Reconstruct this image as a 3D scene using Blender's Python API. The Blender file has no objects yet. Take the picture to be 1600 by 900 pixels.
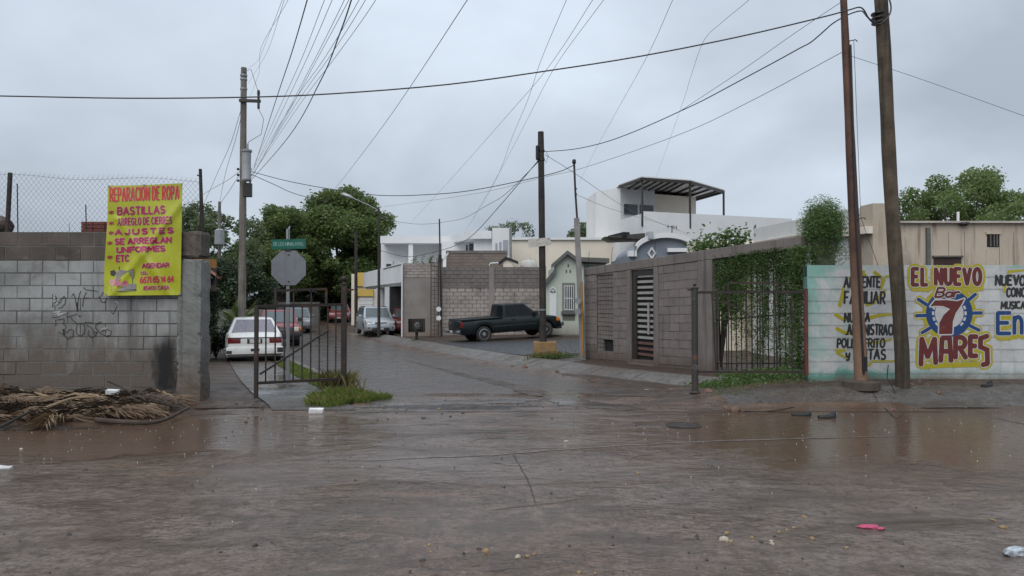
import bpy, bmesh, math, random
import numpy as np
from mathutils import Vector, Matrix
S = bpy.context.scene
C = S.collection
R = random.Random(7)
rng = np.random.default_rng(11)
rad = math.radians

# ------------------------------------------------------------------ camera
F = 1120.0                       # focal length in photo pixels (1600 wide)
PITCH = math.atan(20 / F)
CAMZ = 1.6
cam = bpy.data.cameras.new('camera'); cam.lens = 36 * F / 1600; cam.sensor_width = 36
cam.clip_end = 2000; cam.clip_start = 0.05
co = bpy.data.objects.new('camera', cam); C.objects.link(co)
co.location = (0, 0, CAMZ); co.rotation_euler = (math.pi / 2 + PITCH, 0, 0)
S.camera = co
S.render.engine = 'CYCLES'; S.cycles.max_bounces = 5; S.cycles.diffuse_bounces = 2; S.cycles.glossy_bounces = 2; S.cycles.transmission_bounces = 3; S.cycles.transparent_max_bounces = 4

# ------------------------------------------------------------------ world: rainy overcast
W = bpy.data.worlds.new('World'); S.world = W; W.use_nodes = True
nt = W.node_tree; nt.nodes.clear()
def wn(t, **k):
    n = nt.nodes.new(t)
    for a, b in k.items(): setattr(n, a, b)
    return n
wo = wn('ShaderNodeOutputWorld'); bg = wn('ShaderNodeBackground')
sky = wn('ShaderNodeTexSky', sky_type='NISHITA', sun_disc=False, sun_elevation=rad(58), sun_rotation=rad(200))
sky.dust_density = 4
skm = wn('ShaderNodeVectorMath', operation='SCALE'); skm.inputs['Scale'].default_value = 0.06
nt.links.new(sky.outputs[0], skm.inputs[0])
tc = wn('ShaderNodeTexCoord'); sep = wn('ShaderNodeSeparateXYZ'); nt.links.new(tc.outputs['Generated'], sep.inputs[0])
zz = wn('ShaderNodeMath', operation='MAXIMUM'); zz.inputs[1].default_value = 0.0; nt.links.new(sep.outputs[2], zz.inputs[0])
za = wn('ShaderNodeMath', operation='ADD'); za.inputs[1].default_value = 0.5; nt.links.new(zz.outputs[0], za.inputs[0])
dx = wn('ShaderNodeMath', operation='DIVIDE'); dy = wn('ShaderNodeMath', operation='DIVIDE')
nt.links.new(sep.outputs[0], dx.inputs[0]); nt.links.new(za.outputs[0], dx.inputs[1])
nt.links.new(sep.outputs[1], dy.inputs[0]); nt.links.new(za.outputs[0], dy.inputs[1])
cmb = wn('ShaderNodeCombineXYZ'); nt.links.new(dx.outputs[0], cmb.inputs[0]); nt.links.new(dy.outputs[0], cmb.inputs[1])
cmb.inputs[2].default_value = 1.9
n1 = wn('ShaderNodeTexNoise'); n1.inputs['Scale'].default_value = 1.5; n1.inputs['Detail'].default_value = 5; n1.inputs['Roughness'].default_value = 0.5; n1.inputs['Distortion'].default_value = 0.3
nt.links.new(cmb.outputs[0], n1.inputs['Vector'])
cr = wn('ShaderNodeValToRGB'); e = cr.color_ramp.elements
e[0].position = 0.34; e[0].color = (0.305, 0.348, 0.405, 1); e[1].position = 0.68; e[1].color = (0.515, 0.58, 0.66, 1)
nt.links.new(n1.outputs[0], cr.inputs[0])
mx = wn('ShaderNodeMix', data_type='RGBA'); mx.inputs[0].default_value = 0.06
nt.links.new(cr.outputs[0], mx.inputs[6]); nt.links.new(skm.outputs[0], mx.inputs[7])
# overcast luminance rises gently towards the zenith
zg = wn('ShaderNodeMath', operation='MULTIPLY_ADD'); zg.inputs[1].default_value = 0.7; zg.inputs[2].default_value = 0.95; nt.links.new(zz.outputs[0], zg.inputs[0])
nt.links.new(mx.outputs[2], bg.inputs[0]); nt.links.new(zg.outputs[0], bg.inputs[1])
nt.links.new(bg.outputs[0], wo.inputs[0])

sl = bpy.data.lights.new('sun', 'SUN'); sl.energy = 1.5; sl.angle = rad(60); sl.color = (1, 0.98, 0.95)
so = bpy.data.objects.new('sun', sl); C.objects.link(so)
so.rotation_euler = (rad(38), 0, rad(-20))
S.view_settings.view_transform = 'Standard'; S.view_settings.look = 'None'
S.view_settings.exposure = 0.40; S.view_settings.gamma = 1.0; S.view_settings.use_curve_mapping = False

# ------------------------------------------------------------------ projection helpers (used to place things at their real depth)
cp, sp_ = math.cos(PITCH), math.sin(PITCH)
def P(u, v, Y):
    a = (u - 800) / F; b = (450 - v) / F
    dyy = cp - b * sp_; dz = sp_ + b * cp
    t = Y / dyy
    return Vector((a * t, Y, CAMZ + dz * t))
def ZX(u, Y): return (u - 800) / F * Y * 1.0
def ZZ(v, Y): return P(800, v, Y).z
def sm(a, b, x):
    t = np.clip((x - a) / (b - a), 0, 1); return t * t * (3 - 2 * t)
def sed(y):  return 3.75 - 0.43 * (y - 13.3)        # right edge of the side street
def sedl(y): return -2.4 - 0.43 * (y - 12.0)        # left edge
def gz(x, y):
    x = np.asarray(x, float); y = np.asarray(y, float)
    z = -0.46 * (1 - np.exp(-np.maximum(y - 12, 0) / 9.0))
    d = (x - sed(y)) * 0.92
    near = 1 - sm(20, 27, y)
    rr = (0.13 * sm(0.0, 0.55, d) + 0.10 * sm(.4, 1.6, d) * near + 0.030 * np.clip(d - 1, 0, 9) * (1 - near)) * sm(10.9, 13.5, y)
    z = z + rr
    # right-hand corner: pavement and mud bank in front of the painted wall
    cm = sm(10.75, 11.35, y) * (1 - sm(12.6, 14.5, y)) * sm(2.4, 4.4, x)
    z = z + cm * 0.22
    dl = (sedl(y) - x) * 0.92
    z = z + 0.10 * sm(0.0, 0.25, dl) * sm(11.2, 12.6, y)
    z = z + 0.06 * sm(10.2, 11.3, y) * sm(-4.3, -5.2, x) * (1 - sm(12, 14, y))
    return z
def gzf(x, y): return float(gz(x, y))
def onground(u, v, it=8, dz=0.0):
    z = 0.0; Y = 10
    b = (450 - v) / F; k = (sp_ + b * cp) / (cp - b * sp_)
    for _ in range(it):
        Y = (z + dz - CAMZ) / k; X = P(u, v, Y).x; z = gzf(X, Y)
    return Vector((X, Y, z))

# ------------------------------------------------------------------ materials
MATS = {}
class NB:
    def __init__(s, name):
        s.m = bpy.data.materials.new(name); s.m.use_nodes = True; s.t = s.m.node_tree; s.t.nodes.clear()
        s.o = s.n('ShaderNodeOutputMaterial'); s.geo = None
    def n(s, typ, **k):
        n = s.t.nodes.new(typ)
        for a, b in k.items(): setattr(n, a, b)
        return n
    def l(s, a, b): s.t.links.new(a, b)
    def pos(s):
        if not s.geo: s.geo = s.n('ShaderNodeNewGeometry')
        return s.geo.outputs['Position']
    def scl(s, vec, sc):
        m = s.n('ShaderNodeVectorMath', operation='MULTIPLY'); s.l(vec, m.inputs[0]); m.inputs[1].default_value = sc; return m.outputs[0]
    def noise(s, vec, scale, detail=4, rough=.55, dist=0):
        n = s.n('ShaderNodeTexNoise'); n.inputs['Scale'].default_value = scale; n.inputs['Detail'].default_value = detail
        n.inputs['Roughness'].default_value = rough; n.inputs['Distortion'].default_value = dist
        if vec is not None: s.l(vec, n.inputs['Vector'])
        return n.outputs['Fac']
    def math(s, op, a, b=None, clamp=False):
        n = s.n('ShaderNodeMath', operation=op); n.use_clamp = clamp
        for i, x in enumerate((a, b)):
            if x is None: continue
            if isinstance(x, (int, float)): n.inputs[i].default_value = x
            else: s.l(x, n.inputs[i])
        return n.outputs[0]
    def rng(s, x, a, b, c=0, d=1):
        n = s.n('ShaderNodeMapRange'); n.clamp = True; s.l(x, n.inputs[0])
        for i, q in enumerate((a, b, c, d)): n.inputs[i + 1].default_value = q
        return n.outputs[0]
    def mix(s, f, a, b):
        n = s.n('ShaderNodeMix', data_type='RGBA')
        if isinstance(f, (int, float)): n.inputs[0].default_value = f
        else: s.l(f, n.inputs[0])
        for i, x in ((6, a), (7, b)):
            if isinstance(x, tuple): n.inputs[i].default_value = (*x, 1)
            else: s.l(x, n.inputs[i])
        return n.outputs[2]
    def sepz(s, vec):
        n = s.n('ShaderNodeSeparateXYZ'); s.l(vec, n.inputs[0]); return n.outputs
    def bump(s, h, strength, dist=0.02, prev=None):
        n = s.n('ShaderNodeBump'); n.inputs['Strength'].default_value = strength; n.inputs['Distance'].default_value = dist
        s.l(h, n.inputs['Height'])
        if prev is not None: s.l(prev, n.inputs['Normal'])
        return n.outputs[0]
    def bsdf(s, col, rough, normal=None, **k):
        b = s.n('ShaderNodeBsdfPrincipled')
        for nm, x in (('Base Color', col), ('Roughness', rough)):
            if isinstance(x, tuple): b.inputs[nm].default_value = (*x, 1)
            elif isinstance(x, (int, float)): b.inputs[nm].default_value = x
            else: s.l(x, b.inputs[nm])
        for nm, x in k.items(): b.inputs[nm.replace('_', ' ')].default_value = x
        if normal is not None: s.l(normal, b.inputs['Normal'])
        s.l(b.outputs[0], s.o.inputs[0]); return b

def mat(name, c1, c2=None, scale=3, rough=0.7, bump=0.3, bscale=40, streak=None, base=None, rand=0.0, patch=None, metal=0.0, spec=0.5, pits=None):
    """weathered surface: two-tone noise, rain streaks (colour, amount, threshold), dirt near a height (colour, z0, z1), per-piece tone, patches (colour, scale, lo, hi)"""
    if name in MATS: return MATS[name]
    b = NB(name); p = b.pos(); c2 = c2 or tuple(x * .7 for x in c1)
    n = b.noise(p, scale, 6, .6)
    col = b.mix(b.rng(n, .35, .68), c1, c2)
    if rand:
        oi = b.n('ShaderNodeObjectInfo'); f = b.rng(oi.outputs['Random'], 0, 1, 1 - rand, 1 + rand * .6)
        v = b.n('ShaderNodeVectorMath', operation='SCALE'); b.l(col, v.inputs[0]); b.l(f, v.inputs['Scale']); col = v.outputs[0]
    for pt in ([patch] if patch and not isinstance(patch, list) else (patch or [])):
        pn = b.noise(b.scl(p, (1, 1, 1.2)), pt[1], 5, .65, .5)
        col = b.mix(b.rng(pn, pt[2], pt[3]), col, pt[0])
    if streak:
        s_ = b.noise(b.scl(p, (9, 9, .5)), 1.0, 5, .6)
        col = b.mix(b.math('MULTIPLY', b.rng(s_, streak[2], streak[2] + .14), streak[1]), col, streak[0])
    if base:
        z = b.sepz(p)[2]; nn = b.noise(b.scl(p, (3, 3, 1)), 1.5, 5, .65)
        h = b.math('ADD', z, b.math('MULTIPLY', b.math('SUBTRACT', nn, .5), base[3] if len(base) > 3 else .9))
        col = b.mix(b.rng(h, base[1], base[2], base[4] if len(base) > 4 else .85, 0), col, base[0])
    fine = b.noise(p, bscale, 5, .65)
    col = b.mix(b.rng(fine, .3, .7, 0, .28), col, tuple(x * .45 for x in c1))
    rr = b.rng(n, .3, .7, max(rough - .15, .05), min(rough + .12, 1))
    nb = b.bump(fine, bump, .012) if bump else None
    b.bsdf(col, rr, nb, Metallic=metal, Specular_IOR_Level=spec)
    MATS[name] = b.m; return b.m
def flat(name, c, rough=.5, metal=0, coat=0, emit=None, spec=.5):
    """small plain things: still a little mottled"""
    if name in MATS: return MATS[name]
    b = NB(name); n = b.noise(b.pos(), 14, 4, .6)
    col = b.mix(b.rng(n, .35, .7), c, tuple(x * .75 for x in c))
    b.bsdf(col, b.rng(n, .3, .7, max(.03, rough - .08), min(1, rough + .08)), Metallic=metal, Coat_Weight=coat, Coat_Roughness=.08, Specular_IOR_Level=spec)
    MATS[name] = b.m; return b.m
def carpaint(name, c, metal=.0, dirt=(.10, .08, .065), coat=.45):
    b = NB(name); p = b.pos()
    n = b.noise(p, 5, 5, .6); f = b.noise(p, 1.2, 3, .5)
    col = b.mix(b.rng(n, .45, .75, 0, .35), c, dirt)
    b.bsdf(col, b.rng(f, .3, .7, .22, .42), Metallic=metal, Coat_Weight=coat, Coat_Roughness=.12)
    MATS[name] = b.m; return b.m
def glass(name, c=(.02, .025, .03), rough=.06, spec=.6):
    b = NB(name); n = b.noise(b.pos(), 20, 4, .6)
    b.bsdf(b.mix(b.rng(n, .4, .7), c, tuple(x * 1.6 for x in c)), b.rng(n, .3, .7, rough, rough + .12), Specular_IOR_Level=spec)
    MATS[name] = b.m; return b.m
def leafmat(name, c1, c2, c3, trans=.35):
    b = NB(name); g = b.n('ShaderNodeNewGeometry'); b.geo = g
    r = g.outputs['Random Per Island']
    n = b.noise(g.outputs['Position'], .8, 3, .5)
    col = b.mix(b.rng(n, .35, .65), b.mix(r, c1, c2), b.mix(r, c2, c3))
    d = b.n('ShaderNodeBsdfPrincipled'); b.l(col, d.inputs['Base Color']); d.inputs['Roughness'].default_value = .42
    t = b.n('ShaderNodeBsdfTranslucent'); b.l(b.mix(.5, col, c3), t.inputs['Color'])
    ms = b.n('ShaderNodeMixShader'); ms.inputs[0].default_value = trans
    b.l(d.outputs[0], ms.inputs[1]); b.l(t.outputs[0], ms.inputs[2]); b.l(ms.outputs[0], b.o.inputs[0])
    MATS[name] = b.m; return b.m

# ------------------------------------------------------------------ object helpers
def link(o, parent=None):
    C.objects.link(o)
    if parent is not None: o.parent = parent
    return o
def mesh(name, verts, faces, m, parent=None, smooth=False, loc=None):
    me = bpy.data.meshes.new(name); me.from_pydata([tuple(v) for v in verts], [], faces); me.update()
    if smooth: me.polygons.foreach_set('use_smooth', [True] * len(me.polygons))
    if m is not None: me.materials.append(m)
    o = bpy.data.objects.new(name, me); link(o, parent)
    if loc is not None: o.location = loc
    return o
def empty(name, loc=(0, 0, 0), rz=0.0):
    o = bpy.data.objects.new(name, None); C.objects.link(o); o.location = loc; o.rotation_euler = (0, 0, rz); o.empty_display_size = .2
    return o
def tag(o, label=None, cat=None, group=None, kind=None):
    if label: o['label'] = label
    if cat: o['category'] = cat
    if group: o['group'] = group
    if kind: o['kind'] = kind
    return o
class MB:
    """collects shapes into ONE mesh"""
    def __init__(s): s.v = []; s.f = []
    def add(s, verts, faces):
        k = len(s.v); s.v += [tuple(v) for v in verts]; s.f += [tuple(i + k for i in f) for f in faces]; return s
    def box(s, x0, x1, y0, y1, z0, z1):
        v = [(x, y, z) for x in (x0, x1) for y in (y0, y1) for z in (z0, z1)]
        return s.add(v, [(0, 1, 3, 2), (4, 6, 7, 5), (0, 4, 5, 1), (2, 3, 7, 6), (0, 2, 6, 4), (1, 5, 7, 3)])
    def obox(s, a, b, t, z0, z1, off=0.0):
        """upright box along the line a-b (2D), thickness t to its left side, from z0 to z1"""
        a = Vector(a[:2]); b = Vector(b[:2]); d = (b - a).normalized(); n = Vector((-d.y, d.x))
        q = [a + n * off, b + n * off, b + n * (off + t), a + n * (off + t)]
        return s.prism([(p.x, p.y) for p in q], z0, z1)
    def prism(s, pts, z0, z1):
        n = len(pts); z1s = z1 if isinstance(z1, (list, tuple)) else [z1] * n
        v = [(p[0], p[1], z0) for p in pts] + [(p[0], p[1], z1s[i]) for i, p in enumerate(pts)]
        f = [tuple(range(n))[::-1], tuple(range(n, 2 * n))] + [(i, (i + 1) % n, n + (i + 1) % n, n + i) for i in range(n)]
        return s.add(v, f)
    def slab(s, poly, d):
        """polygon of 3D points given thickness vector d"""
        n = len(poly); d = Vector(d); v = [Vector(p) for p in poly] + [Vector(p) + d for p in poly]
        f = [tuple(range(n)), tuple(range(n, 2 * n))[::-1]] + [(i, n + i, n + (i + 1) % n, (i + 1) % n) for i in range(n)]
        return s.add(v, f)
    def tube(s, pts, r, n=6, cap=True, twist=0.0):
        pts = [Vector(p) for p in pts]; k0 = len(s.v); m = len(pts)
        rs = r if isinstance(r, (list, tuple)) else [r] * m
        up = None
        for i, p in enumerate(pts):
            d = (pts[min(i + 1, m - 1)] - pts[max(i - 1, 0)]).normalized()
            if up is None:
                up = d.orthogonal().normalized()
            up = (up - d * up.dot(d)).normalized(); w = d.cross(up)
            for j in range(n):
                a = 2 * math.pi * j / n + twist
                s.v.append(tuple(p + (up * math.cos(a) + w * math.sin(a)) * rs[i]))
        for i in range(m - 1):
            for j in range(n):
                a = k0 + i * n + j; b = k0 + i * n + (j + 1) % n
                s.f.append((a, b, b + n, a + n))
        if cap:
            s.f.append(tuple(k0 + j for j in range(n))[::-1]); s.f.append(tuple(k0 + (m - 1) * n + j for j in range(n)))
        return s
    def lathe(s, prof, n=20, axis='z', c=(0, 0, 0)):
        k = len(s.v)
        for (r_, h) in prof:
            for j in range(n):
                a = 2 * math.pi * j / n; x, y = r_ * math.cos(a), r_ * math.sin(a)
                q = (x, y, h) if axis == 'z' else (x, h, y)
                s.v.append((q[0] + c[0], q[1] + c[1], q[2] + c[2]))
        for i in range(len(prof) - 1):
            for j in range(n):
                a = k + i * n + j; b = k + i * n + (j + 1) % n
                s.f.append((a, b, b + n, a + n))
        s.f.append(tuple(k + j for j in range(n))[::-1]); s.f.append(tuple(k + (len(prof) - 1) * n + j for j in range(n)))
        return s
    def bar(s, a, b, w, h=None):
        """square bar between two points"""
        a = Vector(a); b = Vector(b); d = (b - a).normalized(); h = h or w
        up = Vector((0, 0, 1)) if abs(d.z) < .9 else Vector((0, 1, 0))
        sd = d.cross(up).normalized(); u2 = sd.cross(d)
        v = []
        for p in (a, b):
            for (i, j) in ((-1, -1), (1, -1), (1, 1), (-1, 1)): v.append(p + sd * w / 2 * i + u2 * h / 2 * j)
        return s.add(v, [(3, 2, 1, 0), (4, 5, 6, 7), (0, 1, 5, 4), (1, 2, 6, 5), (2, 3, 7, 6), (3, 0, 4, 7)])
    def build(s, name, m, parent=None, smooth=False, bevel=0.0, seg=2, loc=None, weld=False):
        o = mesh(name, s.v, s.f, m, parent, False, loc)
        bm = bmesh.new(); bm.from_mesh(o.data)
        if weld: bmesh.ops.remove_doubles(bm, verts=bm.verts, dist=1e-4)
        bmesh.ops.recalc_face_normals(bm, faces=bm.faces)
        if bevel:
            bmesh.ops.bevel(bm, geom=[e for e in bm.edges if len(e.link_faces) == 2 and e.calc_face_angle(0) > .5], offset=bevel, segments=seg, affect='EDGES', profile=.6, clamp_overlap=True)
        if smooth:
            for f in bm.faces: f.smooth = True
            for ed in bm.edges:
                if len(ed.link_faces) == 2 and ed.calc_face_angle(0) > rad(38): ed.smooth = False
        bm.to_mesh(o.data); bm.free()
        return o
def roughbox(name, x0, x1, y0, y1, z0, z1, m, parent, amp=.008, step=.06, seed=0, chip=.02):
    """cast concrete: subdivided box with uneven faces and chipped arrises"""
    nx, ny, nz = [max(2, int(abs(b - a) / step)) for a, b in ((x0, x1), (y0, y1), (z0, z1))]
    bm = bmesh.new(); bmesh.ops.create_cube(bm, size=1)
    for ax, n in ((0, nx), (1, ny), (2, nz)):
        for i in range(1, n):
            c = [0, 0, 0]; nn = [0, 0, 0]; c[ax] = -.5 + i / n; nn[ax] = 1
            bmesh.ops.bisect_plane(bm, geom=bm.verts[:] + bm.edges[:] + bm.faces[:], plane_co=c, plane_no=nn)
    q = random.Random(seed); ph = [q.uniform(0, 6) for _ in range(6)]
    for v in bm.verts:
        c = v.co.copy(); e_ = sum(abs(abs(t) - .5) < 1e-4 for t in c)
        w = Vector((x0 + (c.x + .5) * (x1 - x0), y0 + (c.y + .5) * (y1 - y0), z0 + (c.z + .5) * (z1 - z0)))
        nrm = Vector((math.copysign(abs(c.x) > .4999, c.x), math.copysign(abs(c.y) > .4999, c.y), math.copysign(abs(c.z) > .4999, c.z)))
        d = amp * (math.sin(w.z * 7 + ph[0]) * .5 + math.sin(w.x * 13 + w.z * 17 + ph[1]) * .4 + q.uniform(-.5, .5)) - amp
        if e_ >= 2: d -= chip * max(0, math.sin(w.z * 11 + ph[2]) * q.random())
        v.co = w + nrm * d
    for f in bm.faces: f.smooth = False
    me = bpy.data.meshes.new(name); bm.to_mesh(me); bm.free(); me.materials.append(m)
    return link(bpy.data.objects.new(name, me), parent)
def copy_tree(o, parent=None):
    c = o.copy(); C.objects.link(c); c.parent = parent
    for ch in o.children: copy_tree(ch, c)
    return c
def rock(name, loc, sx, sy, sz, m, parent=None, seed=0):
    bm = bmesh.new(); bmesh.ops.create_icosphere(bm, subdivisions=2, radius=1)
    q = random.Random(seed)
    ph = [q.uniform(0, 6) for _ in range(6)]
    for v in bm.verts:
        c = v.co; k = 1 + .16 * math.sin(3 * c.x + ph[0]) + .14 * math.sin(4 * c.y + ph[1]) * math.cos(3 * c.z + ph[2]) + q.uniform(-.08, .08)
        v.co = Vector((c.x * sx * k, c.y * sy * k, c.z * sz * k))
    me = bpy.data.meshes.new(name); bm.to_mesh(me); bm.free(); me.materials.append(m)
    o = bpy.data.objects.new(name, me); link(o, parent); o.location = loc; o.rotation_euler = (0, 0, q.uniform(0, 6)); return o

# leaf clouds -------------------------------------------------------------
def leaves(name, cen, size, m, parent, aspect=.5, droop=0.0, jitter=.45):
    """one mesh of many small folded leaves at the given centres"""
    cen = np.asarray(cen, float); n = len(cen)
    d = rng.normal(size=(n, 3)); d[:, 2] = d[:, 2] * .6 - droop; d /= np.linalg.norm(d, axis=1)[:, None]
    t = rng.normal(size=(n, 3)); t[:, 2] *= .5; s_ = np.cross(d, t); s_ /= np.linalg.norm(s_, axis=1)[:, None] + 1e-9
    L = size * (1 + jitter * rng.uniform(-1, 1, n))[:, None]
    nn = np.cross(d, s_)
    v = np.stack([cen - d * L * .5, cen + s_ * L * aspect * .5 + nn * L * .08, cen + d * L * .5 - nn * L * .1, cen - s_ * L * aspect * .5 + nn * L * .08], 1).reshape(-1, 3)
    idx = np.arange(n * 4, dtype=np.int32)
    me = bpy.data.meshes.new(name); me.vertices.add(n * 4); me.vertices.foreach_set('co', v.ravel())
    me.loops.add(n * 4); me.loops.foreach_set('vertex_index', idx)
    me.polygons.add(n); me.polygons.foreach_set('loop_start', idx[::4]); me.polygons.foreach_set('loop_total', np.full(n, 4, np.int32))
    me.update(calc_edges=True); me.materials.append(m)
    o = bpy.data.objects.new(name, me); return link(o, parent)
def clump_points(clumps, per, shell=.55, flat=.7):
    out = []
    for (x, y, z, r_) in clumps:
        k = int(per * r_ * r_); d = rng.normal(size=(k, 3)); d /= np.linalg.norm(d, axis=1)[:, None]
        rr = r_ * (shell + (1 - shell) * rng.random(k) ** .6)[:, None] * (1 + .18 * rng.normal(size=(k, 1)))
        q = d * rr; q[:, 2] *= flat; out.append(q + np.array([x, y, z]))
    return np.concatenate(out)
def tree(name, label, base, crown_c, crown_r, nclump, clr, per, leaf, lm, bm_, group=None, trunk_r=.25, low=-.35, cat='tree', limbs=8, seed=1):
    """tapered trunk, limbs to the clumps, crown of leaf clumps with gaps"""
    q = np.random.default_rng(seed)
    root = empty(name, base); tag(root, label, cat, group)
    b = Vector(base); cc = Vector(crown_c)
    cl = []
    tries = 0
    while len(cl) < nclump and tries < 5000:
        tries += 1
        d = q.normal(size=3); d /= np.linalg.norm(d)
        if d[2] < low: continue
        k = q.uniform(.45, 1.0) ** .6
        p = np.array(crown_c) + d * np.array(crown_r) * k
        r_ = clr * q.uniform(.6, 1.3)
        if any(np.linalg.norm((p - np.array(c[:3]))) < .55 * min(r_, c[3]) for c in cl): continue
        cl.append((*p, r_))
    t = MB()
    top = b.lerp(cc, .55); n = 6
    pts = [b.lerp(top, i / n) + Vector((.12 * math.sin(i * 1.3 + seed), .1 * math.cos(i * 1.7), 0)) * (i / n) for i in range(n + 1)]
    t.tube([p - b for p in pts], [trunk_r * (1.25 - .6 * i / n) for i in range(n + 1)], 8)
    for c in cl[::max(1, len(cl) // limbs)]:
        s0 = pts[3 + int(q.integers(0, 4))]; e0 = Vector(c[:3]); mid = s0.lerp(e0, .5) + Vector((0, 0, -.08 * (e0 - s0).length))
        t.tube([s0 - b, mid - b, e0 - b], [trunk_r * .42, trunk_r * .26, trunk_r * .1], 5)
    t.build('trunk', bm_, root, smooth=True)
    pts_ = clump_points(cl, per) - np.array(base)
    leaves('crown', pts_, leaf, lm, root, droop=.25)
    return root

# ================================================================== MATERIAL SET
concrete = mat('concrete', (.27, .26, .245), (.17, .165, .155), 2.2, .75, .35, 45, streak=((.07, .065, .06), .5, .56))
concrete_dk = mat('concrete_dark', (.17, .155, .14), (.10, .09, .08), 2, .8, .4, 45, streak=((.05, .045, .04), .6, .54))
mortar = mat('mortar', (.07, .062, .056), (.045, .04, .036), 4, .9, .5, 60)
white_pl = mat('white_plaster', (.72, .72, .72), (.64, .65, .66), .8, .75, .12, 30, streak=((.45, .45, .44), .35, .6))
cream_pl = mat('cream_plaster', (.76, .69, .58), (.68, .61, .51), .8, .75, .12, 30, streak=((.38, .33, .27), .4, .58))
beige_pl = mat('beige_plaster', (.52, .435, .345), (.44, .37, .295), .9, .75, .2, 30, streak=((.13, .085, .06), .75, .55), patch=((.30, .25, .2), .7, .55, .7))
green_pl = mat('green_plaster', (.50, .54, .46), (.45, .49, .42), .8, .75, .1, 30, base=((.25, .22, .18), -.1, .5, .5))
grey_tr = mat('grey_trim', (.12, .12, .11), (.09, .09, .085), 2, .7, .2, 30)
blue_pl = mat('bluegrey_plaster', (.20, .225, .265), (.165, .19, .225), 1, .7, .1, 30)
yellow_pl = mat('yellow_plaster', (.62, .43, .10), (.55, .38, .09), 1, .7, .1, 30)
black_iron = mat('black_iron', (.016, .015, .014), (.035, .022, .016), 9, .5, .2, 60)
rust_iron = mat('rusty_iron', (.030, .019, .014), (.016, .013, .012), 7, .6, .4, 60, patch=((.075, .032, .017), 4, .53, .68))
wood_pole = mat('weathered_wood', (.105, .077, .048), (.05, .038, .025), 5, .85, .6, 26, streak=((.02, .016, .012), .8, .5))
wood_dk = mat('creosote_wood', (.035, .028, .022), (.018, .015, .013), 5, .8, .5, 26, streak=((.07, .05, .035), .5, .58))
rust_pole = mat('rusty_pole_steel', (.115, .048, .026), (.055, .028, .02), 3.5, .7, .5, 30, streak=((.025, .016, .013), .9, .55), base=((.27, .165, .105), 1.0, 2.5, 2.4, .75), patch=((.05, .028, .02), 3, .55, .66))
black_rub = flat('black_rubber', (.012, .012, .013), .5)
dark_in = flat('dark_interior', (.012, .012, .012), .9)
wire_m = flat('wire_black', (.012, .013, .015), .5)
wire_g = flat('wire_grey', (.14, .15, .165), .5)
galv = mat('galvanised', (.32, .33, .34), (.24, .25, .26), 4, .45, .1, 40, metal=.4)

# ================================================================== GROUND
def sheet(name, xs, ys, m, off=0.0, fx=None, kind='structure', parent=None):
    xs = np.asarray(xs, float); ys = np.asarray(ys, float)
    X, Y = np.meshgrid(xs, ys)
    if fx is not None: X, Y = fx(X, Y)
    Z = gz(X, Y) + off
    v = np.stack([X, Y, Z], -1).reshape(-1, 3); nx = len(xs)
    f = [(j * nx + i, j * nx + i + 1, (j + 1) * nx + i + 1, (j + 1) * nx + i) for j in range(len(ys) - 1) for i in range(nx - 1)]
    o = mesh(name, v, f, m, parent, True); tag(o, kind=kind); return o

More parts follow.
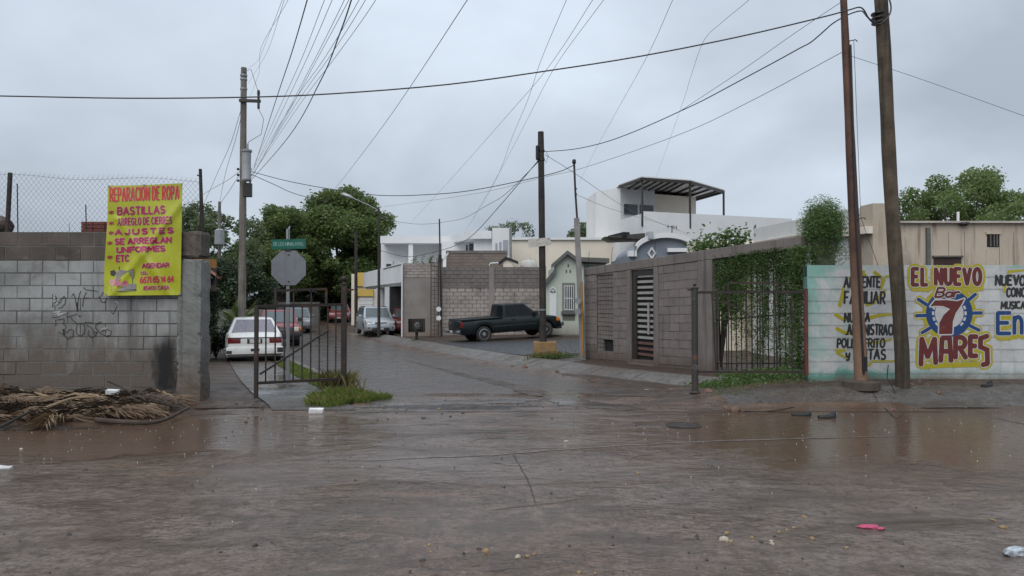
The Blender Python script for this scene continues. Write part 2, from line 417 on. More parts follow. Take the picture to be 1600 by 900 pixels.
def ellipse(b, x, y, cx, cy, rx, ry, nz, amp):
    dx_ = b.math('MULTIPLY', b.math('SUBTRACT', x, cx), 1 / rx); dy_ = b.math('MULTIPLY', b.math('SUBTRACT', y, cy), 1 / ry)
    d = b.math('SQRT', b.math('ADD', b.math('MULTIPLY', dx_, dx_), b.math('MULTIPLY', dy_, dy_)))
    d = b.math('ADD', d, b.math('MULTIPLY', b.math('SUBTRACT', nz, .5), amp))
    return b.rng(d, 1.06, .84)
def roadmat(name, c_grey, c_brown, c_dark, puddles, wet=(.16, .42), silt=.5, grain=1.0, edge=None, drops=True, flow=True, alt=None, bstr=(.8, .012)):
    b = NB(name); p = b.pos(); x, y, z = b.sepz(p)
    big = b.noise(p, .33, 5, .55, .4); mid = b.noise(b.scl(p, (1, 1.7, 1)), 1.25, 6, .62, .5); fine = b.noise(p, 42, 5, .7)
    agg = b.n('ShaderNodeTexVoronoi'); agg.inputs['Scale'].default_value = 75; b.l(p, agg.inputs['Vector'])
    col = b.mix(b.rng(big, silt - .10, silt + .09), c_grey, c_brown)
    col = b.mix(b.rng(mid, .48, .70, 0, .75), col, c_dark)
    col = b.mix(b.rng(fine, .35, .72, 0, .45), col, tuple(q * .4 for q in c_dark))
    col = b.mix(b.rng(fine, .66, .78, 0, .35), col, tuple(min(1, q * 2.2) for q in c_grey))
    mot = b.noise(p, 8, 8, .78)
    if alt:
        am_ = alt[3](b, x, y, mid); col2 = b.mix(b.rng(big, silt - .16, silt + .16), alt[0], alt[1]); col2 = b.mix(b.rng(mid, .45, .68, 0, .8), col2, alt[2])
        col2 = b.mix(b.rng(fine, .35, .7, 0, .5), col2, tuple(q * .35 for q in alt[2])); col2 = b.mix(b.rng(fine, .64, .76, 0, .4), col2, tuple(min(1, q * 2.4) for q in alt[0])); col = b.mix(am_, col, col2)
    col = b.mix(b.rng(mot, .47, .60, 0, .78), col, tuple(q * .8 for q in c_dark)); col = b.mix(b.rng(mot, .40, .30, 0, .55), col, tuple(min(1, q * 1.5) for q in c_grey))
    spk = b.noise(p, 26, 3, .6); col = b.mix(b.rng(spk, .56, .66, 0, .6), col, tuple(q * .5 for q in c_dark)); col = b.mix(b.rng(spk, .38, .30, 0, .5), col, tuple(min(1, q * 1.6) for q in c_grey))
    if edge: col = b.mix(edge(b, x, y, mid), col, c_brown)
    pm = None
    for (cx, cy, rx, ry, *wt_) in puddles:
        e_ = ellipse(b, x, y, cx, cy, rx, ry, mid, 1.1)
        if wt_: e_ = b.math('MULTIPLY', e_, wt_[0])
        pm = e_ if pm is None else b.math('MAXIMUM', pm, e_)
    rough = b.math('ADD', b.rng(mid, .32, .66, wet[0], wet[1]), b.rng(mot, .35, .65, -.07, .12))
    if alt: rough = b.math('ADD', rough, b.math('MULTIPLY', am_, .12))
    # relief: aggregate and flowing film
    hf = b.math('ADD', b.math('MULTIPLY', fine, .34 * grain), b.math('MULTIPLY', agg.outputs['Distance'], .18 * grain))
    if flow:
        fl_ = b.math('SUBTRACT', 1.0, b.math('MULTIPLY', am_, .8)) if alt else None
        wv = b.noise(b.scl(p, (8, 13, 1)), 1.0, 2, .5, 1.0)
        wv2 = b.noise(b.scl(p, (3.4, 5, 1)), 1.0, 2, .5, .8)
        wv3 = b.noise(b.scl(p, (17, 22, 1)), 1.0, 2, .5, .6)
        wamp = b.rng(b.noise(b.scl(p, (.55, 1.1, 1)), 1.0, 3, .55, .4), .38, .64, .12, 1.5)
        wsum = b.math('ADD', b.math('MULTIPLY', wv3, .55), b.math('ADD', b.math('MULTIPLY', wv, 1.3), b.math('MULTIPLY', wv2, 1.8)))
        wsum = b.math('MULTIPLY', wsum, wamp); hf = b.math('ADD', hf, b.math('MULTIPLY', wsum, fl_) if alt else wsum)
        sk = b.noise(b.scl(p, (1.1, 2.4, 1)), 1.0, 5, .65, .6); col = b.mix(b.rng(sk, .48, .60, 0, .7), col, c_dark); rough = b.math('ADD', rough, b.rng(sk, .3, .6, .10, -.05))
    if pm is not None:
        col = b.mix(b.math('MULTIPLY', pm, .8), col, tuple(q * .62 for q in c_brown))
        rough = b.math('MULTIPLY', rough, b.rng(pm, 0, 1, 1, .18))
        vor = b.n('ShaderNodeTexVoronoi'); vor.inputs['Scale'].default_value = 7.5; b.l(p, vor.inputs['Vector'])
        ring = b.math('SINE', b.math('MULTIPLY', vor.outputs['Distance'], 48)); ring = b.math('MULTIPLY', ring, b.rng(vor.outputs['Distance'], .05, .42, 1, 0))
        rip = b.math('ADD', b.math('MULTIPLY', b.noise(b.scl(p, (3, 8, 1)), 1.6, 2, .5), .38), b.math('MULTIPLY', ring, .045 if drops else 0))
        inv = b.math('SUBTRACT', 1.0, pm)
        h = b.math('ADD', b.math('MULTIPLY', hf, inv), b.math('MULTIPLY', rip, pm))
    else: h = hf
    nb = b.bump(b.math('ADD', h, b.math('MULTIPLY', mot, .18)), *bstr)
    b.bsdf(col, rough, nb, Specular_IOR_Level=.5, IOR=1.36)
    MATS[name] = b.m; return b.m

soil = roadmat('wet_soil', (.085, .062, .047), (.075, .050, .036), (.040, .029, .022), [], (.35, .7), .5, 2.0, flow=False)
road_m = roadmat('wet_road', (.180, .140, .118), (.145, .091, .062), (.066, .048, .037),
                 [(7.6, 8.75, 7.2, 2.5), (-5.6, 8.6, 4.0, 1.5), (-.4, 6.8, 2.6, .6, .5), (-3.0, 9.6, 1.3, .5), (1.4, 9.0, 1.2, .45, .5), (11, 5.5, 3, .9), (.9, 12.3, 1.3, .5), (-1.0, 12.4, .7, .35)], (.05, .23), .52,
                 edge=lambda b, x, y, n: b.math('MAXIMUM', b.math('MULTIPLY', b.rng(b.math('ADD', b.math('ADD', x, b.math('MULTIPLY', y, .43)), b.math('MULTIPLY', n, 1.8)), 8.5, 10.2, 0, .85), b.rng(y, 10.3, 11.6)), b.math('MULTIPLY', b.math('MULTIPLY', b.rng(b.math('ADD', y, b.math('MULTIPLY', n, 2.4)), 10.5, 11.6, 0, .8), b.rng(b.noise(b.scl(b.pos(), (.8, 2.2, 1)), 1.1, 5, .65), .46, .58)), b.rng(b.math('SUBTRACT', y, b.math('MULTIPLY', n, 2.0)), 12.6, 11.2))),
                 alt=((.080, .071, .068), (.085, .060, .047), (.030, .026, .025), lambda b, x, y, n: b.rng(b.math('ADD', y, b.math('MULTIPLY', b.math('SUBTRACT', n, .5), 5.0)), 10.6, 12.4)), bstr=(1.0, .012))
asph_m = road_m
walk_m = roadmat('wet_pavement', (.125, .116, .107), (.095, .070, .053), (.062, .054, .048), [(-4.3, 12.6, .45, .9), (-5.1, 15, .4, 1.2)], (.12, .34), .50, .8)
kerb_m = roadmat('kerb_concrete', (.17, .158, .146), (.12, .098, .08), (.085, .077, .07), [], (.35, .6), .55, .8, flow=False)
mud_m = roadmat('dark_mud', (.045, .035, .028), (.055, .036, .026), (.020, .017, .014), [], (.18, .5), .5, 2.5, flow=False)
gravel_m = mat('dark_gravel', (.045, .045, .048), (.022, .022, .024), 6, .5, 1.0, 30)

def spread(a, b, near, far, n): return a
xs = np.concatenate([np.array([-400, -200, -110, -70, -45, -32]), np.arange(-26, 26, .4), np.array([27, 32, 45, 70, 110, 200, 400])])
ys = np.concatenate([np.array([-60, -25, -12]), np.arange(-8, 46, .4), np.array([47, 52, 60, 75, 100, 150, 250, 500])])
sheet('ground', xs, ys, soil, -0.012)
def mr(X, Y):
    lim = 10.75 + .12 * np.sin(X * 1.7) + .08 * np.sin(X * 4.3 + 1) - .35 * sm(-3.5, -6, X)
    t = (Y + 9) / 20.0
    return X, -9 + t * (lim + 9)
sheet('main_road', np.concatenate([np.linspace(-80, -16, 14), np.arange(-15, 15, .3), np.linspace(15.5, 80, 14)]), np.linspace(-9, 11, 50), road_m, 0.0, mr)
def ss(X, Y):
    t = X; wob = .10 * np.sin(Y * 1.9) + .06 * np.sin(Y * 5.1)
    flare = 2.6 * (1 - sm(10.2, 13.2, Y))
    bend = 2.2 * sm(45, 75, Y)
    return sedl(Y) - flare * .25 + wob + bend + t * (sed(Y) - sedl(Y) + flare * .75 - 1.5 * wob), Y
sheet('side_street', np.linspace(0, 1, 22), np.concatenate([np.arange(10.35, 30, .3), np.arange(30, 90, 1.5)]), asph_m, .004, ss)
# left pavement beside the wall
def lp(X, Y): return sedl(Y) - .75 - 1.25 * (1 - X) + .25 * (1 - sm(11, 12.5, Y)), Y
sheet('pavement', np.linspace(0, 1, 8), np.arange(10.5, 36, .4), walk_m, .008, lp)
# right corner apron in front of the painted wall
def ap(X, Y):
    lim = 10.70 + .05 * np.sin(X * 2.1)
    return X, lim + (Y) * (11.62 - lim)
sheet('pavement', np.linspace(3.3, 14, 40), np.linspace(0, 1, 10), walk_m, .006, ap)
# lot in front of the parked truck
def lot(X, Y): return sed(Y) + 1.0 + X * (5.6 + .1 * (Y - 26)), Y
sheet('gravel_lot', np.linspace(0, 1, 14), np.arange(23.5, 32.2, .5), gravel_m, .006, lot)
# dark silt bars lying on the road
def blob(name, cx, cy, rx, ry, m, off, ang=0., n=40, seed=0, h=.02):
    q = random.Random(seed); ph = [q.uniform(0, 6) for _ in range(4)]
    v = []; f = []
    rings = 5
    for k in range(rings + 1):
        t = k / rings
        for j in range(n):
            a = 2 * math.pi * j / n
            rr = t * (1 + .18 * math.sin(3 * a + ph[0]) + .12 * math.sin(5 * a + ph[1]) + .07 * math.sin(11 * a + ph[2]))
            x0, y0 = rx * rr * math.cos(a), ry * rr * math.sin(a)
            x = cx + x0 * math.cos(ang) - y0 * math.sin(ang); y = cy + x0 * math.sin(ang) + y0 * math.cos(ang)
            v.append((x, y, gzf(x, y) + off + h * (1 - t * t) + .006 * math.sin(9 * x) * (1 - t)))
    for k in range(rings):
        for j in range(n): f.append((k * n + j, k * n + (j + 1) % n, (k + 1) * n + (j + 1) % n, (k + 1) * n + j))
    o = mesh(name, v, f, m, None, True); tag(o, kind='structure'); return o
blob('silt_bar', -.85, 10.75, 1.25, .22, mud_m, .003, .03, seed=2)
blob('silt_bar', -6.9, 9.0, 1.4, .28, mud_m, .003, .05, seed=3)
blob('silt_bar', 2.4, 12.6, 1.2, .7, soil, .006, -.6, seed=4, h=.05)
blob('silt_bar', 2.3, 15.6, .5, 2.4, soil, .006, .40, seed=5, h=.04)
blob('mud_bank', -6.8, 10.55, 3.0, .55, soil, .002, 0., seed=6, h=.07)
blob('mud_bank', 7.0, 11.66, 3.6, .17, soil, .006, 0., seed=8, h=.05)

# ---- rolled kerb along the right side of the side street: one piece after another
kerb = empty('kerb', (0, 0, 0)); tag(kerb, kind='structure')
yk = 12.5
while yk < 44:
    L = 1.7; y0, y1 = yk, yk + L - .03
    rows = []
    for y in np.linspace(y0, y1, 4):
        e0 = float(sed(y)) + .35 * (1 - float(sm(12.5, 15, y))) * 1.2
        prof = [(-.35, -.03), (-.32, .012), (.0, .03), (.22, .13), (.36, .175), (.52, .18), (.55, -.02)]
        rows.append([(e0 + a * 1.05, y + a * .4, gzf(sed(y) - .4, y) + h) for a, h in prof])
    v = [p for r_ in rows for p in r_]; k = len(rows[0])
    f = [(i * k + j, i * k + j + 1, (i + 1) * k + j + 1, (i + 1) * k + j) for i in range(len(rows) - 1) for j in range(k - 1)]
    f += [tuple(range(k)), tuple(range((len(rows) - 1) * k, len(rows) * k))[::-1]]
    mesh('kerb_stone', v, f, kerb_m, kerb); yk += L
# left kerb of the verge
lk = empty('kerb', (0, 0, 0)); tag(lk, kind='structure')
yk = 13.4
while yk < 36:
    y0, y1 = yk, yk + 1.45
    m_ = MB(); m_.obox((sedl(y0) - .02, y0), (sedl(y1) - .02, y1), .14, gzf(sedl(yk) + .3, yk) - .1, gzf(sedl(yk) + .3, yk) + .12)
    m_.build('kerb_stone', kerb_m, lk, bevel=.02); yk += 1.5

# runoff streams and slab joints on the road
def gribbon(name, px, w0, w1, m, off, seed=0, n=40, rag=.25):
    pts = [onground(*p_) for p_ in px]; q = random.Random(seed)
    arr = np.array([[p_.x, p_.y] for p_ in pts]); tt = np.linspace(0, len(pts) - 1, n); xy = np.column_stack([np.interp(tt, range(len(pts)), arr[:, 0]), np.interp(tt, range(len(pts)), arr[:, 1])])
    for _ in range(3): xy[1:-1] = (xy[:-2] + xy[1:-1] * 2 + xy[2:]) / 4
    v = []; ph = [q.uniform(0, 6) for _ in range(3)]
    for i in range(n):
        d = xy[min(i + 1, n - 1)] - xy[max(i - 1, 0)]; d /= np.linalg.norm(d); nn = np.array([-d[1], d[0]]); t = i / (n - 1); w = (w0 + (w1 - w0) * t) * min(1, 6 * t + .1, 6 * (1 - t) + .1)
        for s_ in (-1, -.3, .3, 1):
            p_ = xy[i] + nn * w * .5 * s_ * (1 + rag * math.sin(i * .9 + ph[0] + s_) + rag * .7 * math.sin(i * 2.3 + ph[1] * s_)); v.append((p_[0], p_[1], gzf(p_[0], p_[1]) + off + (0 if abs(s_) > .9 else .002)))
    o = mesh(name, v, [(4 * i + k, 4 * i + k + 1, 4 * i + k + 5, 4 * i + k + 4) for i in range(n - 1) for k in range(3)], m, None, True); tag(o, kind='structure'); return o
water_m = roadmat('runoff_water', (.095, .078, .066), (.10, .074, .056), (.06, .048, .040), [], (.05, .18), .5, .5, bstr=(.5, .010))
gribbon('runoff', [(628, 561), (690, 577), (740, 590), (790, 600), (830, 612), (880, 626), (950, 637), (1010, 640)], .12, .75, water_m, .008, 1)
gribbon('runoff', [(560, 628), (620, 632), (700, 630), (780, 628), (850, 624)], .3, .55, water_m, .008, 2)
joint_m = roadmat('joint_silt', (.055, .044, .036), (.060, .043, .033), (.030, .024, .020), [], (.3, .6), .5, 1, flow=False)
gribbon('road_joint', [(800, 706), (812, 728), (826, 752), (833, 775), (838, 790)], .011, .006, joint_m, .004, 5, rag=.6)
gribbon('road_joint', [(770, 798), (800, 793), (838, 790), (880, 785), (915, 778)], .008, .005, joint_m, .004, 6, rag=.6)
gribbon('road_joint', [(1350, 592), (1382, 605), (1400, 622), (1412, 632)], .012, .012, joint_m, .010, 8, rag=.3)
gribbon('road_joint', [(1548, 652), (1600, 663), (1650, 676)], .02, .02, joint_m, .004, 9, rag=.3)
lip_m = roadmat('slab_lip', (.19, .165, .148), (.16, .125, .10), (.10, .085, .072), [], (.2, .4), .5, 1, flow=False)
gribbon('slab_lip', [(560, 722), (640, 716), (760, 712), (860, 704), (960, 697), (1100, 690), (1300, 684), (1500, 680)], .035, .045, lip_m, .004, 10, 90, rag=.5)
# manhole cover in the road
mp = onground(1068, 665); mh = MB().lathe([(.23, 0), (.23, .006), (.21, .006), (.21, .003), (.19, .003), (.19, .007), (.02, .007)], 32).build('manhole_cover', mud_m, None, loc=(mp.x, mp.y, mp.z + .001))
tag(mh, 'round dark iron manhole cover flush in the wet road', 'manhole cover')

# ================================================================== BLOCK WALL BUILDER
def unit_block():
    # unit block: x 0..1, y 0 (front) .. 1, z 0..1, front edges chamfered
    c = .02; v = [(c, 0, c * 1.6), (1 - c, 0, c * 1.6), (1 - c, 0, 1 - c * 1.6), (c, 0, 1 - c * 1.6), (0, .15, 0), (1, .15, 0), (1, .15, 1), (0, .15, 1), (0, 1, 0), (1, 1, 0), (1, 1, 1), (0, 1, 1)]
    f = [(0, 1, 2, 3), (4, 5, 1, 0), (5, 6, 2, 1), (6, 7, 3, 2), (7, 4, 0, 3), (8, 9, 5, 4), (9, 10, 6, 5), (10, 11, 7, 6), (11, 8, 4, 7), (9, 8, 11, 10)]
    return v, f
UB = {}
def block_me(m):
    if m.name not in UB:
        v, f = unit_block(); me = bpy.data.meshes.new('block'); me.from_pydata(v, [], f); me.update(); me.materials.append(m); UB[m.name] = me
    return UB[m.name]
def blockwall(parent, a, b, z0, rows, blen, t, mfun, joint=.012, holes=(), slope=0.0, jit=.004, name='block', single=None, back=None, recess=.02, seed=0, vj=None):
    """rows: list of course heights. a->b runs left to right as seen from the front; front faces the right-hand side of a->b.
    single: if given, all blocks are joined into one 'stuff' part with that name."""
    q = random.Random(seed)
    a = Vector(a); b = Vector(b); L = (b - a).length; d = (b - a) / L; n = Vector((-d.y, d.x)); ang = math.atan2(d.y, d.x)
    z = z0; acc = MB(); uv, uf = unit_block()
    for r_, h in enumerate(rows):
        s = -(blen / 2 if r_ % 2 else 0)
        while s < L - .02:
            s0 = max(0, s); s1 = min(L, s + blen - (joint if vj is None else vj)); s += blen
            if s1 - s0 < .05: continue
            segs = [(s0, s1)]
            for (h0, h1, hz0, hz1) in holes:
                if z + h - .02 > hz0 and z + .02 < hz1:
                    ns = []
                    for (p0, p1) in segs:
                        if p1 <= h0 or p0 >= h1: ns.append((p0, p1)); continue
                        if h0 - p0 > .05: ns.append((p0, h0))
                        if p1 - h1 > .05: ns.append((h1, p1))
                    segs = ns
            for (p0, p1) in segs:
                zz_ = z + slope * (p0 + p1) / 2; out = q.uniform(-jit, jit)
                m = mfun(r_, (p0 + p1) / 2, z)
                if m is None: continue
                o0 = a + d * p0 + n * out
                if single:
                    acc.add([(o0.x + d.x * (p1 - p0) * vx + n.x * t * vy, o0.y + d.y * (p1 - p0) * vx + n.y * t * vy, zz_ + (h - joint) * vz) for vx, vy, vz in uv], uf); sm_ = m
                else:
                    ob = bpy.data.objects.new(name, block_me(m)); link(ob, parent)
                    ob.location = (o0.x, o0.y, zz_); ob.rotation_euler = (q.uniform(-.004, .004), 0, ang); ob.scale = (p1 - p0, t, h - joint)
        z += h
    if single: tag(acc.build(single, sm_, parent), kind='stuff')
    # mortar core, split round the openings
    cuts = sorted(set([0, L] + [c for h in holes for c in h[:2]]))
    core = MB(); top = z
    for i in range(len(cuts) - 1):
        c0, c1 = cuts[i], cuts[i + 1]; mid = (c0 + c1) / 2
        zs = [(z0 - .3, top)]
        for (h0, h1, hz0, hz1) in holes:
            if h0 <= mid <= h1:
                zs = [(z0 - .3, max(z0 - .29, hz0))] + ([(hz1, top)] if hz1 < top else [])
        for (q0, q1) in zs:
            p0 = a + d * c0 + n * recess; p1 = a + d * c1 + n * recess; p2 = p1 + n * (t - 2 * recess); p3 = p0 + n * (t - 2 * recess)
            core.prism([(p0.x, p0.y), (p1.x, p1.y), (p2.x, p2.y), (p3.x, p3.y)], q0, [q1 - .004 + slope * c0, q1 - .004 + slope * c1, q1 - .004 + slope * c1, q1 - .004 + slope * c0])
    core.build('mortar', back or mortar, parent)
    return a, d, n, L

# ================================================================== LEFT WALL with chain-link fence
YL = 11.3
lw_grey = mat('grey_painted_block', (.33, .335, .328), (.22, .222, .216), 1.4, .7, .45, 30, rand=.14, streak=((.07, .07, .067), .6, .53), patch=[((.34, .335, .32), 2.2, .60, .70), ((.12, .092, .07), 1.1, .57, .70), ((.11, .115, .112), .6, .52, .66)], base=((.092, .066, .048), .65, 1.45, 1.6, .97))
lw_brown = mat('bare_brown_block', (.105, .084, .069), (.062, .050, .042), 2.2, .8, .5, 30, rand=.22, streak=((.03, .026, .022), .6, .55), patch=((.17, .14, .115), 2.5, .58, .72))
left_wall = empty('block_wall', (-5.5, YL, 0)); tag(left_wall, 'grey painted concrete block wall with graffiti, brown top courses and yellow banner', 'wall')
def lpart(o): return o
xl0, xl1 = -12.2, ZX(278, YL)
rows = [.2] * 11 + [.225, .225]
z0l = ZZ(362, YL) - sum(rows)
LWP = empty('x'); bpy.data.objects.remove(LWP)
left_wall.location = (0, 0, 0)
blockwall(left_wall, (xl0, YL), (xl1, YL), z0l, rows, .40, .16, lambda r_, s, z: lw_brown if r_ >= 11 else lw_grey, joint=.007, vj=.0028, jit=.0045, recess=.005, back=mat('painted_mortar', (.17, .165, .155), (.05, .045, .04), 1.2, .85, .4, 50), seed=3)
col_m = mat('column_concrete', (.20, .20, .19), (.145, .14, .132), 1.8, .8, .5, 35, streak=((.06, .058, .055), .55, .54), base=((.10, .072, .052), .25, .85, .9, .95), patch=((.27, .26, .24), 1.8, .58, .7))
roughbox('column', xl1 + .002, ZX(315, YL) + .012, YL - .045, YL + .33, -.3, ZZ(404, YL), col_m, left_wall, .007, .05, 3, .03)
roughbox('column_top', xl1 + .004, ZX(315, YL) + .006, YL - .036, YL + .325, ZZ(404, YL) - .005, ZZ(361, YL), lw_brown, left_wall, .010, .05, 4, .04)
MB().box(ZX(250, YL), ZX(271, YL), YL - .012, YL - .0045, .16, .2).build('ledge', lw_brown, left_wall)

# stroke lettering --------------------------------------------------------
def arc(cx, cy, rx, ry, a0, a1, n=9): return [(cx + rx * math.cos(rad(a0 + (a1 - a0) * i / n)), cy + ry * math.sin(rad(a0 + (a1 - a0) * i / n))) for i in range(n + 1)]
GL = {
 'A': (.72, [[(0, 0), (.36, 1), (.72, 0)], [(.13, .34), (.59, .34)]]),
 'B': (.62, [[(0, 0), (0, 1), (.34, 1)] + arc(.34, .76, .24, .24, 90, -90)[1:] + [(0, .52)], [(.34, .52)] + arc(.34, .26, .28, .26, 90, -90)[1:] + [(0, 0)]]),
 'C': (.64, [arc(.36, .5, .36, .5, 48, 312, 14)]),
 'D': (.66, [[(0, 0), (0, 1), (.26, 1)] + arc(.26, .5, .40, .5, 90, -90, 12)[1:] + [(0, 0)]]),
 'E': (.56, [[(.56, 1), (0, 1), (0, 0), (.56, 0)], [(0, .52), (.46, .52)]]),
 'F': (.54, [[(.54, 1), (0, 1), (0, 0)], [(0, .52), (.44, .52)]]),
 'G': (.68, [arc(.36, .5, .36, .5, 48, 330, 14) + [(.68, .45), (.40, .45)]]),
 'H': (.64, [[(0, 0), (0, 1)], [(.64, 0), (.64, 1)], [(0, .5), (.64, .5)]]),
 'I': (.0, [[(0, 0), (0, 1)]]),
 'J': (.5, [[(.5, 1), (.5, .25)] + arc(.25, .25, .25, .25, 0, -170, 8)[1:]]),
 'L': (.5, [[(0, 1), (0, 0), (.5, 0)]]),
 'M': (.84, [[(0, 0), (.06, 1), (.42, .28), (.78, 1), (.84, 0)]]),
 'N': (.66, [[(0, 0), (0, 1), (.66, 0), (.66, 1)]]),
 'O': (.72, [arc(.36, .5, .36, .5, 90, 450, 18)]),
 'P': (.58, [[(0, 0), (0, 1), (.30, 1)] + arc(.30, .73, .28, .27, 90, -90)[1:] + [(0, .46)]]),
 'R': (.62, [[(0, 0), (0, 1), (.30, 1)] + arc(.30, .74, .28, .26, 90, -90)[1:] + [(0, .48)], [(.26, .48), (.62, 0)]]),
 'S': (.58, [arc(.30, .75, .27, .25, 40, 270, 9) + arc(.29, .25, .29, .25, 90, -140, 9)[1:]]),
 'T': (.62, [[(0, 1), (.62, 1)], [(.31, 1), (.31, 0)]]),
 'U': (.66, [[(0, 1), (0, .34)] + arc(.33, .33, .33, .33, 180, 360, 9) + [(.66, 1)]]),
 'V': (.70, [[(0, 1), (.35, 0), (.70, 1)]]),
 'Y': (.66, [[(0, 1), (.33, .5), (.66, 1)], [(.33, .5), (.33, 0)]]),
 'a': (.5, [arc(.25, .27, .25, .27, 60, 400, 12), [(.5, .56), (.5, 0)]]),
 'r': (.36, [[(0, .56), (0, 0)], [(0, .34)] + arc(.2, .36, .2, .2, 160, 40, 6)]),
 'n': (.48, [[(0, .6), (0, 0)], [(0, .36)] + arc(.24, .36, .24, .24, 170, 0, 8) + [(.48, 0)]]),
 't': (.36, [[(.16, .95), (.16, .14), (.36, .02)], [(0, .62), (.36, .62)]]),
 'y': (.5, [[(0, .6), (.1, .2), (.4, .2), (.5, .6)], [(.5, .6), (.42, -.1), (.1, -.12)]]),
 '0': (.6, [arc(.30, .5, .30, .5, 90, 450, 16)]),
 '1': (.2, [[(0, .8), (.2, 1), (.2, 0)]]),
 '3': (.54, [arc(.26, .75, .26, .25, 140, -90, 9) + arc(.26, .25, .28, .25, 90, -140, 9)[1:]]),
 '4': (.6, [[(.44, 0), (.44, 1), (0, .3), (.6, .3)]]),
 '5': (.54, [[(.5, 1), (.05, 1), (.02, .56)] + arc(.25, .3, .28, .3, 120, -140, 10)]),
 '6': (.56, [arc(.28, .28, .28, .28, 90, 450, 14), [(.02, .34), (.12, .7), (.44, 1)]]),
 '7': (.56, [[(0, 1), (.56, 1), (.18, 0)]]),
 '#': (.56, [[(.1, 0), (.22, 1)], [(.36, 0), (.48, 1)], [(0, .34), (.54, .34)], [(.04, .68), (.56, .68)]]),
 '*': (.5, [[(.25, .15), (.25, .85)], [(0, .32), (.5, .68)], [(0, .68), (.5, .32)]]),
 '.': (.06, [[(.03, 0), (.03, .06)]]),
}
def text_strokes(txt, x0, x1, yt, yb, gap=.24, slant=0.0, jit=0.0, q=None):
    """polylines in pixel space for a line of text fitted in the box"""
    H = yb - yt; adv = []; x = 0
    for ch in txt:
        if ch == ' ': x += .42; continue
        w, st = GL[ch]; adv.append((x, ch)); x += w + gap
    tot = x - gap; sx = (x1 - x0) / max(tot, .01); out = []
    for (xa, ch) in adv:
        jx = (q.uniform(-jit, jit), q.uniform(-jit, jit)) if q else (0, 0)
        for st in GL[ch][1]:
            out.append([(x0 + (xa + px + slant * py) * sx + jx[0], yb - py * H + jx[1]) for px, py in st])
    return out
EPS = [0.0]
def ribbons(acc, strokes, w, fn, depth, taper=0.0, cap=True, eps=.00006):
    """flat brush strokes of width w (pixels); fn maps (px,py,depth) to 3D; every stroke a hair above the last"""
    parts_ = []
    for st in strokes:
        cur = [st[0]]
        for i in range(1, len(st)):
            cur.append(st[i])
            if i < len(st) - 1:
                a_ = Vector(st[i]) - Vector(st[i - 1]); c_ = Vector(st[i + 1]) - Vector(st[i])
                if a_.length > 1e-6 and c_.length > 1e-6 and a_.normalized().dot(c_.normalized()) < .35: parts_.append(cur); cur = [st[i]]
        parts_.append(cur)
    for st in parts_:
        EPS[0] = (EPS[0] + eps) % .0005
        dd = depth + EPS[0]; n = len(st); sl_eps = .0003 / n
        closed = n > 3 and abs(st[0][0] - st[-1][0]) + abs(st[0][1] - st[-1][1]) < 1e-6
        pts = [Vector(p) for p in st]; vs = []
        for i, p in enumerate(pts):
            if closed: a_, c_ = pts[i - 1 if i > 0 else n - 2], pts[(i + 1) if i < n - 1 else 1]
            else: a_, c_ = pts[max(i - 1, 0)], pts[min(i + 1, n - 1)]
            d1 = (p - a_); d2 = (c_ - p)
            d1 = d1.normalized() if d1.length > 1e-9 else d2.normalized(); d2 = d2.normalized() if d2.length > 1e-9 else d1
            t = (d1 + d2); t = t.normalized() if t.length > 1e-6 else d1
            nn = Vector((-t.y, t.x)); k = 1 / max(.45, nn.dot(Vector((-d1.y, d1.x))))
            ww = w / 2 * (1 - taper * (i / (n - 1)))
            vs.append((p + nn * ww * k, p - nn * ww * k))
        if not closed and cap:
            t0 = (pts[0] - pts[1]).normalized() * w * .32; t1 = (pts[-1] - pts[-2]).normalized() * w * .32 * (1 - taper)
            vs.insert(0, (vs[0][0].lerp(vs[0][1], .22) + t0, vs[0][1].lerp(vs[0][0], .22) + t0))
            vs.append((vs[-1][0].lerp(vs[-1][1], .22) + t1, vs[-1][1].lerp(vs[-1][0], .22) + t1))
        verts = [fn(v.x, v.y, dd + i * sl_eps) for i, pr in enumerate(vs) for v in pr]
        acc.add(verts, [(2 * i, 2 * i + 1, 2 * i + 3, 2 * i + 2) for i in range(len(vs) - 1)])
    return acc

# graffiti on the left wall (sprayed strokes)
gm = flat('spray_black', (.012, .013, .016), .6); gw = mat('spray_white', (.42, .42, .41), (.26, .26, .26), 18, .8, .2, 60)
fnL = lambda u, v, dp: P(u, v, YL - .0075 - dp)
k_ = lambda pts: [(60 + x / 7.5, 440 + y / 7.5) for x, y in pts]
gs = [[(165, 150), (172, 220), (165, 300)], [(200, 165), (215, 230), (245, 250), (275, 200), (300, 170), (320, 200), (310, 260), (270, 305), (230, 310)], [(385, 175), (412, 138), (430, 200), (455, 345), (462, 240), (480, 150), (495, 110)],
      [(525, 70), (560, 95), (620, 102), (690, 112)], [(560, 120), (530, 190), (515, 290)], [(530, 192), (590, 190)], [(700, 190), (740, 160), (755, 120)], [(710, 180), (740, 240), (775, 245), (805, 190)], [(920, 290), (875, 380), (855, 360)],
      [(165, 420), (240, 415)], [(205, 515), (200, 450), (300, 435)], [(300, 440), (295, 500), (320, 520), (290, 630)], [(330, 415), (385, 400), (455, 378)], [(370, 415), (410, 460), (450, 490), (510, 488)],
      [(235, 590), (290, 620), (345, 672), (370, 660)], [(320, 600), (370, 560), (410, 570), (405, 640), (360, 660)], [(455, 500), (440, 560), (445, 610), (490, 640), (530, 610), (545, 550), (530, 500), (500, 485)],
      [(535, 478), (640, 482)], [(560, 510), (610, 530), (650, 590), (690, 590), (660, 640), (620, 655), (580, 620), (590, 570)], [(740, 472), (680, 490), (665, 540), (720, 600), (790, 640), (845, 625), (855, 580), (800, 560), (740, 590)], [(640, 590), (655, 625)]]
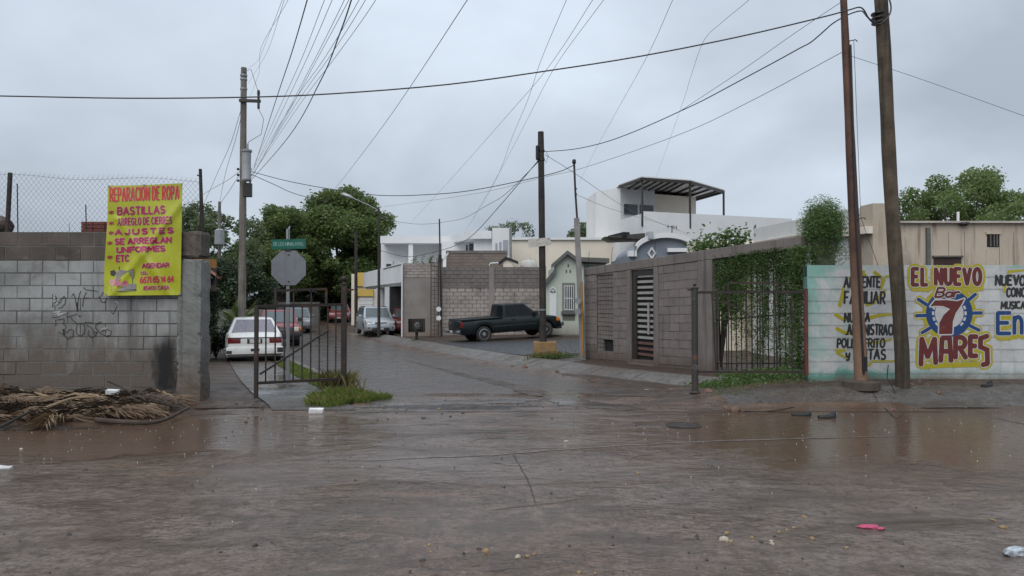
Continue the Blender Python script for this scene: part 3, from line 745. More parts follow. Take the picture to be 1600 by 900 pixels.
ribbons(MB(), [k_(s) for s in gs], .95, fnL, .001).build('graffiti', gm, left_wall)
ribbons(MB(), [k_(s) for s in [[(478, 400), (486, 408)], [(290, 560), (300, 620)], [(452, 250), (455, 340)]]], 2.2, fnL, .001).build('graffiti', gm, left_wall)
ribbons(MB(), [k_(s) for s in [[(150, 170), (190, 190), (170, 240), (240, 200), (200, 270), (260, 230)], [(180, 360), (250, 350), (200, 385), (290, 370), (230, 400), (330, 360)], [(900, 230), (940, 255)], [(740, 560), (800, 540), (770, 580)]]], 2.6, fnL, .0006, taper=.4).build('graffiti', gw, left_wall)
burn = NB('soot_stain'); bp = burn.pos(); bx_, by_, bz_ = burn.sepz(bp); bn = burn.noise(burn.scl(bp, (5, 5, 2)), 1.3, 5, .7)
burn.m.blend_method = 'BLEND' if hasattr(burn.m, 'blend_method') else None
xc = ZX(260, YL); dd_ = burn.math('ABSOLUTE', burn.math('SUBTRACT', bx_, xc)); dd_ = burn.math('ADD', dd_, burn.math('MULTIPLY', burn.math('SUBTRACT', bn, .5), .42))
am = burn.math('MULTIPLY', burn.rng(dd_, .22, .03), burn.math('MULTIPLY', burn.rng(bz_, 1.12, .8), burn.rng(bz_, .05, .3)))
bb = burn.bsdf((.010, .010, .011), .85); burn.l(burn.math('MULTIPLY', am, .93), bb.inputs['Alpha'])
MB().add([(xc - .4, YL - .0068, .02), (xl1 - .002, YL - .0068, .02), (xl1 - .002, YL - .0068, 1.25), (xc - .4, YL - .0068, 1.25)], [(0, 1, 2, 3)]).build('soot_stain', burn.m, left_wall)

# chain-link fence on the wall
fz0, fz1 = ZZ(363, YL + .08), ZZ(276, YL + .08); fx0, fx1 = -12.2, ZX(312, YL)
fence = empty('chain_link_fence', (fx1, YL + .08, fz0)); tag(fence, 'sagging chain-link fence on dark posts above the grey block wall', 'fence')
fb = MB(); sp2 = .078; H = fz1 - fz0
def fsag(x): return -.035 * math.sin((x - fx0) * 1.1) * 1 - .02 * math.cos(x * 2.7)
x = fx0 - H
while x < fx1:
    for s in (1, -1):
        a0, a1 = (x, x + H * .82) if s > 0 else (x + H * .82, x)
        pts = []
        for i in range(9):
            t = i / 8; xx = a0 + (a1 - a0) * t
            if xx < fx0 or xx > fx1: continue
            pts.append((xx - fx1, .006 * s, H * t + fsag(xx) * t))
        if len(pts) > 1: fb.tube(pts, .0017, 3, cap=False)
    x += sp2
tag(fb.build('mesh', flat('fence_wire', (.09, .095, .10), .5, .5), fence), kind='stuff')
fb = MB(); x = fx0
while x < fx1:
    fb.tube([(x - fx1, 0, H + fsag(x)), (x - fx1 + .008, 0, H + .03 + fsag(x))], .0018, 3); x += sp2
tag(fb.build('selvage_tip', flat('fence_wire', (0, 0, 0)), fence), kind='stuff')
MB().tube([(xx - fx1, -.004, H - .03 + fsag(xx) * .95 + .015 * math.sin(xx * 3)) for xx in np.linspace(fx0, fx1, 40)], .0028, 4).build('top_wire', wire_g, fence)
MB().tube([(P(16, 270, YL + .1).x - fx1, .02, P(16, 270, YL + .1).z - fz0), (P(11, 362, YL + .1).x - fx1, .02, -.1)], .034, 8).build('post', wood_dk, fence, smooth=True)
MB().tube([(P(313, 264, YL + .1).x - fx1, .02, P(313, 264, YL + .1).z - fz0), (P(314, 400, YL + .1).x - fx1, .06, P(313, 362, YL).z - fz0 + .002)], [.026, .034], 8).build('post', wood_dk, fence, smooth=True)
MB().tube([(P(309, 274, YL + .1).x - fx1, .0, P(309, 274, YL + .1).z - fz0), (P(314, 276, YL + .1).x - fx1, .0, P(313, 275, YL + .1).z - fz0)], .012, 5).build('bracket', wood_dk, fence)
for (u, v0, v1) in ((27, 287, 363), (134, 320, 345), (108, 349, 363)):
    r0 = MB().tube([P(u, v0, YL + .3) - P(u, v1, YL + .3), (.02, 0, -.4)], .009 if v1 - v0 > 20 else .004, 5).build('rebar', rust_iron, None, loc=P(u, v1, YL + .3))
    tag(r0, {27: 'tall thin rebar standing behind the fence beside the dark post', 134: 'short rebar above the red bricks behind the fence', 108: 'thinnest stub of rebar on top of the grey wall'}[u], 'rebar')
brk = empty('brick_stack', P(150, 363, YL + .55)); tag(brk, 'small stack of red clay bricks behind the fence beside the banner', 'brick stack')
redb = mat('red_clay', (.20, .055, .04), (.12, .035, .028), 6, .8, .4, 40)
for r_ in range(4):
    for c in range(3):
        MB().box(-.19 + c * .2, c * .2, -.1, .0, -.06 + r_ * .058, -.008 + r_ * .058).build('brick', redb, brk, bevel=.004, seg=1)
rk = rock('scrap_bundle', P(2, 352, YL + .4), .22, .16, .13, mat('old_sack', (.14, .10, .085), (.06, .04, .035), 8, .9, .5, 30), seed=4); tag(rk, 'brown scrap bundle on the wall top behind the leftmost post', 'scrap')

# ---- yellow banner
BY = YL - .09
def bmap(u, v, dp):
    """banner cloth: small folds pushed out of its plane"""
    s = (u - 165) / 120; t = (v - 288) / 175
    w = .024 * math.sin(7 * s + 5 * t) * t + .036 * math.exp(-((s * .9 + t - 1.05) / .05) ** 2) + .032 * math.exp(-((s - t + .15) / .05) ** 2) * (t > .3) + .008 * math.sin(15 * t - 4 * s) + .01 * math.cos(9 * s) * t
    return P(u, v, BY - w - dp)
def bcorner(s, t):
    tl, tr, br, bl = (168, 290), (285, 286), (282, 461), (163, 462)
    u = (tl[0] * (1 - s) + tr[0] * s) * (1 - t) + (bl[0] * (1 - s) + br[0] * s) * t + 1.2 * math.sin(t * 6) * (1 - s)
    v = (tl[1] * (1 - s) + tr[1] * s) * (1 - t) + (bl[1] * (1 - s) + br[1] * s) * t + 1.0 * math.sin(s * math.pi) * (1 - t)
    return u, v
ban = empty('banner', P(224, 462, BY)); tag(ban, 'yellow vinyl banner advertising clothing repair hung on the grey wall', 'banner')
bloc = Vector(ban.location)
def bloff(f): return lambda u, v, dp: f(u, v, dp) - bloc
nu, nv = 30, 44; v = []; 
for j in range(nv + 1):
    for i in range(nu + 1): v.append(bmap(*bcorner(i / nu, j / nv), 0) - bloc)
f = [(j * (nu + 1) + i, j * (nu + 1) + i + 1, (j + 1) * (nu + 1) + i + 1, (j + 1) * (nu + 1) + i) for j in range(nv) for i in range(nu)]
k0 = len(v); v += [q + Vector((0, .003, 0)) for q in v]; f += [tuple(i + k0 for i in q[::-1]) for q in f]
ban_m = mat('yellow_vinyl', (.43, .45, .022), (.37, .39, .02), 2, .38, .05, 20)
mesh('sheet', v, f, ban_m, ban, True)
red_t = flat('print_red', (.50, .045, .02), .45); mag_t = flat('print_magenta', (.36, .015, .07), .45); pnk = flat('print_pink_outline', (.62, .42, .38), .45)
fnB = bloff(bmap)
bl = [('REPARACION DE ROPA', 172, 279, 292.5, 312.5, 2.5, red_t, .34, .2), ('*', 170, 177, 326, 334, 1.5, mag_t, .2, 0), ('BASTILLAS', 184, 257, 323, 334, 2.7, mag_t, .3, 0), ('*', 170, 177, 343, 351, 1.5, mag_t, .2, 0),
      ('ARREGLO DE CIERRES', 184, 268, 340, 350.5, 1.7, mag_t, .36, 0), ('*', 170, 177, 358, 366, 1.5, mag_t, .2, 0), ('AJUSTES', 180, 270, 357.5, 365, 2.8, mag_t, .4, 0), ('*', 168, 175, 374, 382, 1.5, mag_t, .2, 0),
      ('SE ARREGLAN', 180, 267, 372, 380, 2.7, mag_t, .25, 0), ('UNIFORMES', 183, 257, 385.5, 393, 2.7, mag_t, .2, 0), ('*', 168, 175, 396, 404, 1.5, mag_t, .2, 0), ('ETC', 182, 201, 398, 407, 2.5, mag_t, .3, 0),
      ('AGENDAR', 222, 264, 412, 418.5, 1.8, mag_t, .16, 0), ('CEL.', 220, 231, 424.5, 428.5, 1.1, mag_t, .2, 0), ('6671 65 14 64', 219, 271, 433, 441.5, 2.0, red_t, .16, 0), ('#5400 CASA', 224, 264, 447.5, 453, 1.3, mag_t, .16, 0)]
for (t_, x0, x1, yt, yb, w, m_, gp, sl_) in bl:
    st = text_strokes(t_, x0, x1, yt - (x1 - x0) * 0, yb, gp)
    st = [[(a, b - .034 * (a - 224)) for a, b in s] for s in st]
    if len(t_) > 1: ribbons(MB(), st, w + .9, fnB, .0025).build('lettering_outline', pnk, ban)
    ribbons(MB(), st, w, fnB, .0055).build('lettering', m_, ban)
# sewing machine print
gk = flat('print_grey', (.22, .20, .19), .45); dkp = flat('print_dark', (.05, .045, .045), .45); ros = flat('print_rose', (.55, .12, .18), .45); pal = flat('print_pale_rose', (.62, .34, .30), .45)
def bpoly(pts, m_, dp, nm): MB().add([fnB(155 + x / 9, 370 + y / 9, dp) for x, y in pts], [tuple(range(len(pts)))]).build(nm, m_, ban)
bpoly([(170, 690), (520, 655), (522, 755), (170, 760)], gk, .004, 'print'); bpoly([(165, 742), (522, 738), (522, 758), (168, 764)], dkp, .0048, 'print')
bpoly([(240, 500), (290, 460), (400, 480), (440, 460), (485, 450), (487, 590), (462, 590), (440, 545), (320, 540), (310, 690), (235, 690)], gk, .0052, 'print')
bpoly([(155, 480), (215, 465), (235, 510), (205, 555), (160, 540)], dkp, .0042, 'print'); bpoly([(462, 590), (474, 590), (470, 660), (464, 660)], dkp, .0042, 'print')
bpoly([(275, 418), (287, 418), (287, 465), (275, 465)], dkp, .0043, 'print')
for (cx, cy, r_, m_) in ((185, 640, 48, pal), (255, 650, 46, ros), (320, 670, 40, pal), (370, 650, 34, ros), (265, 590, 30, ros), (280, 500, 36, pal)):
    bpoly([(cx + r_ * (1 + .15 * math.sin(5 * a)) * math.cos(a), cy + r_ * (1 + .15 * math.sin(5 * a)) * math.sin(a)) for a in np.linspace(0, 6.28, 17)[:-1]], m_, .006 + .0006 * (cx % 7), 'print')
for (u, v_) in ((170, 291), (284, 288), (281, 459), (165, 460), (225, 289)):
    MB().lathe([(.016, 0), (.016, .004), (.008, .004)], 10, 'y').build('eyelet', galv, ban, loc=bmap(u, v_, .012) - bloc)

# ================================================================== PAINTED WALL (right)
YR = 11.9
pw = NB('painted_mural_white'); p = pw.pos(); x_, y_, z_ = pw.sepz(p)
na = pw.noise(p, 1.3, 6, .65, .6); nb_ = pw.noise(p, 6, 5, .65); ns = pw.noise(pw.scl(p, (8, 8, .6)), 1, 5, .6)
oi = pw.n('ShaderNodeObjectInfo'); fr = pw.rng(oi.outputs['Random'], 0, 1, .90, 1.04)
col = pw.mix(pw.rng(nb_, .4, .7), (.50, .50, .49), (.40, .41, .405))
col = pw.mix(pw.rng(ns, .58, .75, 0, .5), col, (.30, .29, .27))
tl = pw.math('ADD', pw.math('MULTIPLY', pw.math('SUBTRACT', x_, 4.9), .62), pw.math('MULTIPLY', pw.math('SUBTRACT', na, .5), 2.6))
col = pw.mix(pw.rng(tl, .45, .0, 0, .72), col, (.115, .36, .29))
zb = pw.math('ADD', z_, pw.math('MULTIPLY', pw.math('SUBTRACT', na, .5), .5))
bt = pw.rng(zb, .50, .40, 0, 1); xm = pw.rng(x_, 7.2, 6.0, .25, .95)
col = pw.mix(pw.math('MULTIPLY', bt, xm), col, (.10, .30, .24))
tp = pw.rng(z_, 2.10, 2.17, 0, .7); col = pw.mix(pw.math('MULTIPLY', tp, pw.rng(na, .4, .6)), col, (.12, .34, .28))
col = pw.mix(pw.rng(zb, .42, .26, 0, .8), col, (.13, .095, .07))
v_ = pw.n('ShaderNodeVectorMath', operation='SCALE'); pw.l(col, v_.inputs[0]); pw.l(fr, v_.inputs['Scale'])
pw.bsdf(v_.outputs[0], .7, pw.bump(pw.noise(p, 35, 5, .65), .3, .01)); MATS['painted'] = pw.m
rwall = empty('block_wall', (0, 0, 0)); tag(rwall, 'white painted block wall with hand-painted bar mural in maroon, blue and yellow', 'wall')
xr0, xr1 = ZX(1262, YR), 13.2
zt = ZZ(414, YR); zb0 = zt - .2 * 11
blockwall(rwall, (xr0, YR), (xr1, YR), zb0, [.2] * 11, .4, .16, lambda r_, s, z: pw.m, joint=.007, jit=.0015, recess=.004, back=pw.m, seed=9)
fnR = lambda u, v, dp: P(u, v, YR - .004 - dp)
blk = mat('paint_black', (.016, .016, .019), (.03, .03, .034), 9, .6, .1, 40, patch=((.22, .22, .22), 11, .64, .74)); yel = mat('paint_yellow', (.40, .34, .010), (.34, .29, .012), 9, .6, .1, 40, patch=((.55, .52, .30), 5, .6, .75)); mar = mat('paint_maroon', (.135, .020, .018), (.10, .017, .016), 7, .6, .1, 40, patch=((.30, .22, .21), 7, .66, .74))
blu = mat('paint_blue', (.010, .050, .17), (.009, .042, .14), 7, .6, .1, 40, patch=((.22, .27, .34), 8, .66, .74)); wht = mat('paint_white', (.52, .52, .51), (.44, .44, .43), 7, .6, .1, 40)
q = random.Random(5)
Z8 = lambda pts: [(1260 + x / 4.5, 400 + y / 4.5) for x, y in pts]
def paint(st, w, m_, lay, nm='painted_stroke', **k): return ribbons(MB(), st, w, fnR, lay * .0009, **k).build(nm, m_, rwall)
# yellow sweeps behind the black lettering
sweeps = [[(235, 350), (250, 280), (262, 215)], [(400, 110), (390, 150)], [(480, 115), (545, 165), (520, 235)], [(420, 340), (470, 330), (555, 240)], [(205, 410), (260, 445), (330, 440)], [(440, 435), (520, 415), (600, 410)], [(215, 510), (260, 535), (330, 545)],
          [(430, 610), (520, 605), (600, 585)], [(205, 660), (270, 660), (215, 680), (280, 715)], [(440, 770), (460, 740), (630, 740)], [(300, 155), (420, 130)], [(1390, 250), (1420, 110), (1530, 100)], [(560, 145), (600, 140)]]
paint([Z8(s) for s in sweeps[:7]], 6.0, yel, 0, taper=.35); paint([Z8(s) for s in sweeps[7:]], 4.2, yel, 0, taper=.3)
for (t_, x0, x1, yt, yb, w) in (('AMBIENTE', 1319, 1375, 432.5, 448.5, 2.5), ('FAMILIAR', 1320, 1382, 456, 474, 2.6), ('NUEVA', 1320, 1358, 489, 502.5, 2.6), ('.ADMINISTRACION', 1322, 1411, 507.5, 523, 2.5), ('POLLO FRITO', 1308, 1382, 529.5, 542.5, 2.4),
                                ('y ALITAS', 1322, 1383, 546, 561, 2.5), ('NUEVO', 1556, 1601, 430.5, 445, 2.9), ('CONC', 1573, 1602, 450, 463, 2.5), ('MUSICA', 1564, 1601, 471.5, 482, 2.2)):
    paint(text_strokes(t_, x0, x1, yt, yb, .26, .06, .5, q), w * 1.22, blk, 1, 'lettering')
# EL NUEVO / MARES with white edge and yellow halo
hdr = text_strokes('EL', 1426, 1448, 420, 445, .5, 0, .0) + text_strokes('NUEVO', 1462, 1532, 420, 444, .42, 0, .0)
def mares():
    out = []
    for ch, x0, x1, yt, yb in (('M', 1439, 1462, 529, 570), ('A', 1470, 1486, 528, 564), ('R', 1493, 1509, 527, 559), ('E', 1516, 1526, 526, 556), ('S', 1531, 1543, 525, 570)):
        w, st = GL[ch]
        if ch == 'S': st = [[(.58, 1), (.05, .92), (.05, .62), (.55, .52), (.58, .04), (.2, .0)]]
        if ch == 'M': st = [[(0, 0), (.05, 1), (.38, .30), (.78, 1), (.84, .06)]]
        if ch == 'A': st = [[(0, 0), (.1, 1), (.62, 1), (.72, 0)], [(.1, .42), (.62, .42)]]
        out += [[(x0 + px / w * (x1 - x0), yb - py * (yb - yt)) for px, py in s] for s in st]
    return out
mr_ = mares()
paint(hdr, 16, yel, 0, 'lettering_halo'); paint(mr_, 17, yel, 0, 'lettering_halo')
paint([[(1425, 451), (1450, 452), (1462, 447)], [(1440, 573), (1470, 571), (1545, 569)], [(1500, 455), (1535, 450)]], 8, yel, 0, 'lettering_halo')
paint(hdr, 8.6, wht, 2, 'lettering_edge'); paint(mr_, 10.2, wht, 2, 'lettering_edge')
paint(hdr, 6.2, mar, 3, 'lettering'); paint(mr_, 7.8, mar, 3, 'lettering')
# ship's wheel
cx, cy = 1483.3, 489.5
hand = [[(785, 303), (850, 345)], [(1190, 268), (1115, 330)], [(772, 420), (850, 418)], [(1232, 400), (1150, 402)], [(812, 540), (880, 500)], [(1215, 522), (1130, 480)], [(1055, 268), (1090, 300)]]
paint([Z8(s) for s in hand], 13, yel, 0, 'wheel_halo'); paint([arc(cx, cy, 36, 37, 150, 395, 30), arc(cx, cy, 36, 37, 100, 150, 8)], 12, yel, 1, 'wheel_halo')
paint([Z8(s) for s in hand], 7.5, wht, 1.6, 'wheel_edge'); paint([Z8(s) for s in hand], 5.4, blu, 2.6, 'wheel_handle')
paint([arc(cx, cy, 29.5, 30, 0, 360, 40)], 14, blu, 3.4, 'wheel_rim')
MB().add([fnR(a, b, 2.0 * .0009) for a, b in arc(cx, cy, 24, 25, 0, 345, 23)], [tuple(range(24))]).build('wheel_hub', wht, rwall)
for a in range(-40, 320, 20):
    if 50 < a < 130 or 215 < a: continue
    paint([[(cx + 25.4 * math.cos(rad(a + t)), cy + 26 * math.sin(rad(a + t))) for t in (-6.5, 0, 6.5)]], 3.6, wht, 4.3, 'wheel_mark', cap=False)
sev = Z8([(870, 355), (905, 312), (985, 310), (1060, 318), (1112, 300), (1085, 350), (1050, 400), (1030, 460), (1026, 548), (932, 550), (935, 470), (965, 415), (1010, 372), (960, 352), (905, 350)])
def scaled(pts, k): 
    mx_ = sum(p[0] for p in pts) / len(pts); my = sum(p[1] for p in pts) / len(pts); return [(mx_ + (a - mx_) * k, my + (b - my) * k) for a, b in pts]
paint([sev + [sev[0]]], 4, wht, 5.2, 'numeral_edge'); MB().add([fnR(a, b, 6.3 * .0009) for a, b in sev], [tuple(range(len(sev)))]).build('numeral', mar, rwall)
paint(text_strokes('Bar', 1461, 1497, 450, 464, .18, .25), 6, wht, 6.6, 'lettering_edge'); paint(text_strokes('Bar', 1461, 1497, 450, 464, .18, .25), 3.4, mar, 7.6, 'lettering')
en = text_strokes('E', 1559, 1578, 489, 521, .2) + text_strokes('nt', 1585, 1612, 478, 521, .3)
paint([[(a + 1, b + 5) for a, b in s] for s in en], 12, yel, 0, 'lettering_halo'); paint(en, 9, wht, 1.5, 'lettering_edge'); paint(en, 6.2, blu, 2.6, 'lettering')
for (u, h) in ((1441, .05), (1539, .09), (1588, .05)):
    pass
bead_m = mat('mortar_bead', (.50, .50, .49), (.30, .29, .275), 2, .8, .3, 40)
for r_ in range(1, 11):
    MB().box(xr0 + .01, xr1 - .01, YR - .0048, YR, zb0 + .2 * r_ - .0060, zb0 + .2 * r_ - .0034).build('mortar_bead', bead_m, rwall)
# cap coping pieces missing in the photo; a few weeds on top
def blades(name, pts, h, m, parent=None, wid=.006, lean=.5):
    pts = np.asarray(pts, float); n = len(pts); a = rng.uniform(0, 6.28, n); hh = h * rng.uniform(.45, 1.25, n); ln = rng.uniform(.1, 1, n) * lean * hh
    dxy = np.stack([np.cos(a), np.sin(a)], 1); sd = np.stack([-np.sin(a), np.cos(a), np.zeros(n)], 1) * wid * rng.uniform(.6, 1.5, n)[:, None]
    b0 = pts; mid = pts + np.concatenate([dxy * (ln * .35)[:, None], (hh * .6)[:, None]], 1); tip = pts + np.concatenate([dxy * ln[:, None], hh[:, None] * .95], 1)
    v = np.stack([b0 - sd, b0 + sd, mid + sd * .8, tip, mid - sd * .8], 1).reshape(-1, 3)
    k = np.arange(n) * 5
    f = np.stack([k, k + 1, k + 2, k + 3, k + 4], 1)
    o = mesh(name, v, f.tolist(), m, parent); return o
grass_m = leafmat('grass_green', (.085, .14, .025), (.13, .19, .035), (.20, .22, .06), .3)
grass_dry = leafmat('grass_dry', (.34, .27, .12), (.16, .14, .05), (.12, .14, .04), .3)

# ================================================================== POLES IN FRONT OF THE PAINTED WALL
def pole(name, label, base, top, r0, r1, m, n=12, cat='pole', wob=.0, segs=14):
    root = empty(name, base); tag(root, label, cat)
    b = Vector(base); t = Vector(top); pts = []
    for i in range(segs + 1):
        k = i / segs; pts.append((t - b) * k + Vector((wob * math.sin(k * 9 + 1), 0, 0)) * (k > 0))
    pts[0] = pts[0] - Vector((0, 0, .25))
    MB().tube(pts, [(r0 + (r1 - r0) * i / segs) * (1 + .03 * math.sin(i * 2.1)) for i in range(segs + 1)], n).build('shaft', m, root, smooth=True)
    return root
YB = 11.35
bB = P(1411, 601, YB); tB = P(1368, -130, YB)
poleB = pole('utility_pole', 'thick leaning weathered wood pole in front of the bar mural', bB, tB, .105, .10, wood_pole, 14, wob=.012)
bA = P(1346, 598, YB + .05); tA = P(1312, -130, YB + .05)
poleA = pole('utility_pole', 'slim rusty brown pole standing left of the thick wood pole', bA, tA, .10, .043, rust_pole, 10)
for (u, v) in ((1327, 64), (1340, 342)):
    d = P(u, v, YB - .02) - bA
    MB().tube([d, d + Vector((.10, 0, .02)), d + Vector((.13, 0, -.01))], .008, 5).build('hook', black_iron, poleA)
cond = MB().tube([P(1329, 70, YB - .04) - bA, P(1337, 330, YB - .05) - bA, P(1350, 585, YB - .07) - bA], .016, 6).build('conduit', black_rub, poleA)
MB().tube([P(1334, 62, YB + .02) - bA, P(1345, 340, YB + .06) - bA, P(1372, 415, YB + .2) - bA], .004, 4).build('loose_cable', wire_m, poleA)
for vv in (337, 345): MB().lathe([(.078, -.012), (.078, .012)], 12, 'z').build('strap', black_iron, poleA, loc=P(1334.6, vv, YB + .05) - bA)
MB().box(-.035, .045, -.112, -.09, .2, .42).build('black_tape', black_rub, poleA)
MB().lathe([(.0, -.1), (.28, -.1), (.27, .02), (.1, .045), (.05, .045)], 18).build('footing', mat('footing', (.085, .065, .052), (.05, .038, .03), 5, .8, .6, 30), poleA)
MB().tube([P(1388, 570, YB - .12) - bB, P(1386, 590, YB - .12) - bB, P(1400, 615, YB - .2) - bB, P(1408, 628, YB - .35) - bB], .008, 5).build('loose_cable', wire_m, poleB)
for k in range(3):
    d = P(1372.5 + k * .5, 22 + 7 * k, YB) - bB; MB().lathe([(.112, -.01), (.112, .01)], 14).build('strap', black_iron, poleB, loc=d)

# ================================================================== GATES
def gate_left():
    ph = onground(537, 607); ph = Vector((ph.x, ph.y, gzf(ph.x, ph.y)))
    g = empty('swing_gate', ph); tag(g, 'rusty iron barred gate swung open beside the grass verge on the left', 'gate')
    fr = onground(400, 627); fr = Vector((fr.x, fr.y, gzf(fr.x, fr.y))) - ph; fr.z = 0
    d = fr.normalized(); L = fr.length
    top = 1.46; bot = .14
    MB().bar((0, 0, -.2), (0, 0, 1.80), .085).build('post', rust_iron, g, bevel=.006, seg=1)
    MB().lathe([(.05, 1.80), (.06, 1.815), (.035, 1.83), (.03, 1.86), (.055, 1.89), (.06, 1.915), (.045, 1.945), (.0, 1.96)], 12).build('finial', rust_iron, g, smooth=True)
    MB().bar(d * .0 + Vector((0, 0, 1.72)), Vector((.16, .05, 1.72)), .03).build('hinge', rust_iron, g)
    dz = -.02
    MB().bar(d * L + Vector((0, 0, -.02)), d * L + Vector((0, 0, top + .0)), .055).build('stile', rust_iron, g)
    MB().bar(d * .05 + Vector((0, 0, top)), d * L + Vector((0, 0, top - .02)), .045).build('rail', rust_iron, g)
    MB().bar(d * .05 + Vector((0, 0, bot + .03)), d * L + Vector((0, 0, bot + .08)), .045).build('rail', rust_iron, g)
    t0, t1 = .22 * L, .80 * L
    MB().bar(d * t0 + Vector((0, 0, top + .27)), d * t1 + Vector((0, 0, top + .23)), .04).build('rail', rust_iron, g)
    for t in (t0, t1): MB().bar(d * t + Vector((0, 0, top)), d * t + Vector((0, 0, top + .27)), .035).build('stile', rust_iron, g)
    n = 10
    for i in range(1, n):
        t = i / n * L; hi = top + (.24 if t0 < t < t1 and i % 2 == 0 else 0)
        MB().bar(d * t + Vector((0, 0, bot + .06)), d * t + Vector((0, 0, hi)), .02).build('bar', rust_iron, g)
    MB().bar(d * .2 * L + Vector((.02, -.02, 1.02)), d * .97 * L + Vector((.02, -.02, .36)), .028).build('brace', rust_iron, g)
    return g
gate_left()
def gate_right():
    ph = onground(1086, 616); g = empty('swing_gate', ph); tag(g, 'rusty iron gate with sparse bars before the creeper-covered opening', 'gate')
    rt = P(1263, 590, YR - .12) - ph; rt.z = gzf(P(1263, 590, YR - .12).x, YR - .12) - ph.z
    d = Vector((rt.x, rt.y, 0)); L = d.length; d.normalize()
    Yp = ph.y; zt_ = ZZ(457, Yp) - ph.z; zb_ = ZZ(581, Yp) - ph.z
    MB().lathe([(.062, -.2), (.056, .02), (.055, ZZ(452, Yp) - ph.z), (.068, ZZ(451, Yp) - ph.z), (.068, ZZ(449, Yp) - ph.z), (.02, ZZ(447, Yp) - ph.z), (.035, ZZ(444, Yp) - ph.z), (.0, ZZ(442, Yp) - ph.z)], 12).build('post', mat('post_paint', (.045, .04, .036), (.03, .025, .022), 6, .6, .5, 40, patch=[((.10, .12, .13), 5, .58, .66), ((.13, .055, .035), 4, .57, .68)]), g, smooth=True)
    MB().bar((-.12, 0, ZZ(453, Yp) - ph.z), (0, 0, ZZ(453, Yp) - ph.z), .022).build('hinge', rust_iron, g)
    MB().lathe([(.075, .0), (.085, .03), (.06, .06)], 10).build('foot', rust_iron, g)
    MB().bar(d * .05 + Vector((0, 0, zt_)), d * (L - .03) + Vector((0, 0, zt_ + .01)), .042).build('rail', rust_iron, g)
    MB().bar(d * .05 + Vector((0, 0, zb_)), d * (L - .03) + Vector((0, 0, zb_ + .01)), .034).build('rail', rust_iron, g)
    MB().bar(d * (L - .03) + Vector((0, 0, zb_ - .05)), d * (L - .03) + Vector((0, 0, zt_ + .06)), .05).build('stile', mat('red_rust', (.14, .035, .02), (.05, .025, .02), 6, .6, .4, 40), g)
    for t, b0 in ((.17, .07), (.46, .0), (.58, .0), (.72, .03), (.86, .0)):
        bow = Vector((.03 * b0 / .07, 0, 0))
        MB().bar(d * L * t + Vector((-bow.x, 0, zt_)), d * L * t + Vector((bow.x * 1.2, 0, zb_)), .019).build('bar', rust_iron, g)
    MB().bar(d * L * .30 + Vector((0, 0, zt_)), d * L * .30 + Vector((0, 0, zb_)), .016).build('bar', rust_iron, g)
    MB().bar(d * L * .16 + Vector((0, .01, zt_ - .12)), d * L * .33 + Vector((0, .01, zt_ - .20)), .022).build('brace', rust_iron, g)
    MB().bar(d * L * .33 + Vector((0, .01, zt_ - .20)), d * L * .52 + Vector((0, .01, zt_ - .42)), .022).build('brace', rust_iron, g)
    t0, t1 = .3, .74
    MB().bar(d * L * t0 + Vector((0, .01, zt_ + .16)), d * L * t1 + Vector((0, .01, zt_ + .16)), .03).build('rail', rust_iron, g)
    for t in (t0, t1): MB().bar(d * L * t + Vector((0, .01, zt_)), d * L * t + Vector((0, .01, zt_ + .16)), .026).build('stile', rust_iron, g)
gate_right()

# ================================================================== BROWN BLOCK WALL WITH DOOR, beam and creeper
bw_m = mat('brown_block', (.215, .182, .166), (.165, .139, .126), 1.6, .8, .5, 30, rand=.13, streak=((.06, .05, .045), .5, .56), patch=((.20, .165, .145), 2.4, .56, .72), base=((.085, .058, .043), .0, .45, .5, .85))
ren_m = mat('brown_render', (.20, .172, .158), (.15, .128, .116), 1.4, .85, .45, 35, streak=((.055, .047, .042), .6, .54), base=((.085, .058, .043), .0, .45, .5, .8))
A0 = Vector((2.10, 20.8)); B0 = Vector((5.55, 13.2)); wd = (B0 - A0).normalized()
def wpt(u):
    """point of the wall line seen at photo column u"""
    k = (u - 800) / F; t = (k * A0.y - A0.x) / (wd.x - k * wd.y); return t
bwall = empty('block_wall', (0, 0, 0)); tag(bwall, 'brown concrete block wall with slatted door and long top beam along the side street', 'wall')
sB = wpt(1113); s0, s1 = 0.0, wpt(1090)
sd0, sd1 = wpt(986), wpt(1021); sl0, sl1 = wpt(932), wpt(958)
zbase = gzf(*(A0 + wd * 1)) - .02
topz = ZZ(419, 20.8); hgt = topz - .22 - zbase
nrow = 12; slope_top = (ZZ(369, (A0 + wd * wpt(1250)).y) - topz) / wpt(1250)
zdoor0 = gzf(*(A0 + wd * sd0)) + .02; zdoor1 = ZZ(421, (A0 + wd * (sd0 + sd1) / 2).y)
zl0 = ZZ(549, (A0 + wd * sl0).y); zl1 = ZZ(430, (A0 + wd * sl0).y)
blockwall(bwall, A0, A0 + wd * s1, zbase, [hgt / nrow] * nrow, .40, .17, lambda r_, s, z: bw_m, joint=.010, jit=.005, recess=.012, back=ren_m, slope=slope_top,
          holes=[(sd0 - .22, sd1 + .22, zdoor0, 9), (sl0, sl1, zl0, zl1)], seed=12)
nW = Vector((-wd.y, wd.x))
def wq(s, off): q_ = A0 + wd * s + nW * off; return (q_.x, q_.y)
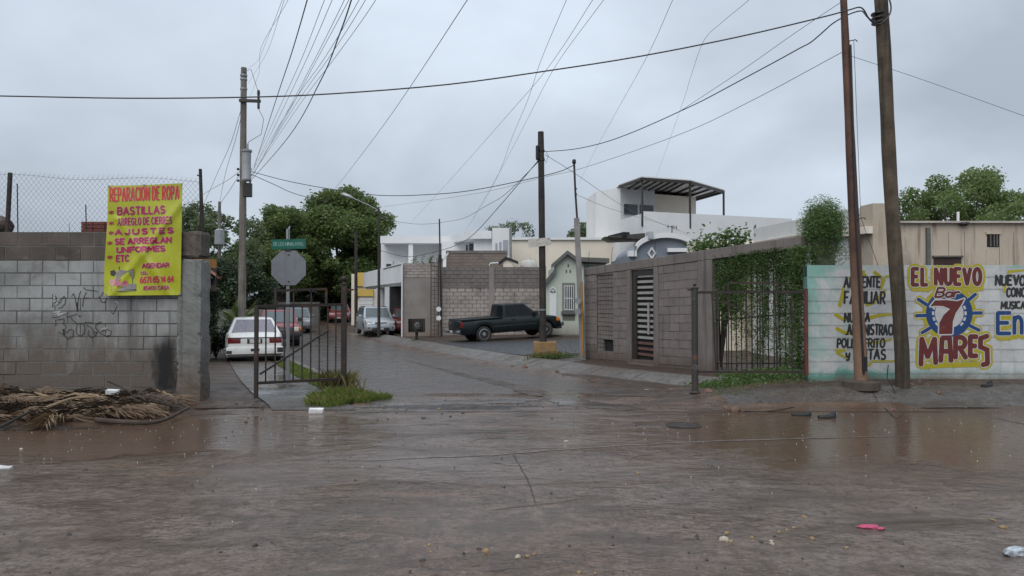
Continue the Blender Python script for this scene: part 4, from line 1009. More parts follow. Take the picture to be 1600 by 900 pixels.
def wbox(nm, s0, s1, o0, o1, z0, z1, m, par, z0b=None, z1b=None, bev=0.0):
    a = wq(s0, o0); b = wq(s1, o0); c = wq(s1, o1); d = wq(s0, o1); z0b = z0 if z0b is None else z0b; z1b = z1 if z1b is None else z1b
    v = [(*a, z0), (*b, z0b), (*c, z0b), (*d, z0), (*a, z1), (*b, z1b), (*c, z1b), (*d, z1)]
    return MB().add(v, [(3, 2, 1, 0), (4, 5, 6, 7), (0, 1, 5, 4), (1, 2, 6, 5), (2, 3, 7, 6), (3, 0, 4, 7)]).build(nm, m, par, bevel=bev, seg=1)
# beam on top (continues over the opening), columns round the door and the corner column
send = wpt(1252)
wbox('beam', -.02, send, -.012, .19, topz - .22, topz, ren_m, bwall, topz - .22 + slope_top * send, topz + slope_top * send, .008)
for (c0, c1) in ((sd0 - .21, sd0 - .005), (sd1 + .005, sd1 + .21)): wbox('column', c0, c1, -.006, .18, zbase - .3, topz - .224 + slope_top * c0, ren_m, bwall, None, topz - .224 + slope_top * c1)
wbox('lintel', sd0 - .004, sd1 + .004, -.003, .175, zdoor1, topz - .226 + slope_top * sd0, ren_m, bwall, None, topz - .226 + slope_top * sd1)
wbox('column', s1 + .004, sB, -.01, .18, zbase - .3, topz - .224 + slope_top * s1, ren_m, bwall, None, topz - .224 + slope_top * sB)
wbox('threshold', sd0 - .02, sd1 + .02, -.06, .16, zbase - .2, zdoor0 - .005, concrete_dk, bwall)
for s_ in (.06, 1.3, 2.4, 3.3):
    q_ = wq(s_, .1); MB().tube([(0, 0, 0), (.01, 0, .32), (.03, 0, .5)], .007, 5).build('rebar', rust_iron, bwall, loc=(q_[0], q_[1], topz - .02 + slope_top * s_))
# blocked-up opening: small lattice with a broken corner
lat = wbox('opening_back', sl0, sl1, .12, .16, zl0, zl1, dark_in, bwall)
lm_ = mat('lattice_block', (.19, .165, .15), (.13, .11, .10), 3, .85, .4, 40)
nzr = 18; nc = 6
for r_ in range(nzr):
    for c in range(nc):
        if r_ < 3 and 2 <= c: continue
        a = sl0 + (sl1 - sl0) * c / nc; b = sl0 + (sl1 - sl0) * (c + 1) / nc; za_ = zl0 + (zl1 - zl0) * r_ / nzr; zb_ = zl0 + (zl1 - zl0) * (r_ + 1) / nzr
        wbox('lattice_block', a + .008, b - .008, .035 + .006 * ((r_ * 7 + c * 3) % 3), .11, za_ + .006, zb_ - .006, lm_, bwall)
# slatted door
door = empty('slatted_door', (*wq(sd0, .05), zdoor0)); tag(door, 'black steel door with pale horizontal slats set in the brown block wall', 'door')
dl = Vector(door.location)
def dbox(nm, s0, s1, o0, o1, z0, z1, m):
    o = wbox(nm, s0, s1, o0, o1, z0, z1, m, door); 
    for v in o.data.vertices: v.co -= dl
    return o
slat_m = mat('slat_aluminium', (.36, .34, .32), (.28, .265, .25), 5, .5, .1, 40)
dbox('panel', sd0 + .07, sd1 - .02, .10, .12, zdoor0 + .02, zdoor1 - .03, dark_in)
dbox('frame', sd0 + .001, sd0 + .2, .03, .09, zdoor0, zdoor1 - .001, black_iron); dbox('frame', sd1 - .05, sd1 - .001, .03, .09, zdoor0, zdoor1 - .001, black_iron)
dbox('frame', sd0 + .201, sd1 - .051, .03, .09, zdoor1 - .14, zdoor1 - .002, black_iron); dbox('frame', sd0 + .201, sd1 - .051, .03, .09, zdoor0, zdoor0 + .06, black_iron)
n = 15; zz0, zz1 = zdoor0 + .2, zdoor1 - .2
for i in range(n):
    z = zz0 + (zz1 - zz0) * i / (n - 1)
    dbox('slat', sd0 + .21, sd1 - .06, .06, .075, z, z + .065, slat_m if i > 2 else mat('slat_rust', (.16, .075, .055), (.10, .05, .04), 5, .6, .2, 40))
dbox('handle', sd1 - .26, sd1 - .21, .0, .03, zdoor0 + .75, zdoor0 + 1.55, slat_m)
# grille in the opening, back yard wall, creeper
grille = empty('iron_grille', (*wq(sB, .1), 0)); tag(grille, 'tall iron grille gate almost hidden by hanging green creeper', 'grille')
gl = Vector(grille.location)
nb2 = 16
for i in range(nb2 + 1):
    s = sB + .03 + (send - sB - .06) * i / nb2; a = Vector((*wq(s, .1), 0))
    g0 = gzf(a.x, a.y); MB().bar(a + Vector((0, 0, g0 + .02)) - gl, a + Vector((0, 0, topz - .24 + slope_top * s)) - gl, .018).build('bar', black_iron, grille)
for zf in (.15, 1.1, 2.0):
    a = Vector((*wq(sB + .02, .1), gzf(*wq(sB, .1)) + zf)); b = Vector((*wq(send - .02, .1), gzf(*wq(send, .1)) + zf)); MB().bar(a - gl, b - gl, .03).build('rail', black_iron, grille)
yb_ = MB(); yb_.obox(wq(sB - .6, 3.4), wq(send + 1.2, 3.4), .15, -.4, 2.1)
ybo = yb_.build('yard_wall', mat('yard_plaster', (.40, .40, .38), (.22, .21, .19), 1.4, .8, .3, 30, patch=((.05, .045, .04), 1.0, .47, .6)), None); tag(ybo, 'pale stained yard wall glimpsed through the creeper', 'wall')
creep_m = leafmat('creeper_leaf', (.040, .088, .022), (.075, .145, .036), (.17, .25, .08), .4)
stem_m = mat('creeper_stem', (.05, .045, .025), (.03, .03, .018), 8, .8, .2, 40)
cre = empty('creeper', (*wq(sB, .1), 0)); tag(cre, 'curtain of fine green creeper hanging over the iron grille', 'creeper')
cl_ = Vector(cre.location); pts = []; st = MB()
for i in range(110):
    s = sB + .04 + (send - sB - .05) * rng.random() ** .85; off = rng.uniform(-.02, .22); z1 = topz - .2 + slope_top * s + .05
    dens = .5 + .5 * math.sin(s * 4.1 + 1) * math.cos(s * 1.7)
    ln = (0.7 + 1.75 * rng.random() ** .8) * (1 if (s - sB) / (send - sB) > .25 else .85)
    a = Vector((*wq(s, off), z1)); k = int(ln * 150)
    ts = rng.random(k) ** 1.15
    wob = .04 * np.sin(ts * 8 + i)
    xy = np.array([wq(s + w_, off + rng.uniform(-.06, .05)) for w_ in wob + rng.normal(0, .035, k)])
    pts.append(np.column_stack([xy, z1 - ts * ln]))
    if i % 3 == 0: st.tube([a - cl_, a + Vector((.03 * math.sin(i), 0, -ln * .5)) - cl_, a + Vector((0, 0, -ln)) - cl_], .004, 3)
# thick fringe under the beam
k = 8500; s = sB + .03 + (send - sB) * rng.random(k) ** .8; xy = np.array([wq(a, b) for a, b in zip(s, rng.uniform(-.06, .2, k))]); zt2 = topz - .16 + slope_top * s; pts.append(np.column_stack([xy, zt2 - np.abs(rng.normal(0, .24, k)) - .6 * np.clip(np.sin(s * 3.1 + 2), 0, 1) * rng.random(k)]))
# lower right mass by the wall end
k = 6500; s = send - np.abs(rng.normal(0, .20, k)); xy = np.array([wq(a, b) for a, b in zip(s, rng.uniform(-.12, .15, k))]); pts.append(np.column_stack([xy, rng.uniform(.3, 2.6, k)]))
pts = np.concatenate(pts) - np.array(cl_)
sel = rng.random(len(pts)); tag(leaves('foliage', pts[sel < .70], .040, creep_m, cre, .26, .5), kind='stuff'); tag(leaves('foliage', pts[(sel >= .70) & (sel < .95)], .060, creep_m, cre, .32, .4), kind='stuff'); tag(leaves('dead_foliage', pts[sel >= .95], .05, leafmat('dead_leaf', (.11, .075, .035), (.08, .055, .03), (.13, .10, .05), .2), cre, .4, .4), kind='stuff'); st.build('stem', stem_m, cre)
# bushy top growing on the corner pillar
pc = P(1286, 372, 13.5)
cre2 = empty('creeper_bush', (pc.x, 13.5, 0)); tag(cre2, 'rounded creeper bush crowning the pillar behind the mural wall', 'bush')
MB().box(-.17, .17, -.13, .13, -.2, ZZ(372, 13.5)).build('pillar', ren_m, cre2)
k = 12000; d = rng.normal(size=(k, 3)); d /= np.linalg.norm(d, axis=1)[:, None]; rr = (.25 + .75 * rng.random(k) ** .45)[:, None] * (1 + .07 * rng.normal(size=(k, 1)) + .10 * np.sin(d[:, :1] * 7) * np.cos(d[:, 2:] * 6 + 1))
q_ = d * rr * np.array([.37, .34, .46]) + np.array([-.01, -.02, ZZ(354, 13.5)])
k2 = 5200; dr = np.column_stack([rng.normal(-.10, .24, k2), rng.normal(-.05, .16, k2), ZZ(385, 13.5) - np.abs(rng.normal(0, .42, k2))])
k3 = 2600; fz_ = rng.normal(size=(k3, 3)); fz_ /= np.linalg.norm(fz_, axis=1)[:, None]; fz_ = fz_ * np.array([.42, .36, .52]) * rng.uniform(.85, 1.2, (k3, 1)) + np.array([0, 0, ZZ(354, 13.5)])
tag(leaves('foliage', np.concatenate([q_, dr, fz_]), .060, creep_m, cre2, .17, .1), kind='stuff')

# ================================================================== FAR BUILDINGS
def frontbox(par, nm, m, u0, u1, v0, v1, Y, depth=.2, front=0.0, bev=0.0, org=None, z0=None):
    """box whose front face covers the given photo rectangle when it stands at depth Y"""
    x0, x1 = ZX(u0, Y), ZX(u1, Y); zt_, zb_ = ZZ(v0, Y), (ZZ(v1, Y) if z0 is None else z0)
    return MB().box(x0, x1, Y - front, Y + depth, zb_, zt_).build(nm, m, par, bevel=bev, seg=1)

# --- H: white three-storey house with roof terrace
hH = empty('white_house', (0, 0, 0)); tag(hH, 'tall white house with steel-roofed roof terrace behind the brown wall', 'house')
Zp = ZZ(330, 42.0)
foot = [(ZX(1005, 42), 42), (17.95, 45.9), (17.95, 58), (5.2, 58), (5.2, 49.2), (5.5, 47.4), (6.86, 45.6)]
MB().prism(foot, -.5, Zp - .9).build('walls', white_pl, hH)
a, b = foot[0], foot[1]
MB().obox(a, b, .16, Zp - .9, Zp).build('parapet', white_pl, hH)
wl_a = (6.86, 45.6); lw_ = MB().obox(wl_a, foot[0], .16, Zp - .9, Zp - .12); lw_.build('parapet', white_pl, hH)
Zr = ZZ(293, 45.6)
rm = [(6.92, 45.62), (9.3, 46.6), (9.3, 51), (5.3, 51), (5.55, 47.4)]
MB().prism(rm, Zp - .9, Zr).build('upper_room', white_pl, hH)
def onface(a, b, f0, f1, z0, z1, t, m, nm, par, off=.02):
    a = Vector(a); b = Vector(b); d = b - a; p0 = a + d * f0; p1 = a + d * f1
    return MB().obox(p0, p1, t, z0, z1, off=-off).build(nm, m, par)
gl_dk = glass('dark_glass'); alu = flat('alu_white', (.7, .7, .7), .4)
zs0, zs1 = ZZ(336, 45.8), ZZ(319, 45.8)
onface(rm[0], rm[1], .06, .98, zs0 - .02, zs1 + .06, .05, alu, 'window_frame', hH, .03)
onface(rm[0], rm[1], .09, .48, zs0 + .03, zs1, .05, gl_dk, 'pane', hH, .06); onface(rm[0], rm[1], .54, .95, zs0 + .03, zs1, .05, gl_dk, 'pane', hH, .06)
onface(rm[0], rm[1], .50, .53, zs0 + .03, zs1, .05, alu, 'mullion', hH, .065)
MB().prism([(9.32, 46.7), (12.4, 48.2), (12.4, 51), (9.32, 51)], Zp - .9, ZZ(304, 47)).build('rear_room', cream_pl, hH)
# canopy
Zc = ZZ(280, 42.0)
cpts = [(6.75, 44.9, Zc + .02), (7.6, 41.9, Zc), (10.75, 43.1, Zc), (13.9, 46.9, Zc), (12.1, 54.5, Zc), (6.6, 52, Zc)]
MB().slab([(x, y, z + .1) for x, y, z in cpts], (0, 0, .06)).build('canopy_sheet', mat('canopy_sheet', (.72, .70, .66), (.62, .60, .57), 2, .6, .1, 20), hH)
cb = black_iron
for i in range(5):
    MB().bar(cpts[i], cpts[i + 1], .12, .16).build('canopy_beam', cb, hH)
for i in range(11):
    t = (i + .5) / 11; a = Vector(cpts[1]).lerp(Vector(cpts[2]), min(1, t * 1.6)) if t < .6 else Vector(cpts[2]).lerp(Vector(cpts[3]), (t - .6) / .4); b = Vector(cpts[0]).lerp(Vector(cpts[5]), 0) if False else Vector(cpts[5]).lerp(Vector(cpts[4]), t)
    MB().bar(a + Vector((0, 0, .03)), b + Vector((0, 0, .03)), .07, .10).build('purlin', cb, hH)
for (x, y) in ((7.66, 42.05), (10.75, 43.2), (13.85, 46.8), (12.1, 54.4)):
    MB().bar((x, y, Zp - .9), (x, y, Zc - .06), .11).build('canopy_post', cb, hH)
onface(foot[6], foot[0], .3, .98, ZZ(372, 44) - .1, ZZ(369, 44) + .05, .4, dark_in, 'awning_edge', hH, 1.2)
MB().slab([P(944, 370, 43), P(1008, 364, 41), P(1008, 374, 41.0), P(955, 376, 43)], (0, 1.6, .0)).build('awning', mat('awning', (.06, .055, .05), (.04, .035, .03), 3, .7, .2, 30), hH)

# --- G: long cream wall
hG = empty('cream_building', (0, 0, 0)); tag(hG, 'long cream building with flat parapet behind the green cottage', 'building')
MB().box(ZX(799, 46), ZX(1010, 46), 46, 54, -.5, ZZ(375, 46)).build('walls', cream_pl, hG)
MB().box(ZX(798, 46), ZX(1012, 46), 45.85, 46.1, ZZ(375, 46) + .002, ZZ(371, 46)).build('coping', white_pl, hG)
# --- I: blue-grey arched facade
hI = empty('blue_house', (0, 0, 0)); tag(hI, 'blue-grey house front with white-edged arched pediment and diamond', 'house')
YI = 31.0; pts = [(ZX(985, YI), -.5), (ZX(985, YI), ZZ(398, YI)), (ZX(993, YI), ZZ(398, YI)), (ZX(993, YI), ZZ(392, YI))]
ac = arc(ZX(1040, YI), ZZ(396, YI), ZX(1040, YI) - ZX(993, YI), ZZ(372, YI) - ZZ(396, YI), 172, 8, 16); pts += ac + [(ZX(1087, YI), ZZ(392, YI)), (ZX(1087, YI), -.5)]
MB().slab([(x, YI, z) for x, z in pts], (0, 6, 0)).build('walls', blue_pl, hI)
tr = MB()
for i in range(len(ac) - 1):
    (x0, z0), (x1, z1) = ac[i], ac[i + 1]
    tr.add([(x0, YI - .25, z0), (x1, YI - .25, z1), (x1, YI - .25, z1 + .22), (x0, YI - .25, z0 + .22), (x0, YI + .3, z0), (x1, YI + .3, z1), (x1, YI + .3, z1 + .22), (x0, YI + .3, z0 + .22)], [(0, 1, 2, 3), (3, 2, 6, 7), (0, 4, 5, 1), (7, 6, 5, 4)])
tr.build('arch_trim', white_pl, hI, weld=True)
frontbox(hI, 'keystone', mat('keystone_grey', (.40, .42, .44), (.34, .36, .38), 2, .7, .1, 30), 1011, 1019, 363, 374, YI, .3, .34)
for (u0, u1, va, vb) in ((981, 994, 392, 401), (1042, 1085, 388, 394)): frontbox(hI, 'cornice', white_pl, u0, u1, va, vb, YI, .2, .2)
dc = (1018.5, 395.5); dm = [(dc[0], dc[1] - 10), (dc[0] + 7, dc[1]), (dc[0], dc[1] + 10), (dc[0] - 7, dc[1])]; dn = MB()
for i in range(4):
    a, b = dm[i], dm[(i + 1) % 4]; ia, ib = [((p[0] - dc[0]) * .55 + dc[0], (p[1] - dc[1]) * .6 + dc[1]) for p in (a, b)]
    dn.slab([P(*a, YI - .06), P(*b, YI - .06), P(*ib, YI - .06), P(*ia, YI - .06)], (0, .055, 0))
dn.build('diamond', white_pl, hI)
an = MB(); an.tube([P(1050, 372, 35), P(1050, 352, 35)], .03, 4); an.tube([P(1042, 354, 35), P(1058, 355, 35)], .02, 4); an.tube([P(1044, 351, 35), P(1044, 358, 35)], .015, 4); an.tube([P(1053, 352, 35), P(1053, 359, 35)], .015, 4); an.tube([P(1057, 352, 35), P(1057, 359, 35)], .015, 4)
tag(an.build('antenna', black_iron, None), 'small rooftop television antenna above the arched pediment', 'antenna')
# --- K/J: beige building behind the mural
hK = empty('beige_building', (0, 0, 0)); tag(hK, 'rain-streaked beige building with small dark window behind the mural wall', 'building')
cK = (ZX(1362, 17.2), 17.2); sK = (7.75, 22.9)
MB().prism([cK, (14.5, 17.2), (14.5, 26), (7.9, 26), sK], -.3, ZZ(349, 17.25)).build('walls', beige_pl, hK)
zP = ZZ(320, 17.2)
d_ = (Vector(cK) - Vector(sK)).normalized(); nK = Vector((d_.y, -d_.x))
def kside(f0, f1, z0, z1, t, m, nm, off): 
    a = Vector(sK).lerp(Vector(cK), f0); b = Vector(sK).lerp(Vector(cK), f1); return MB().obox(a, b, t, z0, z1, off=off).build(nm, m, hK)
side_w = mat('side_white', (.62, .62, .60), (.55, .55, .53), 1.2, .75, .15, 30, streak=((.3, .27, .22), .5, .58))
kside(0, .86, -.3, ZZ(362, 17.6), .06, side_w, 'side_wall', -.062)
kside(-.0, .90, ZZ(349, 17.25) + .002, zP, .16, side_w, 'parapet', -.02)
kside(-.02, 1.02, ZZ(366, 17.3), ZZ(355, 17.3), .3, cream_pl, 'cornice', -.24)
MB().prism([(cK[0] - .05, 17.6), (cK[0] - .02, 17.08), (cK[0] + .42, 17.08), (cK[0] + .42, 17.6)], -.3, zP + .02).build('corner_pier', mat('pier_beige', (.48, .40, .31), (.40, .33, .26), 1.5, .75, .2, 30, streak=((.2, .14, .1), .5, .58)), hK)
MB().box(cK[0] + .43, 14.5, 17.10, 17.30, ZZ(349, 17.2) + .002, ZZ(349, 17.2) + .05).build('coping', mat('coping', (.5, .46, .42), (.35, .3, .26), 3, .7, .2, 30), hK)
wn_ = frontbox(hK, 'window', dark_in, 1543, 1562, 366, 386, 17.2, .05, .004)
for u in (1548, 1553.5, 1558): frontbox(hK, 'window_bar', concrete_dk, u - .7, u + .7, 367, 385, 17.2, 0, .03)
frontbox(hK, 'window_lintel', beige_pl, 1541, 1564, 362, 366, 17.2, 0, .035)
frontbox(hK, 'door', mat('maroon_door', (.05, .018, .016), (.03, .014, .013), 3, .6, .2, 20), 1459, 1502, 402, 430, 17.2, .02, .012)
frontbox(hK, 'door_head', concrete_dk, 1457, 1504, 399.5, 402, 17.2, 0, .06)
frontbox(hK, 'downpipe', grey_tr, 1447, 1452.5, 356, 420, 17.2, 0, .07)
for u in (1483, 1508, 1562.5, 1585): frontbox(hK, 'panel_joint', grey_tr, u - .25, u + .25, 362, 415, 17.2, 0, .004)
MB().tube([P(1497, 352, 17.4), P(1497, 331, 17.4)], .03, 8).build('vent_pipe', white_pl, hK)
MB().lathe([(.05, 0), (.12, .05), (.1, .09)], 10).build('roof_drain', black_iron, hK, loc=P(1507, 353, 17.12))
frontbox(None, 'x', cream_pl, 0, 1, 0, 1, 5) if False else None
mj = MB(); mj.box(ZX(1085, 24), ZX(1187, 24), 24, 25, -.3, ZZ(376, 24)); mjo = mj.build('low_wall', cream_pl, None); tag(mjo, 'low cream wall behind the bush and beam', 'wall')

# --- green cottage
hC = empty('green_cottage', (0, 0, 0)); tag(hC, 'small pale green cottage with dark gable trim behind the parked truck', 'house')
YC = 35.5; g0 = -.35
wallp = [(850, None), (850, 446), (868, 424), (868, 414), (886, 397), (904, 411), (912, 411), (912, None)]
MB().slab([(ZX(u, YC), YC, g0 if v is None else ZZ(v, YC)) for u, v in wallp], (0, 7, 0)).build('walls', green_pl, hC)
def trim(par, pts, t, w, m, nm, Y, front=.25, back=1.0):
    tm = MB()
    for i in range(len(pts) - 1):
        a = P(*pts[i], Y); b = P(*pts[i + 1], Y); tm.add([(a.x, Y - front, a.z), (b.x, Y - front, b.z), (b.x, Y - front, b.z + t), (a.x, Y - front, a.z + t), (a.x, Y + back, a.z), (b.x, Y + back, b.z), (b.x, Y + back, b.z + t), (a.x, Y + back, a.z + t)], [(0, 1, 2, 3), (3, 2, 6, 7), (0, 4, 5, 1), (7, 6, 5, 4), (0, 3, 7, 4), (1, 5, 6, 2)])
    return tm.build(nm, m, par)
trim(hC, [(850, 448), (869, 425)], .22, 0, grey_tr, 'roof_edge', YC); trim(hC, [(863, 418), (886, 398), (908, 414)], .2, 0, grey_tr, 'roof_edge', YC, .3)
trim(hC, [(900, 409), (951, 411)], .22, 0, grey_tr, 'roof_slab', YC, .3, 3)
MB().box(ZX(913, YC), ZX(948, YC), YC + .4, YC + 6, g0, ZZ(411, YC) - .005).build('side_wall', green_pl, hC)
dpts = [(858.5, 498), (858.5, 457)] + [(864 + 5.5 * math.cos(rad(a)), 457 - 9 * math.sin(rad(a))) for a in range(165, 0, -15)] + [(869.5, 457), (869.5, 498)]
dr_ = MB().slab([P(u, v, YC - .06) for u, v in dpts], (0, .055, 0)).build('door', white_pl, hC)
tym = MB().slab([P(864 + (u - 864) * .75, 457 + (v - 457) * .75, YC - .075) for u, v in dpts[1:-1]], (0, .012, 0)).build('fanlight', gl_dk, hC)
for a in (40, 70, 110, 140): MB().bar(P(864, 457, YC - .09), P(864 + 4 * math.cos(rad(a)), 457 - 6.5 * math.sin(rad(a)), YC - .09), .03).build('fanlight_bar', white_pl, hC)
frontbox(hC, 'window_surround', mat('sage_trim', (.17, .18, .15), (.14, .15, .125), 2, .7, .1, 30), 878.5, 898, 442, 489, YC, 0, .04)
frontbox(hC, 'pane', gl_dk, 881, 896, 446, 485, YC, 0, .045)
for i in range(6): u = 881.5 + i * 2.8; frontbox(hC, 'window_bar', alu, u - .5, u + .5, 446, 485, YC, -.05, .08)
for v in (447, 466, 484): frontbox(hC, 'window_rail', alu, 881, 896, v - .5, v + .5, YC, -.05, .085)
frontbox(hC, 'sill', grey_tr, 877, 899, 486, 491, YC, 0, .18); frontbox(hC, 'apron', mat('sage_trim', (0, 0, 0)), 879, 898, 491.2, 500, YC, 0, .035)
for (u, v) in ((888, 415), (885, 424), (891, 424)): frontbox(hC, 'vent', grey_tr, u - 1, u + 1, v - 2.5, v + 2, YC, 0, .02)
MB().box(ZX(848, YC), ZX(913, YC), YC - .9, YC - .05, g0, -.05).build('step', concrete_dk, hC)

# --- E: white house with balcony, along the street
hE = empty('white_house', (0, 0, 0)); tag(hE, 'white flat-roofed house with long balcony parapet and open garage beside the silver car', 'house')
e0 = Vector((-6.0, 39.0)); e1 = Vector((-11.0, 53.0)); dE = (e1 - e0).normalized()
zt_ = ZZ(411, 39.0); zb_ = ZZ(441, 39.0)
MB().obox(e0, e1, -.18, zb_, zt_).build('balcony_parapet', white_pl, hE)
MB().obox(e0, e0 + dE * 6, -.19, zt_ - .1, zt_ - .05, off=.02).build('parapet_trim', mat('trim_green', (.05, .12, .06), (.04, .1, .05), 3, .6, .1, 30), hE)
MB().obox(e0 + dE * .2, e1, -5, zb_ - .15, zb_ - .005, off=-.2).build('balcony_slab', white_pl, hE)
for t, w_ in ((0.0, .3), (4.5, 1.6), (9, .4)): MB().obox(e0 + dE * t, e0 + dE * (t + w_), -.35, -.6, zb_ - .155, off=-.1).build('pillar', white_pl, hE)
MB().obox(e0 + dE * .1, e0 + dE * 4.4, -.2, -.6, zb_ - .156, off=-2.6).build('garage_back', mat('garage_shade', (.045, .045, .05), (.03, .03, .033), 2, .8, .1, 30), hE)  # garage's interior shade is put into the dark colour of its back and side
MB().obox(e0 + dE * 4.28, e0 + dE * 4.48, -2.3, -.6, zb_ - .158, off=-.12).build('garage_side', mat('garage_shade', (0, 0, 0)), hE)
MB().obox(e0 + dE * 6.2, e0 + dE * 14.5, -.2, -.6, zb_ - .157, off=-1.2).build('ground_floor', white_pl, hE)
Yu = 48.5
MB().box(ZX(595, Yu), ZX(705, Yu), Yu, 54, -.5, ZZ(378, Yu)).build('upper_wall', white_pl, hE)
MB().box(ZX(690, 46.5), ZX(741, 46.5), 46.5, 54, -.5, ZZ(377, 46.5)).build('upper_wall', white_pl, hE)
MB().box(ZX(740, 44), ZX(770, 44), 44, 54, -.5, ZZ(373, 44)).build('upper_wall', white_pl, hE)
zr_ = ZZ(378, 46)
MB().prism([(ZX(594, 47), 47), (ZX(704, 47), 47), (ZX(736, 43.6), 43.6), (ZX(768, 43.6), 43.6), (ZX(768, 43.6), 55), (ZX(594, 47), 55)], zr_, zr_ + .48).build('roof_slab', white_pl, hE)
frontbox(hE, 'column', white_pl, 638, 645, 377, 440, 47.1, .3)
frontbox(hE, 'window', gl_dk, 728, 731, 383, 398, 46.5, 0, .03); frontbox(hE, 'window', gl_dk, 733, 740, 381, 398, 46.5, 0, .03); frontbox(hE, 'window_frame', alu, 727, 741, 379.5, 399, 46.5, 0, .02)
frontbox(hE, 'window_frame', white_pl, 606, 614, 407, 419, Yu, 0, .15); frontbox(hE, 'window', gl_dk, 604, 612, 412.5, 417, Yu, 0, .16)
sl_ = MB(); Y2 = 42.0
frontbox(hE, 'stair_wall', white_pl, 769, 795.5, 356, 470, Y2, 3); frontbox(hE, 'corner_column', concrete, 796, 800, 353, 470, Y2, .5, .03)
for (u0, u1, v0) in ((774, 777, 380), (780, 783.5, 378), (786, 794, 375)): frontbox(hE, 'slot_window', mat('slot_grey', (.35, .37, .40), (.28, .30, .33), 2, .3, 0, 30), u0, u1, v0, 400, Y2, 0, .02)
hY = empty('yellow_house', (0, 0, 0)); tag(hY, 'yellow house with pale garage door beyond the silver car', 'house')
YY = 57
frontbox(hY, 'walls', cream_pl, 549, 594, 428, 560, YY, 6, z0=-.7); frontbox(hY, 'upper_band', yellow_pl, 556, 580, 426, 447, YY, 0, .25); frontbox(hY, 'lintel_band', yellow_pl, 557, 584, 452, 463, YY, 0, .22)
frontbox(hY, 'garage_door', alu, 562, 583, 464, 510, YY, 0, .1)
for v in range(470, 508, 6): frontbox(hY, 'door_groove', grey_tr, 562, 583, v - .2, v + .2, YY, 0, .105)

# --- F: block wall of the lot behind the truck
fw_m = mat('lot_block', (.37, .325, .30), (.285, .25, .23), 1.2, .85, .4, 20, streak=((.09, .08, .075), .45, .56), patch=((.13, .115, .105), .8, .52, .68))
fw_d = mat('lot_block_dark', (.175, .155, .142), (.13, .115, .106), 1.2, .85, .4, 20, patch=((.20, .175, .16), 1.5, .55, .68), streak=((.06, .055, .05), .5, .56))
fw_r = mat('lot_render', (.26, .232, .215), (.19, .17, .158), 1.0, .85, .4, 20, patch=((.26, .235, .21), .9, .52, .68), base=((.20, .12, .085), -.3, .5, .5, .6))
lotw = empty('block_wall', (0, 0, 0)); tag(lotw, 'tall grey block wall with concrete ties behind the dark pickup', 'wall')
YF = 37.5; xa, xb, xc_ = ZX(691, YF), ZX(768, YF), ZX(846, YF); zF = ZZ(417, YF); z0F = -.42; zt1 = ZZ(450, YF)
nr = round((zt1 - z0F) / .2); blockwall(lotw, (xa, YF), (xc_, YF), z0F, [(zt1 - z0F) / nr] * nr, .40, .15, lambda r_, s, z: fw_m, joint=.016, single='block_courses', jit=.006, back=mat('lot_mortar', (.175, .155, .143), (.12, .105, .097), 2, .9, .3, 30), seed=21)
nr = round((zF - zt1 - .1) / .2); blockwall(lotw, (xa, YF), (xc_, YF), zt1 + .1, [(zF - zt1 - .1) / nr] * nr, .40, .15, lambda r_, s, z: fw_d, joint=.02, single='block_courses', jit=.008, back=mat('lot_mortar', (0, 0, 0)), seed=22)
MB().box(xa, xc_, YF - .012, YF + .16, zt1 + .002, zt1 + .098).build('tie_beam', fw_d, lotw)
for xx in (xb, xc_ + .12): MB().box(xx - .13, xx + .13, YF - .02, YF + .2, z0F, zF + .06).build('column', fw_r, lotw, bevel=.01)
lot2 = empty('block_wall', (0, 0, 0)); tag(lot2, 'rendered grey wall behind the rebar cage and rubbish basket', 'wall')
YF2 = 38.4; x2a, x2b = ZX(629.5, YF2), ZX(684, YF2); zF2 = ZZ(411, YF2)
MB().box(x2a, x2b, YF2, YF2 + .2, -.7, ZZ(442, YF2)).build('rendered_wall', fw_r, lot2)
nr = 5; blockwall(lot2, (x2a, YF2), (x2b, YF2), ZZ(442, YF2) + .3, [(zF2 - ZZ(442, YF2) - .3) / nr] * nr, .4, .18, lambda r_, s, z: fw_m, joint=.02, single='block_courses', back=fw_r, seed=5)
MB().box(x2b, ZX(691, YF2) + .02, YF2 - .9, YF2 + .1, -.7, ZZ(404, YF2)).build('corner_column', fw_r, lot2, bevel=.015)
MB().box(x2a - .07, x2a - .003, YF2 - .1, YF2 + .2, -.7, zF2 - .02).build('white_edge', white_pl, lot2)
brw = empty('brick_wall', (0, 0, 0)); tag(brw, 'pale brick wall strip rising above the grey block wall', 'wall')
YG = 40.0; zg0, zg1 = ZZ(419, YG), ZZ(396, YG); nr = round((zg1 - zg0) / .085)
pale_b = mat('pale_brick', (.30, .245, .20), (.22, .175, .145), 2, .85, .4, 30, patch=((.14, .11, .10), 1.2, .52, .66))
blockwall(brw, (ZX(697, YG), YG), (ZX(792, YG), YG), zg0, [(zg1 - zg0) / nr] * nr, .25, .12, lambda r_, s, z: pale_b, joint=.022, single='brick_courses', back=fw_d, seed=31)
MB().box(ZX(697, YG) - .01, ZX(792, YG) + .01, YG - .03, YG + .2, zg1 + .002, zg1 + .16).build('coping', fw_d, brw)
MB().slab([P(689, 408, YG - .5), P(700, 394, YG - .5), P(701, 396, YG - .5), P(691, 410, YG - .5)], (0, .1, 0)).build('white_pipe', white_pl, brw)
